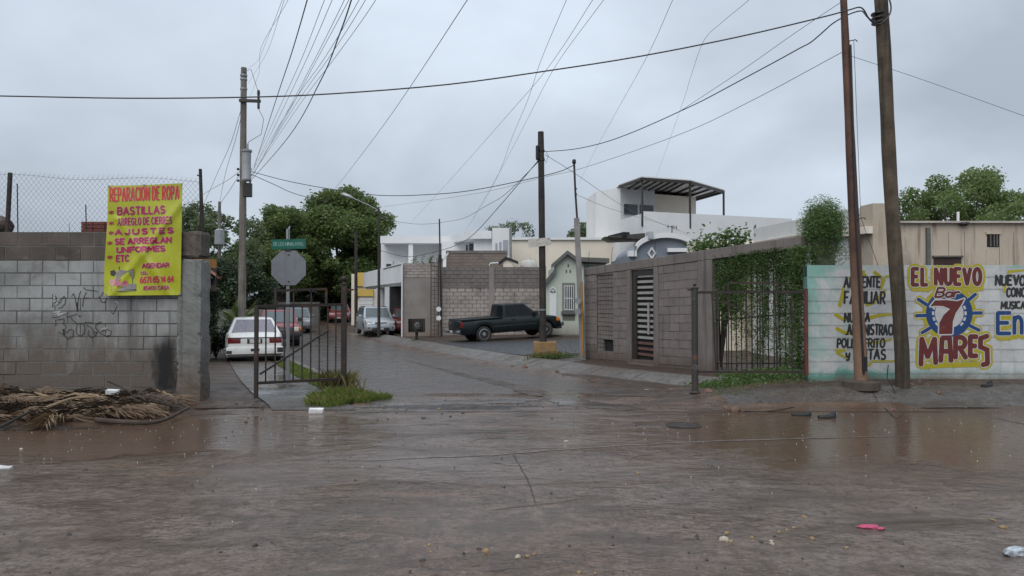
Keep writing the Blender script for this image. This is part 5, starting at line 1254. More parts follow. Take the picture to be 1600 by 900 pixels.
# things stored on the roof behind the wall
wt = empty('water_tank', P(826, 420, 39.5)); tag(wt, 'white rounded water tank showing above the grey block wall', 'water tank')
MB().lathe([(.46, -.6), (.48, .1), (.44, .32), (.3, .46), (.16, .5), (.15, .56), (.0, .58)], 20).build('shell', mat('tank_white', (.50, .49, .46), (.38, .36, .33), 3, .6, .1, 30), wt, smooth=True)
sc1 = empty('roof_scrap', P(792, 419, 38.6)); tag(sc1, 'jumble of dark tarp, tan box and white pipe on the grey wall', 'scrap')
MB().box(-.2, .32, -.1, .4, -.3, .42).build('box', cream_pl, sc1, bevel=.02)
MB().slab([(-.45, -.2, .32), (-.05, -.2, .62), (.6, -.2, .36), (.62, -.2, .24), (0, -.2, .48), (-.45, -.2, .2)], (0, .8, 0)).build('tarp', black_rub, sc1)
MB().tube([(-.95, 0, .14), (-.9, 0, .26), (-.5, 0, .28), (-.3, 0, .16)], .04, 6).build('pipe', alu, sc1, smooth=True)
ob_ = MB().box(-.3, .25, 0, .1, -.02, .1).build('fallen_brick', flat('orange_clay', (.42, .13, .05), .7), sc1)

# ================================================================== VEHICLES
tyre_m = mat('tyre', (.016, .016, .017), (.03, .028, .026), 8, .75, .3, 60); rim_m = flat('rim_alloy', (.42, .43, .44), .35, .7); rim_d = flat('rim_steel', (.12, .12, .12), .5, .4)
lamp_red = flat('lamp_red', (.15, .010, .010), .18, coat=.5); lamp_clear = flat('lamp_clear', (.62, .62, .58), .12, coat=.8); lamp_amber = flat('lamp_amber', (.62, .17, .02), .2, coat=.5)
chrome = flat('chrome', (.5, .5, .52), .18, 1.0); plast = flat('bumper_plastic', (.028, .028, .03), .55); plate_m = flat('licence_plate', (.55, .55, .52), .5)
def wheel(par, x, y, r, w, side, rim, name='wheel'):
    t = MB().lathe([(r * .62, -w / 2), (r * .9, -w / 2), (r * .985, -w * .36), (r, 0), (r * .985, w * .36), (r * .9, w / 2), (r * .62, w / 2)], 28, 'y').build(name, tyre_m, par, smooth=True, loc=(x, y, r))
    o = side * w / 2
    rm_ = MB(); rm_.lathe([(.0, o * .2), (r * .62, o * .2), (r * .66, o * 1.0), (r * .61, o * 1.06), (r * .56, o * .80), (r * .24, o * .92), (r * .2, o * 1.08), (.0, o * 1.1)], 28, 'y')
    sl_ = MB()
    for i in range(7):
        a = 2 * math.pi / 7 * i; c, s = math.cos(a), math.sin(a); wd_ = r * .075; y_ = o * .90
        sl_.slab([(c * r * .29 - s * wd_ * .6, y_, s * r * .29 + c * wd_ * .6), (c * r * .29 + s * wd_ * .6, y_, s * r * .29 - c * wd_ * .6), (c * r * .52 + s * wd_, y_ * .96, s * r * .52 - c * wd_), (c * r * .52 - s * wd_, y_ * .96, s * r * .52 + c * wd_)], (0, -o * .1, 0))
    sl_.build('rim_slots', plast, t)
    rm_.build('rim', rim, t, smooth=True); return t
def car_body(par, L, Wd, belt, sill, arches, m, nose=.14, tail=.10, bulge=.035, name='body', endlift=(.06, .06)):
    """lower body: stations along x, arches cut into the lower edge"""
    xs = set(np.linspace(-L / 2, L / 2, 40))
    for (xc, ra) in arches:
        for a in np.linspace(0, math.pi, 15): xs.add(xc + ra * math.cos(a))
    xs = sorted(xs); bx, bz = zip(*belt); b = MB(); ring = 0; st = []
    for x in xs:
        zt = float(np.interp(x, bx, bz)); ef = (L / 2 - x); er = (x + L / 2)
        zb = sill + endlift[0] * max(0, 1 - ef / .35) ** 2 + endlift[1] * max(0, 1 - er / .35) ** 2
        for (xc, ra) in arches:
            if abs(x - xc) < ra: zb = max(zb, arches_z + math.sqrt(max(0, ra * ra - (x - xc) ** 2)))
        hw = Wd / 2 * (1 - nose * max(0, 1 - ef / .8) ** 2.2 - tail * max(0, 1 - er / .7) ** 2.2)
        h = zt - zb
        half = [(hw * .955, zb), (hw * .985, zb + .05 * h + .01), (hw, zb + .38 * h), (hw * .992, zb + .62 * h), (hw * .965, zb + .86 * h), (hw * .925, zb + .965 * h), (hw * .86, zt), (hw * .4, zt + .018)]
        r_ = [(x, y, z) for y, z in half] + [(x, -y, z) for y, z in half[::-1]]
        st.append(r_)
    k = len(st[0]); v = [p for r_ in st for p in r_]; f = []
    for i in range(len(st) - 1):
        for j in range(k): f.append((i * k + j, i * k + (j + 1) % k, (i + 1) * k + (j + 1) % k, (i + 1) * k + j))
    f += [tuple(range(k))[::-1], tuple(range((len(st) - 1) * k, len(st) * k))]
    return b.add(v, f).build(name, m, par, smooth=True)
arches_z = 0.3
def cabin(par, base, roof, m, glassm, wb, wr, splits, pillar=.06, names=True, crown=.03):
    """greenhouse: base=(rear x, front x, z), roof=(rear x, front x, z); panes sit proud of the shell"""
    (br, bf, zb), (rr, rf, zr) = base, roof
    def pt(s, t, y):   # s 0 rear..1 front, t 0 base..1 roof, y -1..1
        x = (br + (bf - br) * s) * (1 - t) + (rr + (rf - rr) * s) * t; w = wb + (wr - wb) * t
        return Vector((x, y * w, zb + (zr - zb) * t))
    b = MB(); nx, nt_ = 8, 5; ys = [-1, -.96, -.5, 0, .5, .96, 1]
    rings = []
    for t in (0, .5, .9, .98, 1.0):
        r_ = []
        kx = .0 if t < .95 else (.012 if t < 1 else .045); ky = 1 if t < .95 else (.985 if t < 1 else .93)
        ss = [0 + kx, .03 + kx] + list(np.linspace(.12, .88, 5)) + [.97 - kx, 1 - kx]
        side = [(s, ky) for s in ss] + [(1 - kx, y * ky) for y in (.55, 0, -.55)] + [(s, -ky) for s in ss[::-1]] + [(kx, y * ky) for y in (-.55, 0, .55)]
        for s, y in side:
            p = pt(s, min(t, 1), y)
            if s in (1 - kx,) : p.x += .05 * (1 - y * y)
            if s in (kx,): p.x -= .04 * (1 - y * y)
            r_.append(p)
        rings.append(r_)
    k = len(rings[0]); v = [p for r_ in rings for p in r_] + [pt(.5, 1, 0) + Vector((0, 0, crown))]
    f = [(i * k + j, i * k + (j + 1) % k, (i + 1) * k + (j + 1) % k, (i + 1) * k + j) for i in range(len(rings) - 1) for j in range(k)]
    top = (len(rings) - 1) * k; f += [(top + j, top + (j + 1) % k, len(v) - 1) for j in range(k)]
    b.add(v, f).build('cabin', m, par, smooth=True)
    e = .012
    for sd in (1, -1):
        for (s0, s1) in splits:
            q_ = [pt(s0[0], .08, sd), pt(s1[0], .08, sd), pt(s1[1], .88, sd), pt(s0[1], .88, sd)]
            MB().slab([p + Vector((0, sd * e, .004)) for p in q_], (0, -sd * .02, 0)).build('side_window', glassm, par)
    def endpane(s, nm, sg):
        g = []
        for t in (.06, .9):
            for y in (-.88, -.5, 0, .5, .88):
                p = pt(s, t, y); p.x += sg * ((.05 if sg > 0 else .04) * (1 - y * y) + .016); g.append(p)
        fs = [(i, i + 1, i + 6, i + 5) for i in range(4)]
        mesh(nm, g, fs, glassm, par, True)
    endpane(1, 'windscreen', 1); endpane(0, 'rear_window', -1)
def bx(par, nm, m, x0, x1, y0, y1, z0, z1, bev=.01): return MB().box(x0, x1, y0, y1, z0, z1).build(nm, m, par, bevel=bev, seg=2, smooth=True)
def place(o, loc, head, pitch=0.0):
    o.location = loc; o.rotation_euler = (0, -pitch, head)
g_tint = glass('glass_tint', (.008, .009, .011), .1, .25); g_clear = glass('glass_clear', (.07, .085, .09), .08); g_purple = glass('glass_bluish', (.16, .15, .175), .12)

# ---- white three-box saloon, seen from behind
white_p = carpaint('white_car_paint', (.66, .66, .64), dirt=(.40, .37, .33))
def sedan():
    t = empty('parked_car'); tag(t, 'dented white saloon car parked on the left pavement, seen from behind', 'car')
    L, Wd = 4.25, 1.64
    car_body(t, L, Wd, [(-2.13, .80), (-2.06, .90), (-1.9, .945), (-1.15, .95), (.8, .93), (1.6, .86), (2.0, .78), (2.13, .66)], .22, [(1.27, .34), (-1.20, .34)], white_p)
    cabin(t, (-1.62, 1.0, .93), (-.86, .30, 1.375), white_p, g_purple, .745, .545, [((.10, .14), (.44, .42)), ((.48, .46), (.86, .94))])
    for y in (.76, -.76):
        for x in (1.27, -1.2): wheel(t, x, y - math.copysign(.07, y), .29, .18, math.copysign(1, y), rim_d)
    bx(t, 'bumper', white_p, -2.20, -1.95, -.80, .80, .30, .55, .05); bx(t, 'bumper_strip', plast, -2.205, -2.1, -.77, .77, .31, .345, .01)
    bx(t, 'bumper_scuff', plast, -2.207, -2.19, -.79, -.62, .38, .52, .006); bx(t, 'bumper_scuff', plast, -2.2065, -2.19, .64, .79, .36, .45, .006); bx(t, 'bumper_scuff', plast, -2.2065, -2.19, -.12, .12, .42, .5, .006)
    for s in (1, -1):
        bx(t, 'tail_light', lamp_red, -2.135, -1.98, s * .40 if s > 0 else -.755, .755 if s > 0 else -.40, .655, .80, .012)
    bx(t, 'trunk_panel', white_p, -2.13, -2.0, -.39, .39, .635, .80, .01); bx(t, 'trim_strip', plast, -2.14, -2.06, -.78, .78, .805, .828, .006)
    bx(t, 'licence_plate', plate_m, -2.142, -2.125, -.15, .15, .655, .77, .004); bx(t, 'plate_recess', plast, -2.1385, -2.12, -.2, .22, .645, .785, .006)
    bx(t, 'bumper', white_p, 1.95, 2.17, -.78, .78, .28, .52, .05)
    for s in (1, -1): bx(t, 'mirror', plast, .62, .74, s * .80 - .07, s * .80 + .07, .93, 1.05, .03); bx(t, 'door_handle', plast, -.1, .05, s * .815 - .01, s * .815 + .01, .76, .79, .004)
    MB().box(-1.9, 1.9, -.6, .6, .2, .4).build('underbody', plast, t)
    return t
ca = sedan(); pp = P(396, 560, 24.2)
x0_, y0_ = ZX(395, 23.2), 23.2
place(ca, (x0_, y0_, gzf(x0_, y0_) - .08), math.atan2(1, -.40))

# ---- red pickup facing the camera
red_p = carpaint('red_car_paint', (.20, .018, .020)); green_p = carpaint('green_truck_paint', (.004, .009, .010), dirt=(.010, .013, .013), coat=.06); silver_p = carpaint('silver_car_paint', (.42, .44, .47), .55, dirt=(.3, .3, .3))
def pickup(label, paint, glassm, cabx=(-.35, 1.05), roofx=(-.28, .42), bed=True, L=5.0, Wd=1.74, wr=.36, rim=rim_m, face='split', splits=None, roofz=1.66, rimback=None):
    t = empty('parked_pickup'); tag(t, label, 'pickup truck')
    car_body(t, L, Wd, [(-L / 2, 1.02), (-L / 2 + .05, 1.05), (cabx[0], 1.06), (cabx[1], 1.05), (cabx[1] + .5, 1.02), (L / 2 - .25, .95), (L / 2 - .05, .84), (L / 2, .70)], .40, [(L / 2 - .83, .43), (-L / 2 + 1.10, .43)], paint, nose=.10, tail=.02)
    cabin(t, (cabx[0], cabx[1] + .1, 1.04), (roofx[0], roofx[1], roofz), paint, glassm, .80, .66, splits or [((.07, .10), (.40, .42)), ((.44, .46), (.88, .93))])
    for y in (.78, -.78):
        for x in (L / 2 - .83, -L / 2 + 1.10): wheel(t, x, y - math.copysign(.06, y), wr, .24, math.copysign(1, y), rim)
    bx(t, 'bumper', chrome if face == 'split' else plast, L / 2 - .04, L / 2 + .14, -.84, .84, .46, .66, .05)
    bx(t, 'valance', plast, L / 2 - .25, L / 2 + .04, -.78, .78, .34, .47, .03)
    bx(t, 'grille', plast, L / 2 - .06, L / 2 + .03, -.48, .48, .70, .88, .02)
    for z in (.74, .79, .84): bx(t, 'grille_bar', chrome, L / 2 + .0, L / 2 + .045, -.46, .46, z - .012, z + .012, .004)
    for s in (1, -1):
        a, b = sorted((s * .5, s * .74)); bx(t, 'headlight', lamp_clear, L / 2 - .14, L / 2 + .015, a, b, .70, .88, .02)
        a, b = sorted((s * .745, s * .86)); bx(t, 'indicator', lamp_amber, L / 2 - .26, L / 2 - .09, a, b, .72, .88, .015)
        a, b = sorted((s * .76, s * .885)); bx(t, 'tail_light', lamp_red, -L / 2 - .012, -L / 2 + .12, a, b, .72, .98, .015)
        bx(t, 'mirror', plast, cabx[1] - .18, cabx[1] - .06, s * .93 - .11, s * .93 + .11, 1.10, 1.27, .03)
        bx(t, 'door_handle', plast, cabx[0] + .45, cabx[0] + .62, s * .872 - .012, s * .872 + .012, .93, .97, .006)
        bx(t, 'side_moulding', plast, -L / 2 + 1.56, L / 2 - 1.3, s * .868 - .008, s * .868 + .01, .66, .70, .004)
        bx(t, 'door_seam', plast, cabx[0] + .38, cabx[0] + .392, s * .868 - .006, s * .868 + .004, .5, 1.02, 0)
    bx(t, 'bumper', chrome, -L / 2 - .18, -L / 2 - .02, -.82, .82, .46, .62, .03); bx(t, 'licence_plate', plate_m, -L / 2 - .19, -L / 2 - .17, -.15, .15, .5, .6, .003)
    bx(t, 'tailgate', paint, -L / 2 - .03, -L / 2 + .02, -.74, .74, .64, 1.03, .02); bx(t, 'bed_dark_fill', dark_in, -L / 2 + .06, cabx[0] - .05, -.68, .68, 1.0, 1.085, .0)  # dark block over the closed bed stands in for its shaded hollow
    for s in (1, -1): bx(t, 'bed_rail', paint, -L / 2 + .02, cabx[0] - .02, s * .80 - .07, s * .80 + .05, 1.03, 1.10, .02)
    MB().box(-L / 2 + .3, L / 2 - .3, -.55, .55, .36, .6).build('chassis', plast, t)
    return t
arches_z = .36
gt = pickup('dark green pickup truck parked side-on in front of the block wall', green_p, g_tint, cabx=(-.45, 1.32), roofx=(-.36, .62), L=5.05, wr=.37)
pr = P(757, 535, 32.4); pf = P(863, 526.5, 33.5)
hd = Vector((pf.x - pr.x, pf.y - pr.y)); ang = math.atan2(hd.y, hd.x) + .08
# near-side wheel contact is at local (-1.425, -.78)
off = Vector((-1.425, -.80)); ca_, sa_ = math.cos(ang), math.sin(ang)
place(gt, (pr.x - (off.x * ca_ - off.y * sa_), pr.y - (off.x * sa_ + off.y * ca_), pr.z + .085), ang, math.atan2(pf.z - pr.z, 3.2))
arches_z = .34
rt_ = pickup('red pickup with dark bumper facing the street behind the white car', red_p, g_clear, cabx=(-.5, 1.0), roofx=(-.4, .40), L=4.7, wr=.35, rim=rim_d, face='plastic', roofz=1.60)
xx, yy = ZX(434, 33.6), 33.6; place(rt_, (xx, yy, gzf(xx, yy) - .02), math.atan2(-1, .40))

# ---- silver boxy hatchback
def hatch(label, paint, name='parked_car'):
    t = empty(name); tag(t, label, 'car'); L, Wd = 4.05, 1.78
    car_body(t, L, Wd, [(-L / 2, .95), (-L / 2 + .08, 1.03), (-1.0, 1.02), (.9, .99), (1.5, .96), (L / 2 - .12, .86), (L / 2, .68)], .26, [(1.27, .37), (-1.27, .37)], paint, nose=.16)
    cabin(t, (-1.92, 1.12, 1.0), (-1.72, .42, 1.60), paint, g_clear, .80, .66, [((.05, .06), (.20, .22)), ((.24, .25), (.55, .55)), ((.58, .58), (.88, .94))])
    for y in (.8, -.8):
        for x in (1.27, -1.27): wheel(t, x, y - math.copysign(.07, y), .32, .21, math.copysign(1, y), rim_m)
    F_ = L / 2
    bx(t, 'bumper', paint, F_ - .2, F_ + .06, -.80, .80, .36, .62, .07); bx(t, 'lower_grille', plast, F_ - .1, F_ + .075, -.48, .48, .27, .48, .04)
    bx(t, 'grille', plast, F_ - .06, F_ + .02, -.32, .32, .71, .76, .012); bx(t, 'licence_plate', plate_m, F_ + .075, F_ + .09, -.15, .15, .36, .46, .003)
    for s in (1, -1):
        a, b = sorted((s * .44, s * .78)); bx(t, 'headlight', lamp_clear, F_ - .26, F_ - .03, a, b, .70, .84, .03)
        a, b = sorted((s * .745, s * .80)); bx(t, 'indicator', lamp_amber, F_ - .34, F_ - .2, a, b, .74, .83, .015)
        bx(t, 'mirror', paint, .78, .92, s * .95 - .1, s * .95 + .1, 1.02, 1.17, .04); a, b = sorted((s * .60, s * .70)); bx(t, 'fog_light', plast, F_ + .0, F_ + .07, a, b, .42, .50, .02)
        bx(t, 'roof_rail', plast, -1.4, .2, s * .60 - .02, s * .60 + .02, 1.60, 1.64, .01); bx(t, 'door_handle', paint, -.2, -.05, s * .90 - .01, s * .90 + .01, .88, .91, .005)
        bx(t, 'sill_trim', plast, -.85, .85, s * .86 - .02, s * .86 + .03, .26, .36, .02); a, b = sorted((s * .62, s * .80)); bx(t, 'tail_light', lamp_red, -F_ - .01, -F_ + .1, a, b, .9, 1.2, .02)
    bx(t, 'bumper', paint, -F_ - .06, -F_ + .2, -.8, .8, .34, .62, .06); MB().box(-1.8, 1.8, -.6, .6, .22, .4).build('underbody', plast, t)
    return t
sv = hatch('silver boxy hatchback parked facing us by the white house', silver_p)
xx, yy = ZX(586, 41.3), 41.3; place(sv, (xx, yy, gzf(xx, yy) + .0), math.atan2(-1, .36))
rh = hatch('red car half hidden inside the open garage', red_p); place(rh, (ZX(633, 43.6), 43.6, -.42), math.atan2(-1, .30))
rf_ = hatch('small red car parked far down the street', red_p); xx, yy = ZX(531, 64), 64.0; place(rf_, (xx, yy, gzf(xx, yy)), math.atan2(-1, .2))
dk_ = hatch('grey car just beyond the red pickup', carpaint('grey_car_paint', (.16, .17, .18), .3)); xx, yy = ZX(464, 47), 47.0; place(dk_, (xx, yy, gzf(xx, yy)), math.atan2(-1, .35))

# ================================================================== FARTHER POLES
def upole(name, label, u0, v0, u1, v1, Y, r0, r1, m, n=10, cat='utility pole'):
    b = P(u0, v0, Y); b.z = min(b.z, gzf(b.x, b.y)); return pole(name, label, b, P(u1, v1, Y), r0, r1, m, n, cat)
YT = 26.0
tp = upole('utility_pole', 'tall concrete utility pole carrying a grey transformer above the white car', 378, 506, 381, 106, YT, .15, .11, mat('pole_concrete', (.20, .18, .15), (.12, .105, .09), 2, .8, .4, 40, streak=((.05, .04, .035), .7, .5)), 8)
tb = Vector(tp.location)
def T(u, v, dy=0.0): return P(u, v, YT + dy) - tb
MB().lathe([(.14, 0), (.17, .04), (.17, .08), (.155, .1), (.155, 1.02), (.19, 1.06), (.19, 1.12), (.05, 1.16), (0, 1.17)], 16).build('transformer', mat('transformer_grey', (.27, .29, .30), (.21, .22, .23), 3, .5, .1, 30), tp, smooth=True, loc=T(385, 283, -.32))
MB().lathe([(.02, 0), (.04, .04), (.025, .08), (.04, .12), (.025, .16), (.035, .2), (.01, .3)], 10).build('bushing', galv, tp, smooth=True, loc=T(387, 236, -.32))
MB().bar(T(374, 157, -.14), T(407, 158, -.14), .1).build('crossarm', black_iron, tp); MB().bar(T(404, 144, -.2), T(404, 170, -.2), .07).build('fuse_cutout', black_rub, tp)
MB().lathe([(.03, 0), (.06, .03), (.04, .06), (.06, .09), (.04, .12), (.05, .15), (0, .18)], 10).build('insulator', black_rub, tp, smooth=True, loc=T(404, 148, -.2))
for v in (118, 124, 139): MB().lathe([(.13, -.03), (.13, .03)], 10).build('band', galv, tp, loc=T(380.8, v))
for k, v in enumerate((266, 275, 284)):
    MB().lathe([(.03, 0), (.05, .02), (.05, .06), (.03, .08)], 8).build('spool', black_rub, tp, loc=T(391, v, -.15)); MB().lathe([(.03, 0), (.05, .02), (.05, .06), (.03, .08)], 8).build('spool', black_rub, tp, loc=T(372, v, -.15))
MB().bar(T(391, 262, -.15), T(391, 288, -.15), .05).build('rack', galv, tp); MB().box(-.14, .14, -.1, .1, -.25, .25).build('junction_box', black_rub, tp, bevel=.02, loc=T(387, 297, -.22))
MB().tube([T(381, 112, -.1), T(392, 108, -.1), T(404, 145, -.2)], .012, 4).build('jumper', wire_g, tp); MB().tube([T(404, 170, -.2), T(412, 186, -.2), T(408, 210, -.25), T(388, 222, -.3), T(387, 236, -.32)], .012, 4).build('jumper', wire_g, tp)
pC = upole('utility_pole', 'dark wooden pole with white plate beside the parked truck', 849, 556, 845, 206, 22.0, .11, .095, wood_dk, 10)
cb_ = Vector(pC.location)
MB().lathe([(.035, 0), (.05, .05), (.05, .42), (.03, .45)], 8).build('fuse_cutout', black_rub, pC, loc=P(839.5, 250, 21.9) - cb_)
MB().bar(P(839, 252, 21.95) - cb_, P(845, 256, 21.95) - cb_, .04).build('bracket', black_iron, pC)
for vv in (235, 250): MB().lathe([(.115, -.02), (.115, .02)], 10).build('band', black_iron, pC, loc=P(845.5, vv, 22) - cb_)
MB().tube([P(853, 236, 21.8) - cb_, P(857, 244, 21.8) - cb_, P(853, 255, 21.8) - cb_, P(850, 246, 21.8) - cb_], .008, 4).build('cable_loop', wire_m, pC)
plq = mat('plate_old_white', (.55, .53, .49), (.42, .40, .36), 6, .6, .2, 40, patch=((.25, .2, .16), 9, .58, .66))
pl_ = MB().slab([P(825, 373.5, 21.86), P(860, 371, 21.86), P(860.5, 383, 21.86), P(826, 387, 21.86)], (0, -.012, 0)).build('white_plate', plq, pC); 
for v in pl_.data.vertices: v.co -= cb_
fp = MB()
ribbons(fp, [[(a, b) for a, b in s] for s in ([(833, 377), (833, 382)], [(838, 377), (841, 381)], [(845, 376), (848, 380), (851, 376)], [(855, 375), (855, 380)])], .5, lambda u, v, d: P(u, v, 21.84 - d) - cb_, .001).build('faded_lettering', flat('faded_ink', (.38, .34, .3), .7), pC)
MB().lathe([(.118, -.02), (.118, .02)], 10).build('band', galv, pC, loc=P(847.8, 484, 22) - cb_)
# yellow painted concrete guard at its foot
yb2 = onground(853, 548); yg = mat('worn_yellow_concrete', (.30, .18, .06), (.20, .12, .055), 5, .8, .4, 30, patch=((.22, .18, .14), 4, .50, .62))
yo = MB().box(-.36, .34, -.19, -.11, -.1, .50).box(-.36, .34, .13, .21, -.1, .50).box(-.36, -.26, -.11, .13, -.1, .50).box(.24, .34, -.11, .13, -.1, .50).build('pole_guard', yg, None, bevel=.02, loc=(cb_.x + .06, 22.0, gzf(cb_.x, 22.0)))
tag(yo, 'worn yellow concrete guard around the foot of the dark wooden pole', 'guard')
pD = upole('concrete_post', 'slim grey concrete post with thin steel mast at the end of the brown wall', 911, 556, 901, 341, 20.55, .10, .105, concrete, 4, 'post')
db_ = Vector(pD.location)
MB().tube([P(902, 345, 20.55) - db_, P(899, 300, 20.55) - db_, P(897, 254, 20.55) - db_], .03, 8).build('mast', black_iron, pD); MB().lathe([(.045, 0), (.06, .05), (.05, .12), (0, .14)], 8).build('weatherhead', black_rub, pD, loc=P(897, 256, 20.55) - db_)
for v in (295, 303): MB().tube([P(899, v, 20.55) - db_, P(901, v, 20.45) - db_], .02, 5).build('clamp', black_iron, pD)
for v in (470, 487): MB().lathe([(.09, 0), (.09, .05), (.075, .09), (0, .11)], 14, 'y').build('meter', galv, pD, loc=P(903, v, 20.28) - db_)
MB().tube([P(909, 440, 20.42) - db_, P(911, 556, 20.42) - db_], .03, 6).build('conduit', mat('orange_pvc', (.42, .20, .04), (.3, .15, .05), 4, .6, .1, 30), pD)
lp_ = upole('street_lamp', 'slim dark lamp post with long arm in front of the silver car', 592, 527, 592, 326, 39.0, .09, .055, rust_iron, 8, 'street lamp')
lb_ = Vector(lp_.location); MB().tube([P(592, 329, 39) - lb_, P(575, 320, 39) - lb_, P(550, 309, 39) - lb_], .03, 6).build('arm', galv, lp_); MB().tube([P(552, 310, 39) - lb_, P(547, 307.5, 39) - lb_, P(536, 303.5, 39) - lb_, P(533, 303.5, 39) - lb_], [.04, .10, .11, .04], 8).build('lamp_head', galv, lp_, smooth=True)
p5 = upole('utility_pole', 'dark wooden pole before the yellow house and big tree', 556.5, 500, 556, 362, 52, .13, .10, wood_dk)
p6 = upole('utility_pole', 'thin distant pole with transformer left of the concrete pole', 343, 500, 343, 315, 46, .12, .09, concrete_dk)
MB().lathe([(.3, 0), (.3, .9), (.15, 1.0)], 12).build('transformer', galv, p6, loc=P(343, 382, 45.6) - Vector(p6.location))
p7 = upole('mast_pole', 'thin steel mast rising from the corner column of the grey wall', 690, 530, 686.5, 342, 37.3, .05, .04, black_iron, 6, 'mast')
for v in (483, 497): MB().lathe([(.13, 0), (.13, .06), (.1, .12), (0, .14)], 12, 'y').build('meter', alu, p7, loc=P(686 - .6, v, 37.0) - Vector(p7.location))
MB().lathe([(.09, -.4), (.09, 0)], 8).build('sleeve', black_iron, p7, loc=P(687.5, 398, 37.3) - Vector(p7.location))
# rebar cage
rc = empty('rebar_cage', P(679, 531, 37.2)); tag(rc, 'upright rusty rebar cage standing against the rendered grey wall', 'rebar cage'); rb0 = Vector(rc.location)
h_ = ZZ(409, 37.2) - rb0.z; w_ = .19
for (x, y) in ((-w_, -.1), (w_, -.1), (-w_, .12), (w_, .12), (0, -.1)): MB().tube([(x, y, -.2), (x, y, h_ + .1 * (x > 0))], .014, 4).build('bar', rust_iron, rc)
for i in range(20):
    z = .1 + i * (h_ - .15) / 19; MB().tube([(-w_, -.1, z), (w_, -.1, z), (w_, .12, z), (-w_, .12, z), (-w_, -.1, z)], .010, 4).build('stirrup', rust_iron, rc)
# rubbish basket on a post
bk = empty('rubbish_basket', onground(651, 533)); tag(bk, 'black steel rubbish basket on a post at the kerb', 'basket')
MB().bar((0, 0, -.1), (0, 0, .45), .12).build('post', black_iron, bk)
mk_ = MB().box(-.37, .37, -.25, .25, .42, .46).box(-.37, .37, .21, .25, .46, 1.05).box(-.37, -.33, -.25, .21, .46, 1.05).box(.33, .37, -.25, .21, .46, 1.05); mk_.build('tray', black_iron, bk)
for i in range(9): MB().bar((-.33 + i * .0825, -.235, .46), (-.33 + i * .0825, -.235, 1.05), .016).build('bar', black_iron, bk)
for z in (.60, .78, 1.04): MB().bar((-.33, -.24, z), (.33, -.24, z), .018).build('rail', black_iron, bk)
rk = rock('rubbish_bag', Vector(bk.location) + Vector((.02, 0, .66)), .24, .15, .2, flat('grey_bag', (.13, .13, .13), .4), seed=8); tag(rk, 'grey rubbish bag lying inside the black steel basket', 'rubbish bag')

# street signs
ss_ = empty('stop_sign', onground(450, 598)); tag(ss_, 'grey back of an octagonal stop sign with green street name plates on top', 'sign'); sb = Vector(ss_.location); YS = sb.y
def SP(u, v, dy=0.0): return P(u, v, YS + dy) - sb
MB().bar((0, 0, -.2), SP(450, 358), .055).build('post', galv, ss_)
oc = [SP(451 + 29.2 * math.cos(rad(22.5 + 45 * i)), 418.5 - 29.2 * math.sin(rad(22.5 + 45 * i)), -.045) for i in range(8)]
MB().slab(oc, (0, -.004, 0)).build('octagon', mat('sign_back', (.20, .21, .235), (.15, .155, .17), 4, .5, .1, 30, streak=((.10, .10, .11), .5, .55)), ss_)
for v in (398, 440): MB().lathe([(.014, 0), (.014, .01)], 8, 'y').build('bolt', black_iron, ss_, loc=SP(451, v, -.062))
gs_ = mat('sign_green', (.006, .12, .085), (.006, .10, .07), 4, .4, .05, 30)
MB().slab([SP(424, 374.5, -.05), SP(477.5, 373, -.05), SP(478, 388.5, -.05), SP(424.5, 389.5, -.05)], (0, -.004, 0)).build('name_plate', gs_, ss_)
ribbons(MB(), text_strokes('DE LOS HIMALAYAS', 427.5, 473.5, 378.5, 384, .2), .62, lambda u, v, d: SP(u, v, -.056 - d), .001).build('lettering', flat('sign_white', (.30, .46, .42), .5), ss_)
MB().slab([SP(449, 372, -.12), SP(451, 370, .25), SP(453, 353, .25), SP(449.5, 357.5, -.12)], (.006, 0, 0)).build('name_plate', flat('plate_edge', (.42, .5, .48), .4), ss_)
MB().bar(SP(446, 391, -.03), SP(455, 391, -.03), .05).build('bracket', rust_iron, ss_)

# ================================================================== WIRES
def smooth_pts(pts, n=60):
    pts = [np.array(p, float) for p in pts]; out = []
    P_ = [2 * pts[0] - pts[1]] + pts + [2 * pts[-1] - pts[-2]]
    for i in range(1, len(P_) - 2):
        for t in np.linspace(0, 1, max(2, n // (len(pts) - 1)), endpoint=False):
            a, b, c, d = P_[i - 1:i + 3]; out.append(.5 * ((2 * b) + (c - a) * t + (2 * a - 5 * b + 4 * c - d) * t * t + (3 * b - a - 3 * c + d) * t ** 3))
    return out + [pts[-1]]
def wire(label, px, y0, y1, r, m=None, group=None, nm='overhead_wire'):
    us = np.array([p[0] for p in px], float); vs = np.array([p[1] for p in px], float)
    seg = np.concatenate([[0], np.cumsum(np.hypot(np.diff(us), np.diff(vs)))]); seg /= seg[-1]
    pts = [P(u, v, 1 / ((1 - t) / y0 + t / y1)) for (u, v), t in zip(px, seg)]      # true perspective spacing along the run
    pts = [Vector(q) for q in smooth_pts(pts)]
    o = MB().tube([p - pts[0] for p in pts], r, 5).build(nm, m or wire_m, None, smooth=True, loc=pts[0]); tag(o, label, 'wire', group); return o
wire('thick black cable crossing the whole sky above the street', [(-260, 146), (0, 150), (200, 153.5), (380, 152), (520, 146.5), (700, 132), (860, 110), (1000, 88), (1150, 58.5), (1280, 28), (1325, 16), (1342, 11.5), (1350, 16), (1357, 28), (1367, 36), (1374, 37)], 11.9, 11.2, .0115)
wire('black cable sagging from the dark wooden pole up to the leaning pole', [(849, 237), (894, 233.5), (939, 224), (980, 210), (1025, 191), (1062, 174), (1100, 156), (1156, 126), (1212, 96), (1250, 75), (1267, 66), (1287, 49), (1302, 36), (1325, 23), (1345, 17), (1353, 24), (1364, 36), (1374, 38)], 22, 11.2, .011)
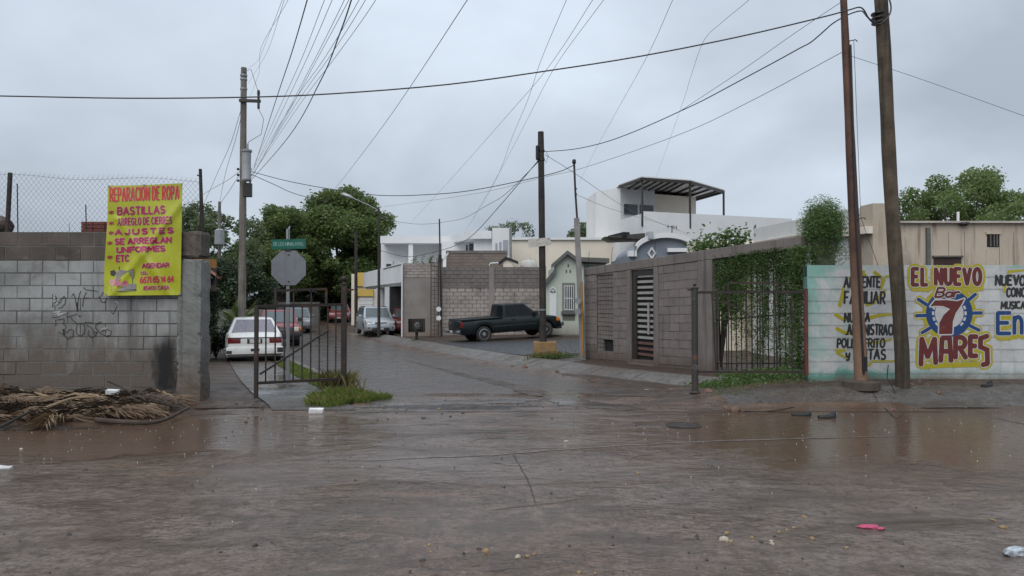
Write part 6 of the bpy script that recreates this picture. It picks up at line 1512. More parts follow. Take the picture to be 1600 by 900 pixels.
wire('short black cable loop on the right of the leaning pole', [(1374, 38), (1384, 31), (1391, 20), (1392, 8), (1388, -10), (1384, -60)], 11.15, 11.15, .012)
wire('thin wire joining the sagging cable to the rusty pole top', [(1059, 176), (1156, 112), (1240, 53), (1316, 2), (1345, -18)], 16, 11.3, .005, wire_g)
wire('long thin wire from the rusty pole down to the far lamp post', [(1315, 82), (1175, 157), (1062, 210), (912, 262), (849, 277), (740, 303), (600, 323)], 11.4, 39, .006, wire_g)
wire('thin wire running right from the rusty pole past the beige building', [(1331, 88), (1440, 124), (1600, 181), (1760, 236)], 11.4, 11, .004, wire_g)
wire('black wire from the steel mast to the transformer pole', [(897, 258), (860, 272), (740, 297), (660, 304.5), (590, 305), (520, 296), (450, 283), (392, 268)], 20.5, 26, .012)
wire('short drooping wire leaving the transformer pole to the right', [(392, 272), (430, 289), (462, 303), (520, 318)], 26, 32, .012)
wire('black wire drooping from the wooden pole across the white house', [(840, 252), (784, 318), (740, 366), (711, 384), (670, 396), (633, 401), (593, 391)], 22, 39, .012)
wire('thin wire from the wooden pole to the corner mast', [(840, 254), (790, 303), (759, 322), (724, 341), (688, 348)], 22, 37.3, .010, wire_g)
wire('thin wire between the corner mast and the lamp post', [(688, 349), (650, 350), (608, 344), (592, 338)], 37.3, 39, .010, wire_g)
wire('service wire from the wooden pole to the white terrace house', [(852, 242), (897, 270), (967, 318), (1010, 340), (1062, 360)], 22, 42, .008, wire_g)
wire('second fainter service wire below it to the terrace house', [(900, 304), (960, 328), (1040, 352), (1075, 366)], 20.6, 42, .006, wire_g)
wire('left long diagonal wire crossing the middle of the sky', [(752, -34), (730, 0), (640, 137), (585, 215), (530, 287), (505, 318)], 9, 45, .006, wire_g)
for (lab, px) in (('steepest of three thin wires over the wooden pole', [(905, -45), (885, 0), (845, 95), (825, 155), (800, 215), (770, 290), (725, 365)]), ('middle of three thin wires over the wooden pole', [(960, -50), (926, 0), (880, 72), (845, 120), (800, 172), (700, 285), (640, 350)]), ('rightmost of three thin wires over the wooden pole', [(975, -45), (943, 0), (878, 88), (850, 135), (822, 190), (780, 270), (740, 340)]),
                  ('single thin wire slanting above the steel mast', [(1072, -45), (1051, 0), (1010, 90), (960, 180), (930, 235), (905, 285)]), ('thin kinked wire slanting down to the terrace canopy', [(1215, -45), (1170, 0), (1128, 35), (1099, 65), (1080, 118), (1060, 180), (1025, 278)])):
    wire(lab, px, 9, 42, .0038, wire_g)
for i, ut in enumerate((507, 519, 538, 545, 561, 571, 587)):
    v0 = 270 + 4 * (i % 4); u0 = 391 + (i % 3)
    wire('thin service wire fanning up and right from the transformer pole', [(u0, v0), (u0 + (ut - u0) * .35, v0 - 90 - 2 * i), (u0 + (ut - u0) * .68, 95 - i), (ut, 0), (ut + 24, -55)], 26, 6, .0032, wire_g, 'service wires fanning from the transformer pole')
wire('thick black wire in the fan rising from the transformer pole', [(394, 280), (450, 215), (500, 128), (530, 55), (549, 0), (566, -60)], 26, 6, .0075)
wire('dark straight wire left of the fan, nearest the transformer pole', [(397, 262), (430, 160), (455, 85), (480, 0), (495, -55)], 26, 6, .0065)
for i, (ut, um) in enumerate(((441, 412), (444, 420), (450, 408))):
    wire('thin wire rising from the very top of the transformer pole', [(386 + 2 * i, 108 + 22 * i), (402 + i, 96 + 10 * i), (um, 75), (ut, 0), (ut + 18, -55)], 26, 8, .0032, wire_g, 'thin wires at the transformer pole top')
for i, px in enumerate(([(377, 170), (360, 225), (340, 270), (318, 320)], [(378, 178), (366, 225), (352, 272), (343, 318)], [(374, 268), (355, 282), (330, 296), (300, 315)], [(373, 275), (357, 300), (346, 316), (335, 340)])):
    wire('thin wire dropping left from the transformer pole', px, 26, 44, .009, wire_g, 'thin wires dropping left of the transformer pole')

# ================================================================== TREES AND SHRUBS
bark = mat('bark', (.07, .055, .042), (.04, .032, .026), 5, .9, .6, 20)
lf_big = leafmat('leaf_big_tree', (.066, .108, .032), (.10, .155, .044), (.185, .235, .075), .42)
lf_mid = leafmat('leaf_left_tree', (.075, .11, .05), (.105, .15, .065), (.17, .21, .095), .4)
lf_rt = leafmat('leaf_right_tree', (.09, .145, .046), (.135, .205, .062), (.23, .29, .105), .45)
def ctr(u, v, Y): return tuple(P(u, v, Y))
YQ = 68
tree('broad_tree', 'large dense dark green tree closing the end of the street', (P(545, 500, YQ).x, YQ, -.45), ctr(527, 391, YQ), (4.9, 4.5, 5.5), 66, 1.35, 800, .30, lf_big, bark, trunk_r=.5, low=-.8, seed=3)
tree('broad_tree', 'lower part of the street trees left of the big crown', (P(440, 500, 62).x, 62, -.45), ctr(440, 395, 62), (2.5, 3, 3.8), 26, 1.1, 800, .27, lf_big, bark, trunk_r=.35, low=-.8, seed=5)
tree('broad_tree', 'loose leafy tree behind the distant transformer pole', (P(345, 500, 52).x, 52, -.45), ctr(335, 402, 52), (3.2, 3, 3.4), 36, .95, 700, .23, lf_mid, bark, trunk_r=.3, low=-.7, seed=7)
tree('broad_tree', 'spreading green tree behind the beige building', (P(1500, 480, 38).x, 38, 0), ctr(1497, 335, 38), (3.1, 3, 2.0), 40, .68, 1000, .17, lf_rt, bark, trunk_r=.3, low=-.5, seed=9, limbs=14)
tree('broad_tree', 'tree at the right edge beyond the small dark window', (P(1610, 480, 34).x, 34, 0), ctr(1612, 345, 34), (2.2, 2.5, 1.4), 22, .6, 1000, .15, lf_rt, bark, trunk_r=.25, low=-.5, seed=10)
tree('broad_tree', 'sparse distant treetop above the stair wall with slot windows', (P(800, 480, 62).x, 62, 0), ctr(802, 362, 62), (2.2, 1.5, .7), 14, .5, 300, .2, lf_mid, bark, trunk_r=.12, low=-.4, seed=12)
tree('broad_tree', 'small treetop left of the white terrace house', (P(914, 480, 58).x, 58, 0), ctr(914, 368, 58), (1.2, 1, .9), 12, .5, 700, .2, lf_mid, bark, trunk_r=.15, low=-.4, seed=13)
tree('broad_tree', 'dark tree mass at the street bend beside the yellow house', (P(505, 500, 74).x, 74, -.45), ctr(490, 455, 74), (5.5, 3, 3.0), 34, 1.4, 600, .32, leafmat('leaf_dark', (.024, .040, .018), (.032, .054, .022), (.055, .08, .03), .2), bark, trunk_r=.4, low=-.9, seed=14)
tree('broad_tree', 'dark low tree filling the gap behind the cycad', (P(350, 500, 44).x, 44, -.45), ctr(352, 452, 44), (3.2, 1.5, 1.7), 34, .75, 800, .2, MATS['leaf_dark'], bark, trunk_r=.2, low=-.9, seed=17)
lf_sh = leafmat('leaf_shrub', (.04, .085, .02), (.07, .13, .03), (.12, .19, .05), .35)
def shrub(label, base, cen, rx, ry, rz, k, leaf, seed, m=lf_sh, nst=7, nm='shrub', tips=10):
    q = np.random.default_rng(seed); root = empty(nm, base); tag(root, label, 'shrub'); b = np.array(base); st = MB(); pts = []
    for i in range(nst):
        a = q.uniform(0, 6.28); e_ = np.array(cen) + np.array([rx * math.cos(a), ry * math.sin(a), rz]) * q.uniform(.3, 1.1); e_[2] = cen[2] + rz * q.uniform(-.2, 1.0)
        st.tube([(0, 0, 0), Vector((e_ - b) * np.array([.35, .35, .55])), Vector(e_ - b)], [.02, .014, .005], 5)
        kk = k // nst; t = q.uniform(.45, 1.05, kk)[:, None]; pts.append((e_ - b) * t + q.normal(0, 1, (kk, 3)) * np.array([rx, ry, rz]) * .22)
    st.build('stem', bark, root); tag(leaves('foliage', np.concatenate(pts), leaf, m, root, .5, .2), kind='stuff'); return root
b_ = (P(1090, 400, 17.2).x + .55, 17.2, 0.0)
shrub('leafy shrub rising behind the top of the brown block wall', b_, (b_[0] - .15, 17.2, ZZ(388, 17.2)), .72, .4, .36, 4200, .105, 3, nst=20)
for (u, v, s) in ((648, 411, 1), (660, 412, 2), (673, 410, 3)):
    b_ = P(u, v + 1, 38.45); o = leaves('weed', np.array([[rng.normal(0, .10), rng.normal(0, .05), abs(rng.normal(0, .18))] for _ in range(60 if s < 3 else 120)]), .12, lf_mid, None, .25); o.location = b_
    tag(o, {1: 'small weed on the rendered wall top, left of the rebar cage', 2: 'smallest weed between two others on the rendered wall top', 3: 'larger weed on the wall top at the rebar cage'}[s], 'weed')
# cycad by the transformer pole
cy_b = Vector((P(371, 505, 26.6).x, 26.6, gzf(P(371, 505, 26.6).x, 26.6)))
cyc = empty('cycad_palm', cy_b); tag(cyc, 'dark green cycad palm with arching fronds behind the white car', 'palm')
MB().lathe([(.2, -.1), (.24, .3), (.18, .7), (.05, .8)], 10).build('trunk', bark, cyc)
lf_cy = leafmat('leaf_cycad', (.035, .065, .014), (.07, .115, .018), (.15, .18, .03), .25)
def frond(par, m, L, az, el, droop, n=26, wid=.16, nm='frond'):
    b = MB(); d0 = Vector((math.cos(az), math.sin(az), 0)); pts = []
    for i in range(n + 1):
        t = i / n; pts.append(d0 * (L * t * math.cos(el) * (1 - .15 * t)) + Vector((0, 0, L * (t * math.sin(el) - droop * t * t))))
    b.tube(pts, [.012 * (1 - .7 * i / n) for i in range(n + 1)], 4)
    sd = d0.cross(Vector((0, 0, 1)))
    for i in range(3, n):
        t = i / n; w = wid * math.sin(math.pi * min(1, t * .85 + .15)) + .03; dr = (pts[i + 1] - pts[i]).normalized()
        for s in (1, -1):
            e_ = pts[i] + sd * s * w + dr * w * .55 + Vector((0, 0, -.15 * w)); hw = dr * .014
            b.add([pts[i] - hw, pts[i] + hw, e_ + hw * .3], [(0, 1, 2)])
    return b.build(nm, m, par)
for i in range(46):
    o = frond(cyc, lf_cy, R.uniform(1.2, 1.75), R.uniform(0, 6.28), R.uniform(.25, 1.2), R.uniform(.15, .45), 26, .24); o.location = (0, 0, .85)

# left-hand house corner with tiled roof, hedge and low wall behind the white car
hT = empty('tiled_house', (0, 0, 0)); tag(hT, 'small house corner with red tiled porch roof beyond the grey wall', 'house')
YH = 20.0; xq = ZX(334, YH)
MB().prism([(xq - 5, YH + .3), (xq - .75, YH + .3), (xq - 3.2, YH + 5), (xq - 7, YH + 5)], -.5, ZZ(416, YH)).build('walls', cream_pl, hT)
tile_m = mat('clay_tile', (.26, .10, .07), (.17, .075, .055), 5, .8, .3, 30, patch=((.10, .06, .05), 3, .55, .68))
MB().bar((xq - .08, YH + .2, ZZ(455, YH)), (xq - .08, YH + .2, ZZ(418, YH)), .1).build('porch_post', rust_iron, hT)
for i in range(16):
    for j in range(4):
        y = YH - .1 + i * .2; x0 = xq + .12 - j * .28 - .36 * i * .2; z0 = ZZ(432, YH) + j * .19
        b = MB(); seg = []
        for a in np.linspace(0, math.pi, 6): seg.append((y + .09 * math.cos(a), .06 * math.sin(a)))
        v = [(x0, yy_, z0 + zz_) for yy_, zz_ in seg] + [(x0 - .33, yy_, z0 + zz_ + .235) for yy_, zz_ in seg]
        b.add(v, [(k, k + 1, k + 7, k + 6) for k in range(5)]); b.build('roof_tile', tile_m, hT)
MB().slab([(xq + .06, YH - .2, ZZ(432, YH) - .03), (xq + .06 - 1.46, YH + 3.2, ZZ(432, YH) - .03), (xq - 1.1 - 1.46, YH + 3.2, ZZ(432, YH) + .78), (xq - 1.1, YH - .2, ZZ(432, YH) + .78)], (0, 0, -.05)).build('roof_deck', wood_dk, hT)
MB().tube([(xq - .08, YH + .1, ZZ(425, YH)), (xq - .35, YH + .1, ZZ(470, YH))], .05, 6).build('brace', wood_dk, hT)
MB().box(xq - .9, xq - .42, YH + .2, YH + 1.2, ZZ(416, YH), ZZ(402, YH)).build('ochre_block', mat('ochre', (.42, .19, .03), (.34, .16, .03), 3, .7, .2, 30), hT)
b_ = (P(328, 500, 21.5).x, 21.5, gzf(P(328, 500, 21.5).x, 21.5))
shrub('dark hanging vine below the tiled porch roof', b_, (b_[0] + .02, 21.5, 1.35), .32, .3, .75, 2600, .09, 31, leafmat('leaf_vine', (.018, .032, .014), (.028, .048, .018), (.05, .075, .03), .25), nst=9)
b_ = (P(338, 520, 23.0).x, 23.0, gzf(P(338, 520, 23.0).x, 23.0))
shrub('low dark shrub by the pavement left of the white car', b_, (b_[0], 23, .45), .55, .5, .45, 2200, .10, 32, MATS['leaf_vine'], nst=9)
lw2 = MB(); lw2.obox((-24, 40), (-12.4, 36.9), .2, -.7, 1.15); lo = lw2.build('garden_wall', mat('old_grey_wall', (.14, .135, .125), (.09, .085, .08), 1.5, .85, .3, 20, streak=((.05, .05, .045), .5, .55)), None); tag(lo, 'weathered grey garden wall behind the cycad', 'wall')
lw3 = MB(); lw3.obox((-30, 60), (-15.6, 58), .2, -.7, 1.5); lo = lw3.build('garden_wall', MATS['old_grey_wall'], None); tag(lo, 'far grey garden wall below the street trees', 'wall')
wc = MB(); wc.box(-18.9, -18.0, 47, 51, -.5, 1.9); lo = wc.build('shed', mat('shed_pale', (.25, .25, .24), (.18, .18, .17), 2, .7, .1, 30), None, bevel=.12); tag(lo, 'pale low shed roof seen between cycad and street trees', 'shed')
rkw = rock('white_post_cap', onground(337, 515), .10, .10, .10, white_pl, seed=3); tag(rkw, 'white rounded boulder at the pavement left of the white car', 'boulder')

# ================================================================== VERGES, WEEDS, RUBBISH
def scatter_poly(n, fn): return np.array([fn() for _ in range(n)])
def gpt(x, y): return (x, y, gzf(x, y))
# tuft at the foot of the gate post
c = onground(535, 632)
def f1():
    a = R.uniform(0, 6.28); r_ = math.sqrt(R.random()); k = 1 + .22 * math.sin(3 * a + 1) + .15 * math.sin(7 * a); x = c.x - .08 + .55 * r_ * k * math.cos(a); y = c.y + .42 + .56 * r_ * k * math.sin(a) + .1 * math.cos(a); return gpt(x, y)
o = blades('grass_tuft', scatter_poly(5200, f1), .085, grass_m, None, .0055, .9); tag(o, 'bright green grass tuft around the foot of the open gate post', 'grass', kind='stuff')
o = blades('grass_tuft', scatter_poly(330, f1), .13, grass_dry, None, .0045, 1.1); tag(o, 'straw-coloured stems mixed through the green tuft at the gate post', 'grass', kind='stuff')
o = blades('grass_tuft', scatter_poly(260, f1), .16, grass_m, None, .006, 1.0); tag(o, 'longest arching blades of the tuft at the gate post', 'grass', kind='stuff')
pp_ = onground(527, 606)
o = blades('grass_tuft', scatter_poly(320, lambda: gpt(pp_.x + R.gauss(.02, .16), pp_.y + R.gauss(0, .12))), .30, grass_dry, None, .005, .6); tag(o, 'taller dry yellow grass against the gate post', 'grass', kind='stuff')
def f2():
    y = R.uniform(12.6, 20.5); x = float(sedl(y)) - .16 - .55 * R.random() ** .8; return gpt(x, y)
o = blades('grass_strip', scatter_poly(9000, f2), .07, grass_m, None, .006, .8); tag(o, 'short grass strip between pavement and kerb behind the open gate', 'grass', kind='stuff')
# weeds in front of the brown wall and under the right gate
def weedpatch(name, label, n, fn, size):
    pts = scatter_poly(n, fn); pts[:, 2] += np.abs(rng.normal(0, size * .9, n)); o = leaves(name, pts, size, lf_sh, None, .6, 0.0); tag(o, label, 'weeds', kind='stuff'); return o
weedpatch('weeds', 'low leafy weeds at the foot of the right iron gate', 2600, lambda: gpt(3.35 + R.random() * 1.7 + R.gauss(0, .08), 12.6 + R.gauss(0, .42) + .2 * R.random()), .05)
weedpatch('weeds', 'weeds growing before the creeper curtain', 2000, lambda: gpt(4.1 + R.random() * 1.0, 13.1 + R.random() * 1.4), .05)
weedpatch('weeds', 'weeds at the foot of the yellow pole guard', 900, lambda: gpt(cb_.x + .25 + R.gauss(0, .35), 21.6 + R.gauss(0, .10)), .06)
o = blades('grass_tuft', scatter_poly(400, lambda: gpt(cb_.x + .1 + R.gauss(0, .25), 21.7 + R.gauss(0, .06))), .22, grass_dry, None, .007, .5); tag(o, 'dry grass against the yellow pole guard', 'grass', kind='stuff')
weedpatch('weeds', 'small weed at the rubbish basket post', 150, lambda: gpt(bk.location.x + R.gauss(0, .2), bk.location.y - .1 + R.gauss(0, .05)), .06)

# ---- heap of dry palm fronds along the left wall
dry1 = mat('dry_frond', (.16, .10, .058), (.085, .055, .033), 9, .75, .2, 40); dry2 = mat('dry_frond_dark', (.06, .04, .026), (.03, .021, .015), 9, .75, .2, 40); dry3 = mat('dry_frond_pale', (.29, .20, .12), (.18, .125, .075), 9, .7, .2, 40)
def dryfrond(loc, az, L, m, seed, lab):
    q = random.Random(seed); root = empty('palm_frond', loc); tag(root, lab, 'palm frond', 'dry palm fronds heaped along the wall')
    d = Vector((math.cos(az), math.sin(az), 0)); s = Vector((-d.y, d.x, 0)); b = MB(); n = 14; pts = []
    bend = q.uniform(-.3, .3)
    for i in range(n + 1):
        t = i / n; pts.append(d * (L * t) + s * (bend * t * t * L * .5) + Vector((0, 0, .10 * math.sin(t * 3) * q.uniform(.4, 1.2))))
    b.tube(pts, [.026 * (1 - .75 * i / n) for i in range(n + 1)], 5); b.build('midrib', dry3 if q.random() < .35 else m, root, smooth=True)
    f = MB()
    for k in range(95):
        t = q.uniform(.25, 1.0); i = min(n - 1, int(t * n)); p = pts[i].lerp(pts[i + 1], t * n - i); sg = q.choice((-1, 1)); ln = q.uniform(.28, .62) * (1.15 - .4 * t)
        e_ = p + d * ln * q.uniform(.55, .95) + s * sg * ln * q.uniform(.10, .55) + Vector((0, 0, q.uniform(-.10, .09) - .03)); e_.z = max(e_.z, -.06 - loc[2] + .06 if False else -loc[2] + .02 + gzf(loc[0], loc[1]))
        mid = p.lerp(e_, .5) + Vector((0, 0, q.uniform(.0, .06))); w = s.cross(Vector((0, 0, 1))) * 0 + Vector((-(e_ - p).y, (e_ - p).x, 0)).normalized() * q.uniform(.003, .008)
        up = Vector((0, 0, q.uniform(.004, .014)))
        f.add([p - w * .5, p + w * .5, mid + w + up, mid - w - up, e_], [(0, 1, 2, 3), (3, 2, 4)])
    f.build('leaflets', m, root); return root
hq = random.Random(77)
LABF = 'dry brown palm frond lying in the heap along the grey wall'
for i in range(44):
    u = hq.uniform(-30, 235); t = (u + 30) / 265; Y = hq.uniform(9.75, 10.95) + .15 * t
    if i < 12: Y = hq.uniform(9.7, 10.15); u = hq.uniform(-20, 150)
    x = ZX(u, Y); h = .03 + .15 * max(0, 1 - abs(Y - 10.6) / .75) * (1 - .35 * t) * hq.random()
    if i < 12: h *= .5
    az = hq.choice((0, math.pi)) + hq.gauss(0, .42)
    L = hq.uniform(.7, 1.35); x -= math.cos(az) * L * .5
    fm = hq.choice((dry1, dry1, dry2, dry2, dry3)); wh = 'front edge of the heap, nearest the road' if Y < 10.2 else 'back of the heap, against the grey wall' if Y > 10.75 else 'middle of the heap along the grey wall'
    dryfrond((x, Y, gzf(x, Y) + h), az, L, fm, i, {'dry_frond': 'mid-brown', 'dry_frond_dark': 'dark rotting', 'dry_frond_pale': 'pale straw-coloured'}[fm.name] + ' palm frond at the ' + wh)
def stick(label, pts, r, m, nm='branch', cat='branch'):
    P0 = Vector(pts[0]); o = MB().tube([Vector(p) - P0 for p in smooth_pts(pts, 16)], [r * (1 - .5 * i / 20) for i in range(len(smooth_pts(pts, 16)))], 7).build(nm, m, None, smooth=True, loc=P0); tag(o, label, cat); return o
def og(u, v, dz=0.0): p_ = onground(u, v); return (p_.x, p_.y, p_.z + dz)
stick('long thick brown branch lying in front of the frond heap', [og(150, 662, .05), og(200, 666, .05), og(250, 664, .05), og(294, 651, .12)], .035, dry2)
stick('pale stripped branch lying across the frond heap', [og(60, 656, .12), og(110, 648, .22), og(150, 644, .22)], .025, dry3)
stick('forked dark twig poking up at the soot stain', [(ZX(170, 10.9), 10.9, .38), (ZX(195, 10.9), 10.9, .27), (ZX(215, 10.8), 10.8, .14)], .014, black_iron)
stick('reddish stick at the right end of the heap', [og(230, 638, .05), og(268, 634, .06), og(306, 636, .04)], .022, mat('red_stick', (.22, .085, .04), (.14, .06, .035), 6, .8, .3, 30))
stick('dark charred stick at the left edge of the heap', [og(0, 674, .05), og(30, 664, .1), og(58, 655, .15)], .024, wood_dk)
stick('long dark pole lying at the road edge below the right gate', [og(1163, 627, .02), og(1200, 632, .02), og(1240, 638, .02)], .010, wood_dk)
stick('pale curved stick on the right of the frond heap', [og(222, 632, .16), og(242, 640, .10), og(248, 646, .05)], .015, dry3)
# ---- loose rubbish
def foam(label, u, v, w, d, h, m, ang=0., nm='foam_box', cat='rubbish', dz=0.0):
    p_ = onground(u, v); o = MB().box(-w / 2, w / 2, -d / 2, d / 2, 0, h).build(nm, m, None, bevel=min(w, h) * .2, loc=(p_.x, p_.y, p_.z + dz)); o.rotation_euler = (.12, .06, ang)
    for i, vtx in enumerate(o.data.vertices): vtx.co.z += .012 * math.sin(vtx.co.x * 60 + i)
    tag(o, label, cat); return o
foam('white foam tray lying on the frond heap', 176, 632, .18, .10, .05, alu, .2, dz=.17)
foam('white paper cup carton lying below the grass tuft', 494, 645, .20, .10, .06, alu, .1, 'paper_carton')
foam('white foam scrap at the far left road edge', 6, 732, .13, .06, .015, alu, .2, 'foam_scrap')
foam('crumpled white wrapper left of the right gate post', 1015, 612, .16, .1, .03, alu, .4, 'wrapper')
foam('small green wrapper beside the white wrapper', 1021, 617, .07, .05, .02, flat('wrapper_green', (.05, .35, .22), .4), .4, 'wrapper')
def crumple(label, u, v, sx, sy, sz, m, seed, nm, cat='rubbish'):
    p_ = onground(u, v); o = rock(nm, (p_.x, p_.y, p_.z + sz * .5), sx, sy, sz, m, seed=seed); q = random.Random(seed)
    for vt in o.data.vertices: vt.co *= q.uniform(.82, 1.15)
    o.rotation_euler = (0, 0, q.uniform(-.4, .4)); tag(o, label, cat); return o
crumple('crumpled pink plastic wrapper on the wet road', 1356, 824, .085, .035, .012, flat('pink_plastic', (.45, .05, .13), .3), 3, 'plastic_wrapper'); crumple('scrap of pink plastic just right of the pink wrapper', 1376, 827, .03, .02, .01, MATS['pink_plastic'], 4, 'plastic_wrapper')
bgm = NB('clear_plastic'); bgm.bsdf(bgm.mix(bgm.rng(bgm.noise(bgm.pos(), 20, 4, .6), .4, .65), (.42, .46, .50), (.20, .22, .24)), .15, Specular_IOR_Level=.7, Coat_Weight=.5)
crumple('clear plastic bag at the lower right road edge', 1588, 866, .085, .05, .035, bgm.m, 6, 'plastic_bag')
st_y = mat('stone_yellow', (.30, .20, .09), (.20, .135, .07), 12, .7, .3, 60); st_w = mat('stone_white', (.42, .37, .29), (.38, .33, .25), 12, .7, .3, 60); st_d = mat('stone_dark', (.05, .042, .036), (.03, .026, .022), 12, .7, .3, 60); st_b = mat('stone_brown', (.15, .085, .055), (.10, .06, .042), 12, .75, .4, 40)
def stones(lst, label, group, m, flat_=.5, nm='pebble'):
    for i, (u, v, r_) in enumerate(lst):
        if m is st_d: r_ *= .75
        p_ = onground(u, v); px = p_.y / F * r_
        lab = label + (' left of the centre crack' if u < 800 else ' between the centre crack and the pink wrapper' if u < 1340 else ' right of the pink wrapper') if nm == 'pebble' else label
        o = rock(nm, (p_.x, p_.y, p_.z + px * flat_ * .18), px * R.uniform(.75, 1.05), px * R.uniform(.5, .8), px * flat_, m, seed=i * 7 + int(u)); tag(o, lab, 'stone', group)
stones([(670, 852, 4), (759, 862, 8), (824, 869, 5), (835, 866, 4), (1136, 834, 6), (1143, 846, 5), (1217, 832, 4.5), (1229, 828, 4), (1240, 825, 4), (1269, 842, 6), (1323, 856, 4), (1175, 840, 4), (1256, 808, 5), (1551, 813, 5), (1568, 825, 7), (904, 895, 5), (997, 740, 4), (930, 896, 4), (673, 863, 4), (686, 640, 4)], 'small yellowish pebble on the wet road', 'yellowish pebbles on the road', st_y)
stones([(809, 871, 7), (1131, 844, 10), (761, 861, 6), (1206, 850, 5), (1205, 846, 4), (33, 702, 4), (885, 690, 4), (332, 729, 2)], 'small whitish stone on the wet road', 'whitish stones on the road', st_w)
stones([(660, 876, 8), (748, 858, 6), (725, 865, 5), (1013, 841, 4), (890, 853, 4), (1190, 847, 6), (1090, 842, 5), (1210, 838, 4), (300, 758, 4), (288, 765, 3), (345, 863, 4), (1356, 695, 4), (1410, 885, 5), (398, 853, 8), (425, 848, 4), (1105, 876, 5), (958, 852, 4), (60, 790, 3), (134, 734, 4), (1254, 873, 4), (78, 895, 4)], 'small dark pebble on the wet road', 'dark pebbles on the road', st_d)
stones([(1050, 612, 8), (1065, 614, 6), (1107, 613, 8), (1096, 611, 6), (1150, 629, 12), (1135, 628, 7), (1139, 672, 3)], 'brown stone near the right gate post', 'brown stones around the right gate post', st_b, .6, 'stone')
stones([(1388, 601, 6), (1395, 604, 5), (1424, 602, 6), (1436, 601, 8), (1448, 602, 5), (1480, 600, 8), (1466, 599, 5), (1430, 606, 4)], 'brown stone on the mud bank under the mural', 'brown stones under the mural', st_b, .6, 'stone')
stones([(606, 655, 4), (620, 646, 2.5), (635, 641, 3), (704, 651, 3.5), (723, 646, 5), (742, 643, 2), (662, 654, 4.5), (691, 647, 3), (590, 657, 3), (785, 638, 2.5)], 'dark stone on the silt bar in the street mouth', 'dark stones on the silt bar', st_d, .6, 'stone')
stones([(350, 648, 3.5), (384, 660, 4), (410, 640, 3), (388, 653, 3), (408, 655, 3), (396, 645, 3), (430, 628, 3), (363, 675, 2.5), (353, 684, 2.5), (300, 645, 4), (310, 630, 5), (318, 612, 4)], 'small dark clod on the pavement corner', 'dark clods on the pavement corner', st_d, .6, 'clod')
stones([(870, 582, 5), (820, 575, 6), (845, 571, 4), (800, 573, 4), (928, 597, 6), (935, 595, 5), (760, 568, 4), (880, 588, 3), (960, 600, 3)], 'brown stone along the gutter of the side street', 'brown stones in the gutter', st_b, .6, 'stone')
for (u, v, lab, s) in ((1252, 622, 'black shoe lying alone on the apron left of the other', 0), (1292, 625, 'black shoe with raised heel nearer the rusty pole', 1), (1542, 597, 'dark crumpled shoe on the mud bank under the mural', 2)):
    p_ = onground(u, v); b = MB(); n = 9; prof = []
    for i in range(n):
        t = i / (n - 1); w = .042 * (.75 + .5 * math.sin(t * math.pi * .9 + .3)); h = .035 + (.055 * (t > .6) * (t - .6) / .4 * (1 if s else .5))
        prof.append((-.13 + .26 * t, w * (1 if 0 < i < n - 1 else .5), h))
    v_ = []; 
    for (x, w, h) in prof: v_ += [(x, -w, 0), (x, -w * .95, h * .6), (x, -w * .5, h), (x, w * .5, h), (x, w * .95, h * .6), (x, w, 0)]
    f = [(i * 6 + j, i * 6 + (j + 1) % 6, i * 6 + 6 + (j + 1) % 6, i * 6 + 6 + j) for i in range(n - 1) for j in range(6)] + [tuple(range(6)), tuple(range((n - 1) * 6, n * 6))]
    o = b.add(v_, f).build('shoe', black_rub, None, smooth=True, loc=(p_.x, p_.y, p_.z + .003)); o.rotation_euler = (0, 0, .3 * s - .1); tag(o, lab, 'shoe')
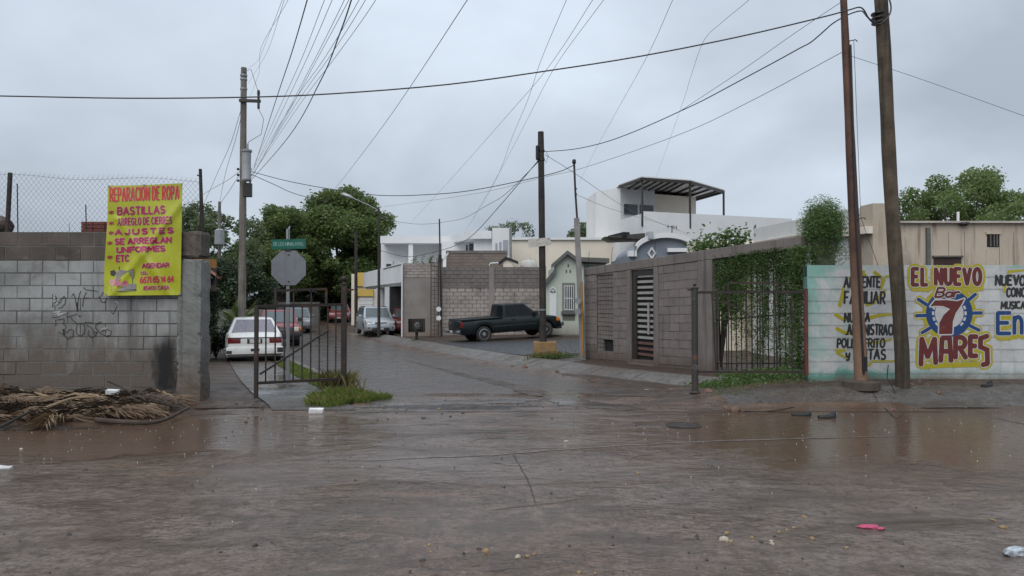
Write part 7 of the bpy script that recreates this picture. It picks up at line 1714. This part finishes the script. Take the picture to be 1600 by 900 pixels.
# fine grit washed over the street mouth and along the edges
b = MB(); gq = random.Random(9)
def grit(cx_, cy_, sx, sy, n, ang=0.0):
    for _ in range(n):
        a, c_ = gq.gauss(0, sx), gq.gauss(0, sy); x = cx_ + a * math.cos(ang) - c_ * math.sin(ang); y = cy_ + a * math.sin(ang) + c_ * math.cos(ang)
        r_ = gq.uniform(.006, .02) * (1 + (gq.random() < .08)); z = gzf(x, y) + .004; t = gq.uniform(0, 6)
        b.add([(x + r_ * math.cos(t + k * 1.57) * gq.uniform(.6, 1.2), y + r_ * math.sin(t + k * 1.57) * gq.uniform(.6, 1.2), z - .01) for k in range(4)] + [(x + r_ * .2, y, z + r_ * .55)], [(0, 1, 4), (1, 2, 4), (2, 3, 4), (3, 0, 4)])
grit(-.9, 10.8, .85, .13, 700, .03); grit(.6, 11.4, 1.4, .3, 350); grit(2.6, 12.3, .9, .6, 420); grit(2.3, 15.6, .3, 1.8, 300, .4); grit(-6.9, 9.05, .9, .14, 450, .05); grit(-3.6, 10.9, .8, .25, 160); grit(3.4, 10.9, 1.5, .2, 260); grit(6.8, 11.55, 1.6, .12, 420); grit(0, 6, 5, 1.8, 260)
o = b.build('grit', st_d, None); tag(o, 'fine dark grit washed over the street mouth and road edges', 'grit', kind='stuff')
# raindrop splashes on the standing water
dm_ = NB('water_drop'); dm_.bsdf((.55, .58, .60), .08, Specular_IOR_Level=.6)
drop_pts = []
for (cx_, cy_, rx_, ry_, n) in ((7.2, 8.9, 6.2, 2.1, 170), (-5.6, 8.5, 3.6, 1.3, 110), (0, 7, 5, 2, 20)):
    for _ in range(n):
        a = R.uniform(0, 6.28); r_ = math.sqrt(R.random()); drop_pts.append((cx_ + rx_ * r_ * math.cos(a), cy_ + ry_ * r_ * math.sin(a)))
b = MB()
for (x, y) in drop_pts:
    r_ = R.uniform(.0025, .0055); h = R.uniform(.005, .014); z = gzf(x, y)
    b.add([(x - r_, y, z), (x, y - r_, z), (x + r_, y, z), (x, y + r_, z), (x, y, z + h)], [(0, 1, 4), (1, 2, 4), (2, 3, 4), (3, 0, 4)])
o = b.build('rain_splashes', dm_.m, None); tag(o, 'tiny raindrop splashes over the puddles', 'splashes', kind='stuff')

# ================================================================== put every thing's Empty at its own base
bpy.context.view_layer.update()
for o in [o for o in C.objects if o.type == 'EMPTY' and o.parent is None and tuple(o.location) == (0, 0, 0)]:
    cs = [v for ch in o.children for v in (ch.matrix_world @ Vector(c_) for c_ in ch.bound_box)]
    if not cs: continue
    lo = Vector((min(v.x for v in cs) / 2 + max(v.x for v in cs) / 2, min(v.y for v in cs) / 2 + max(v.y for v in cs) / 2, min(v.z for v in cs)))
    o.location = lo
    for ch in o.children: ch.location = ch.location - lo
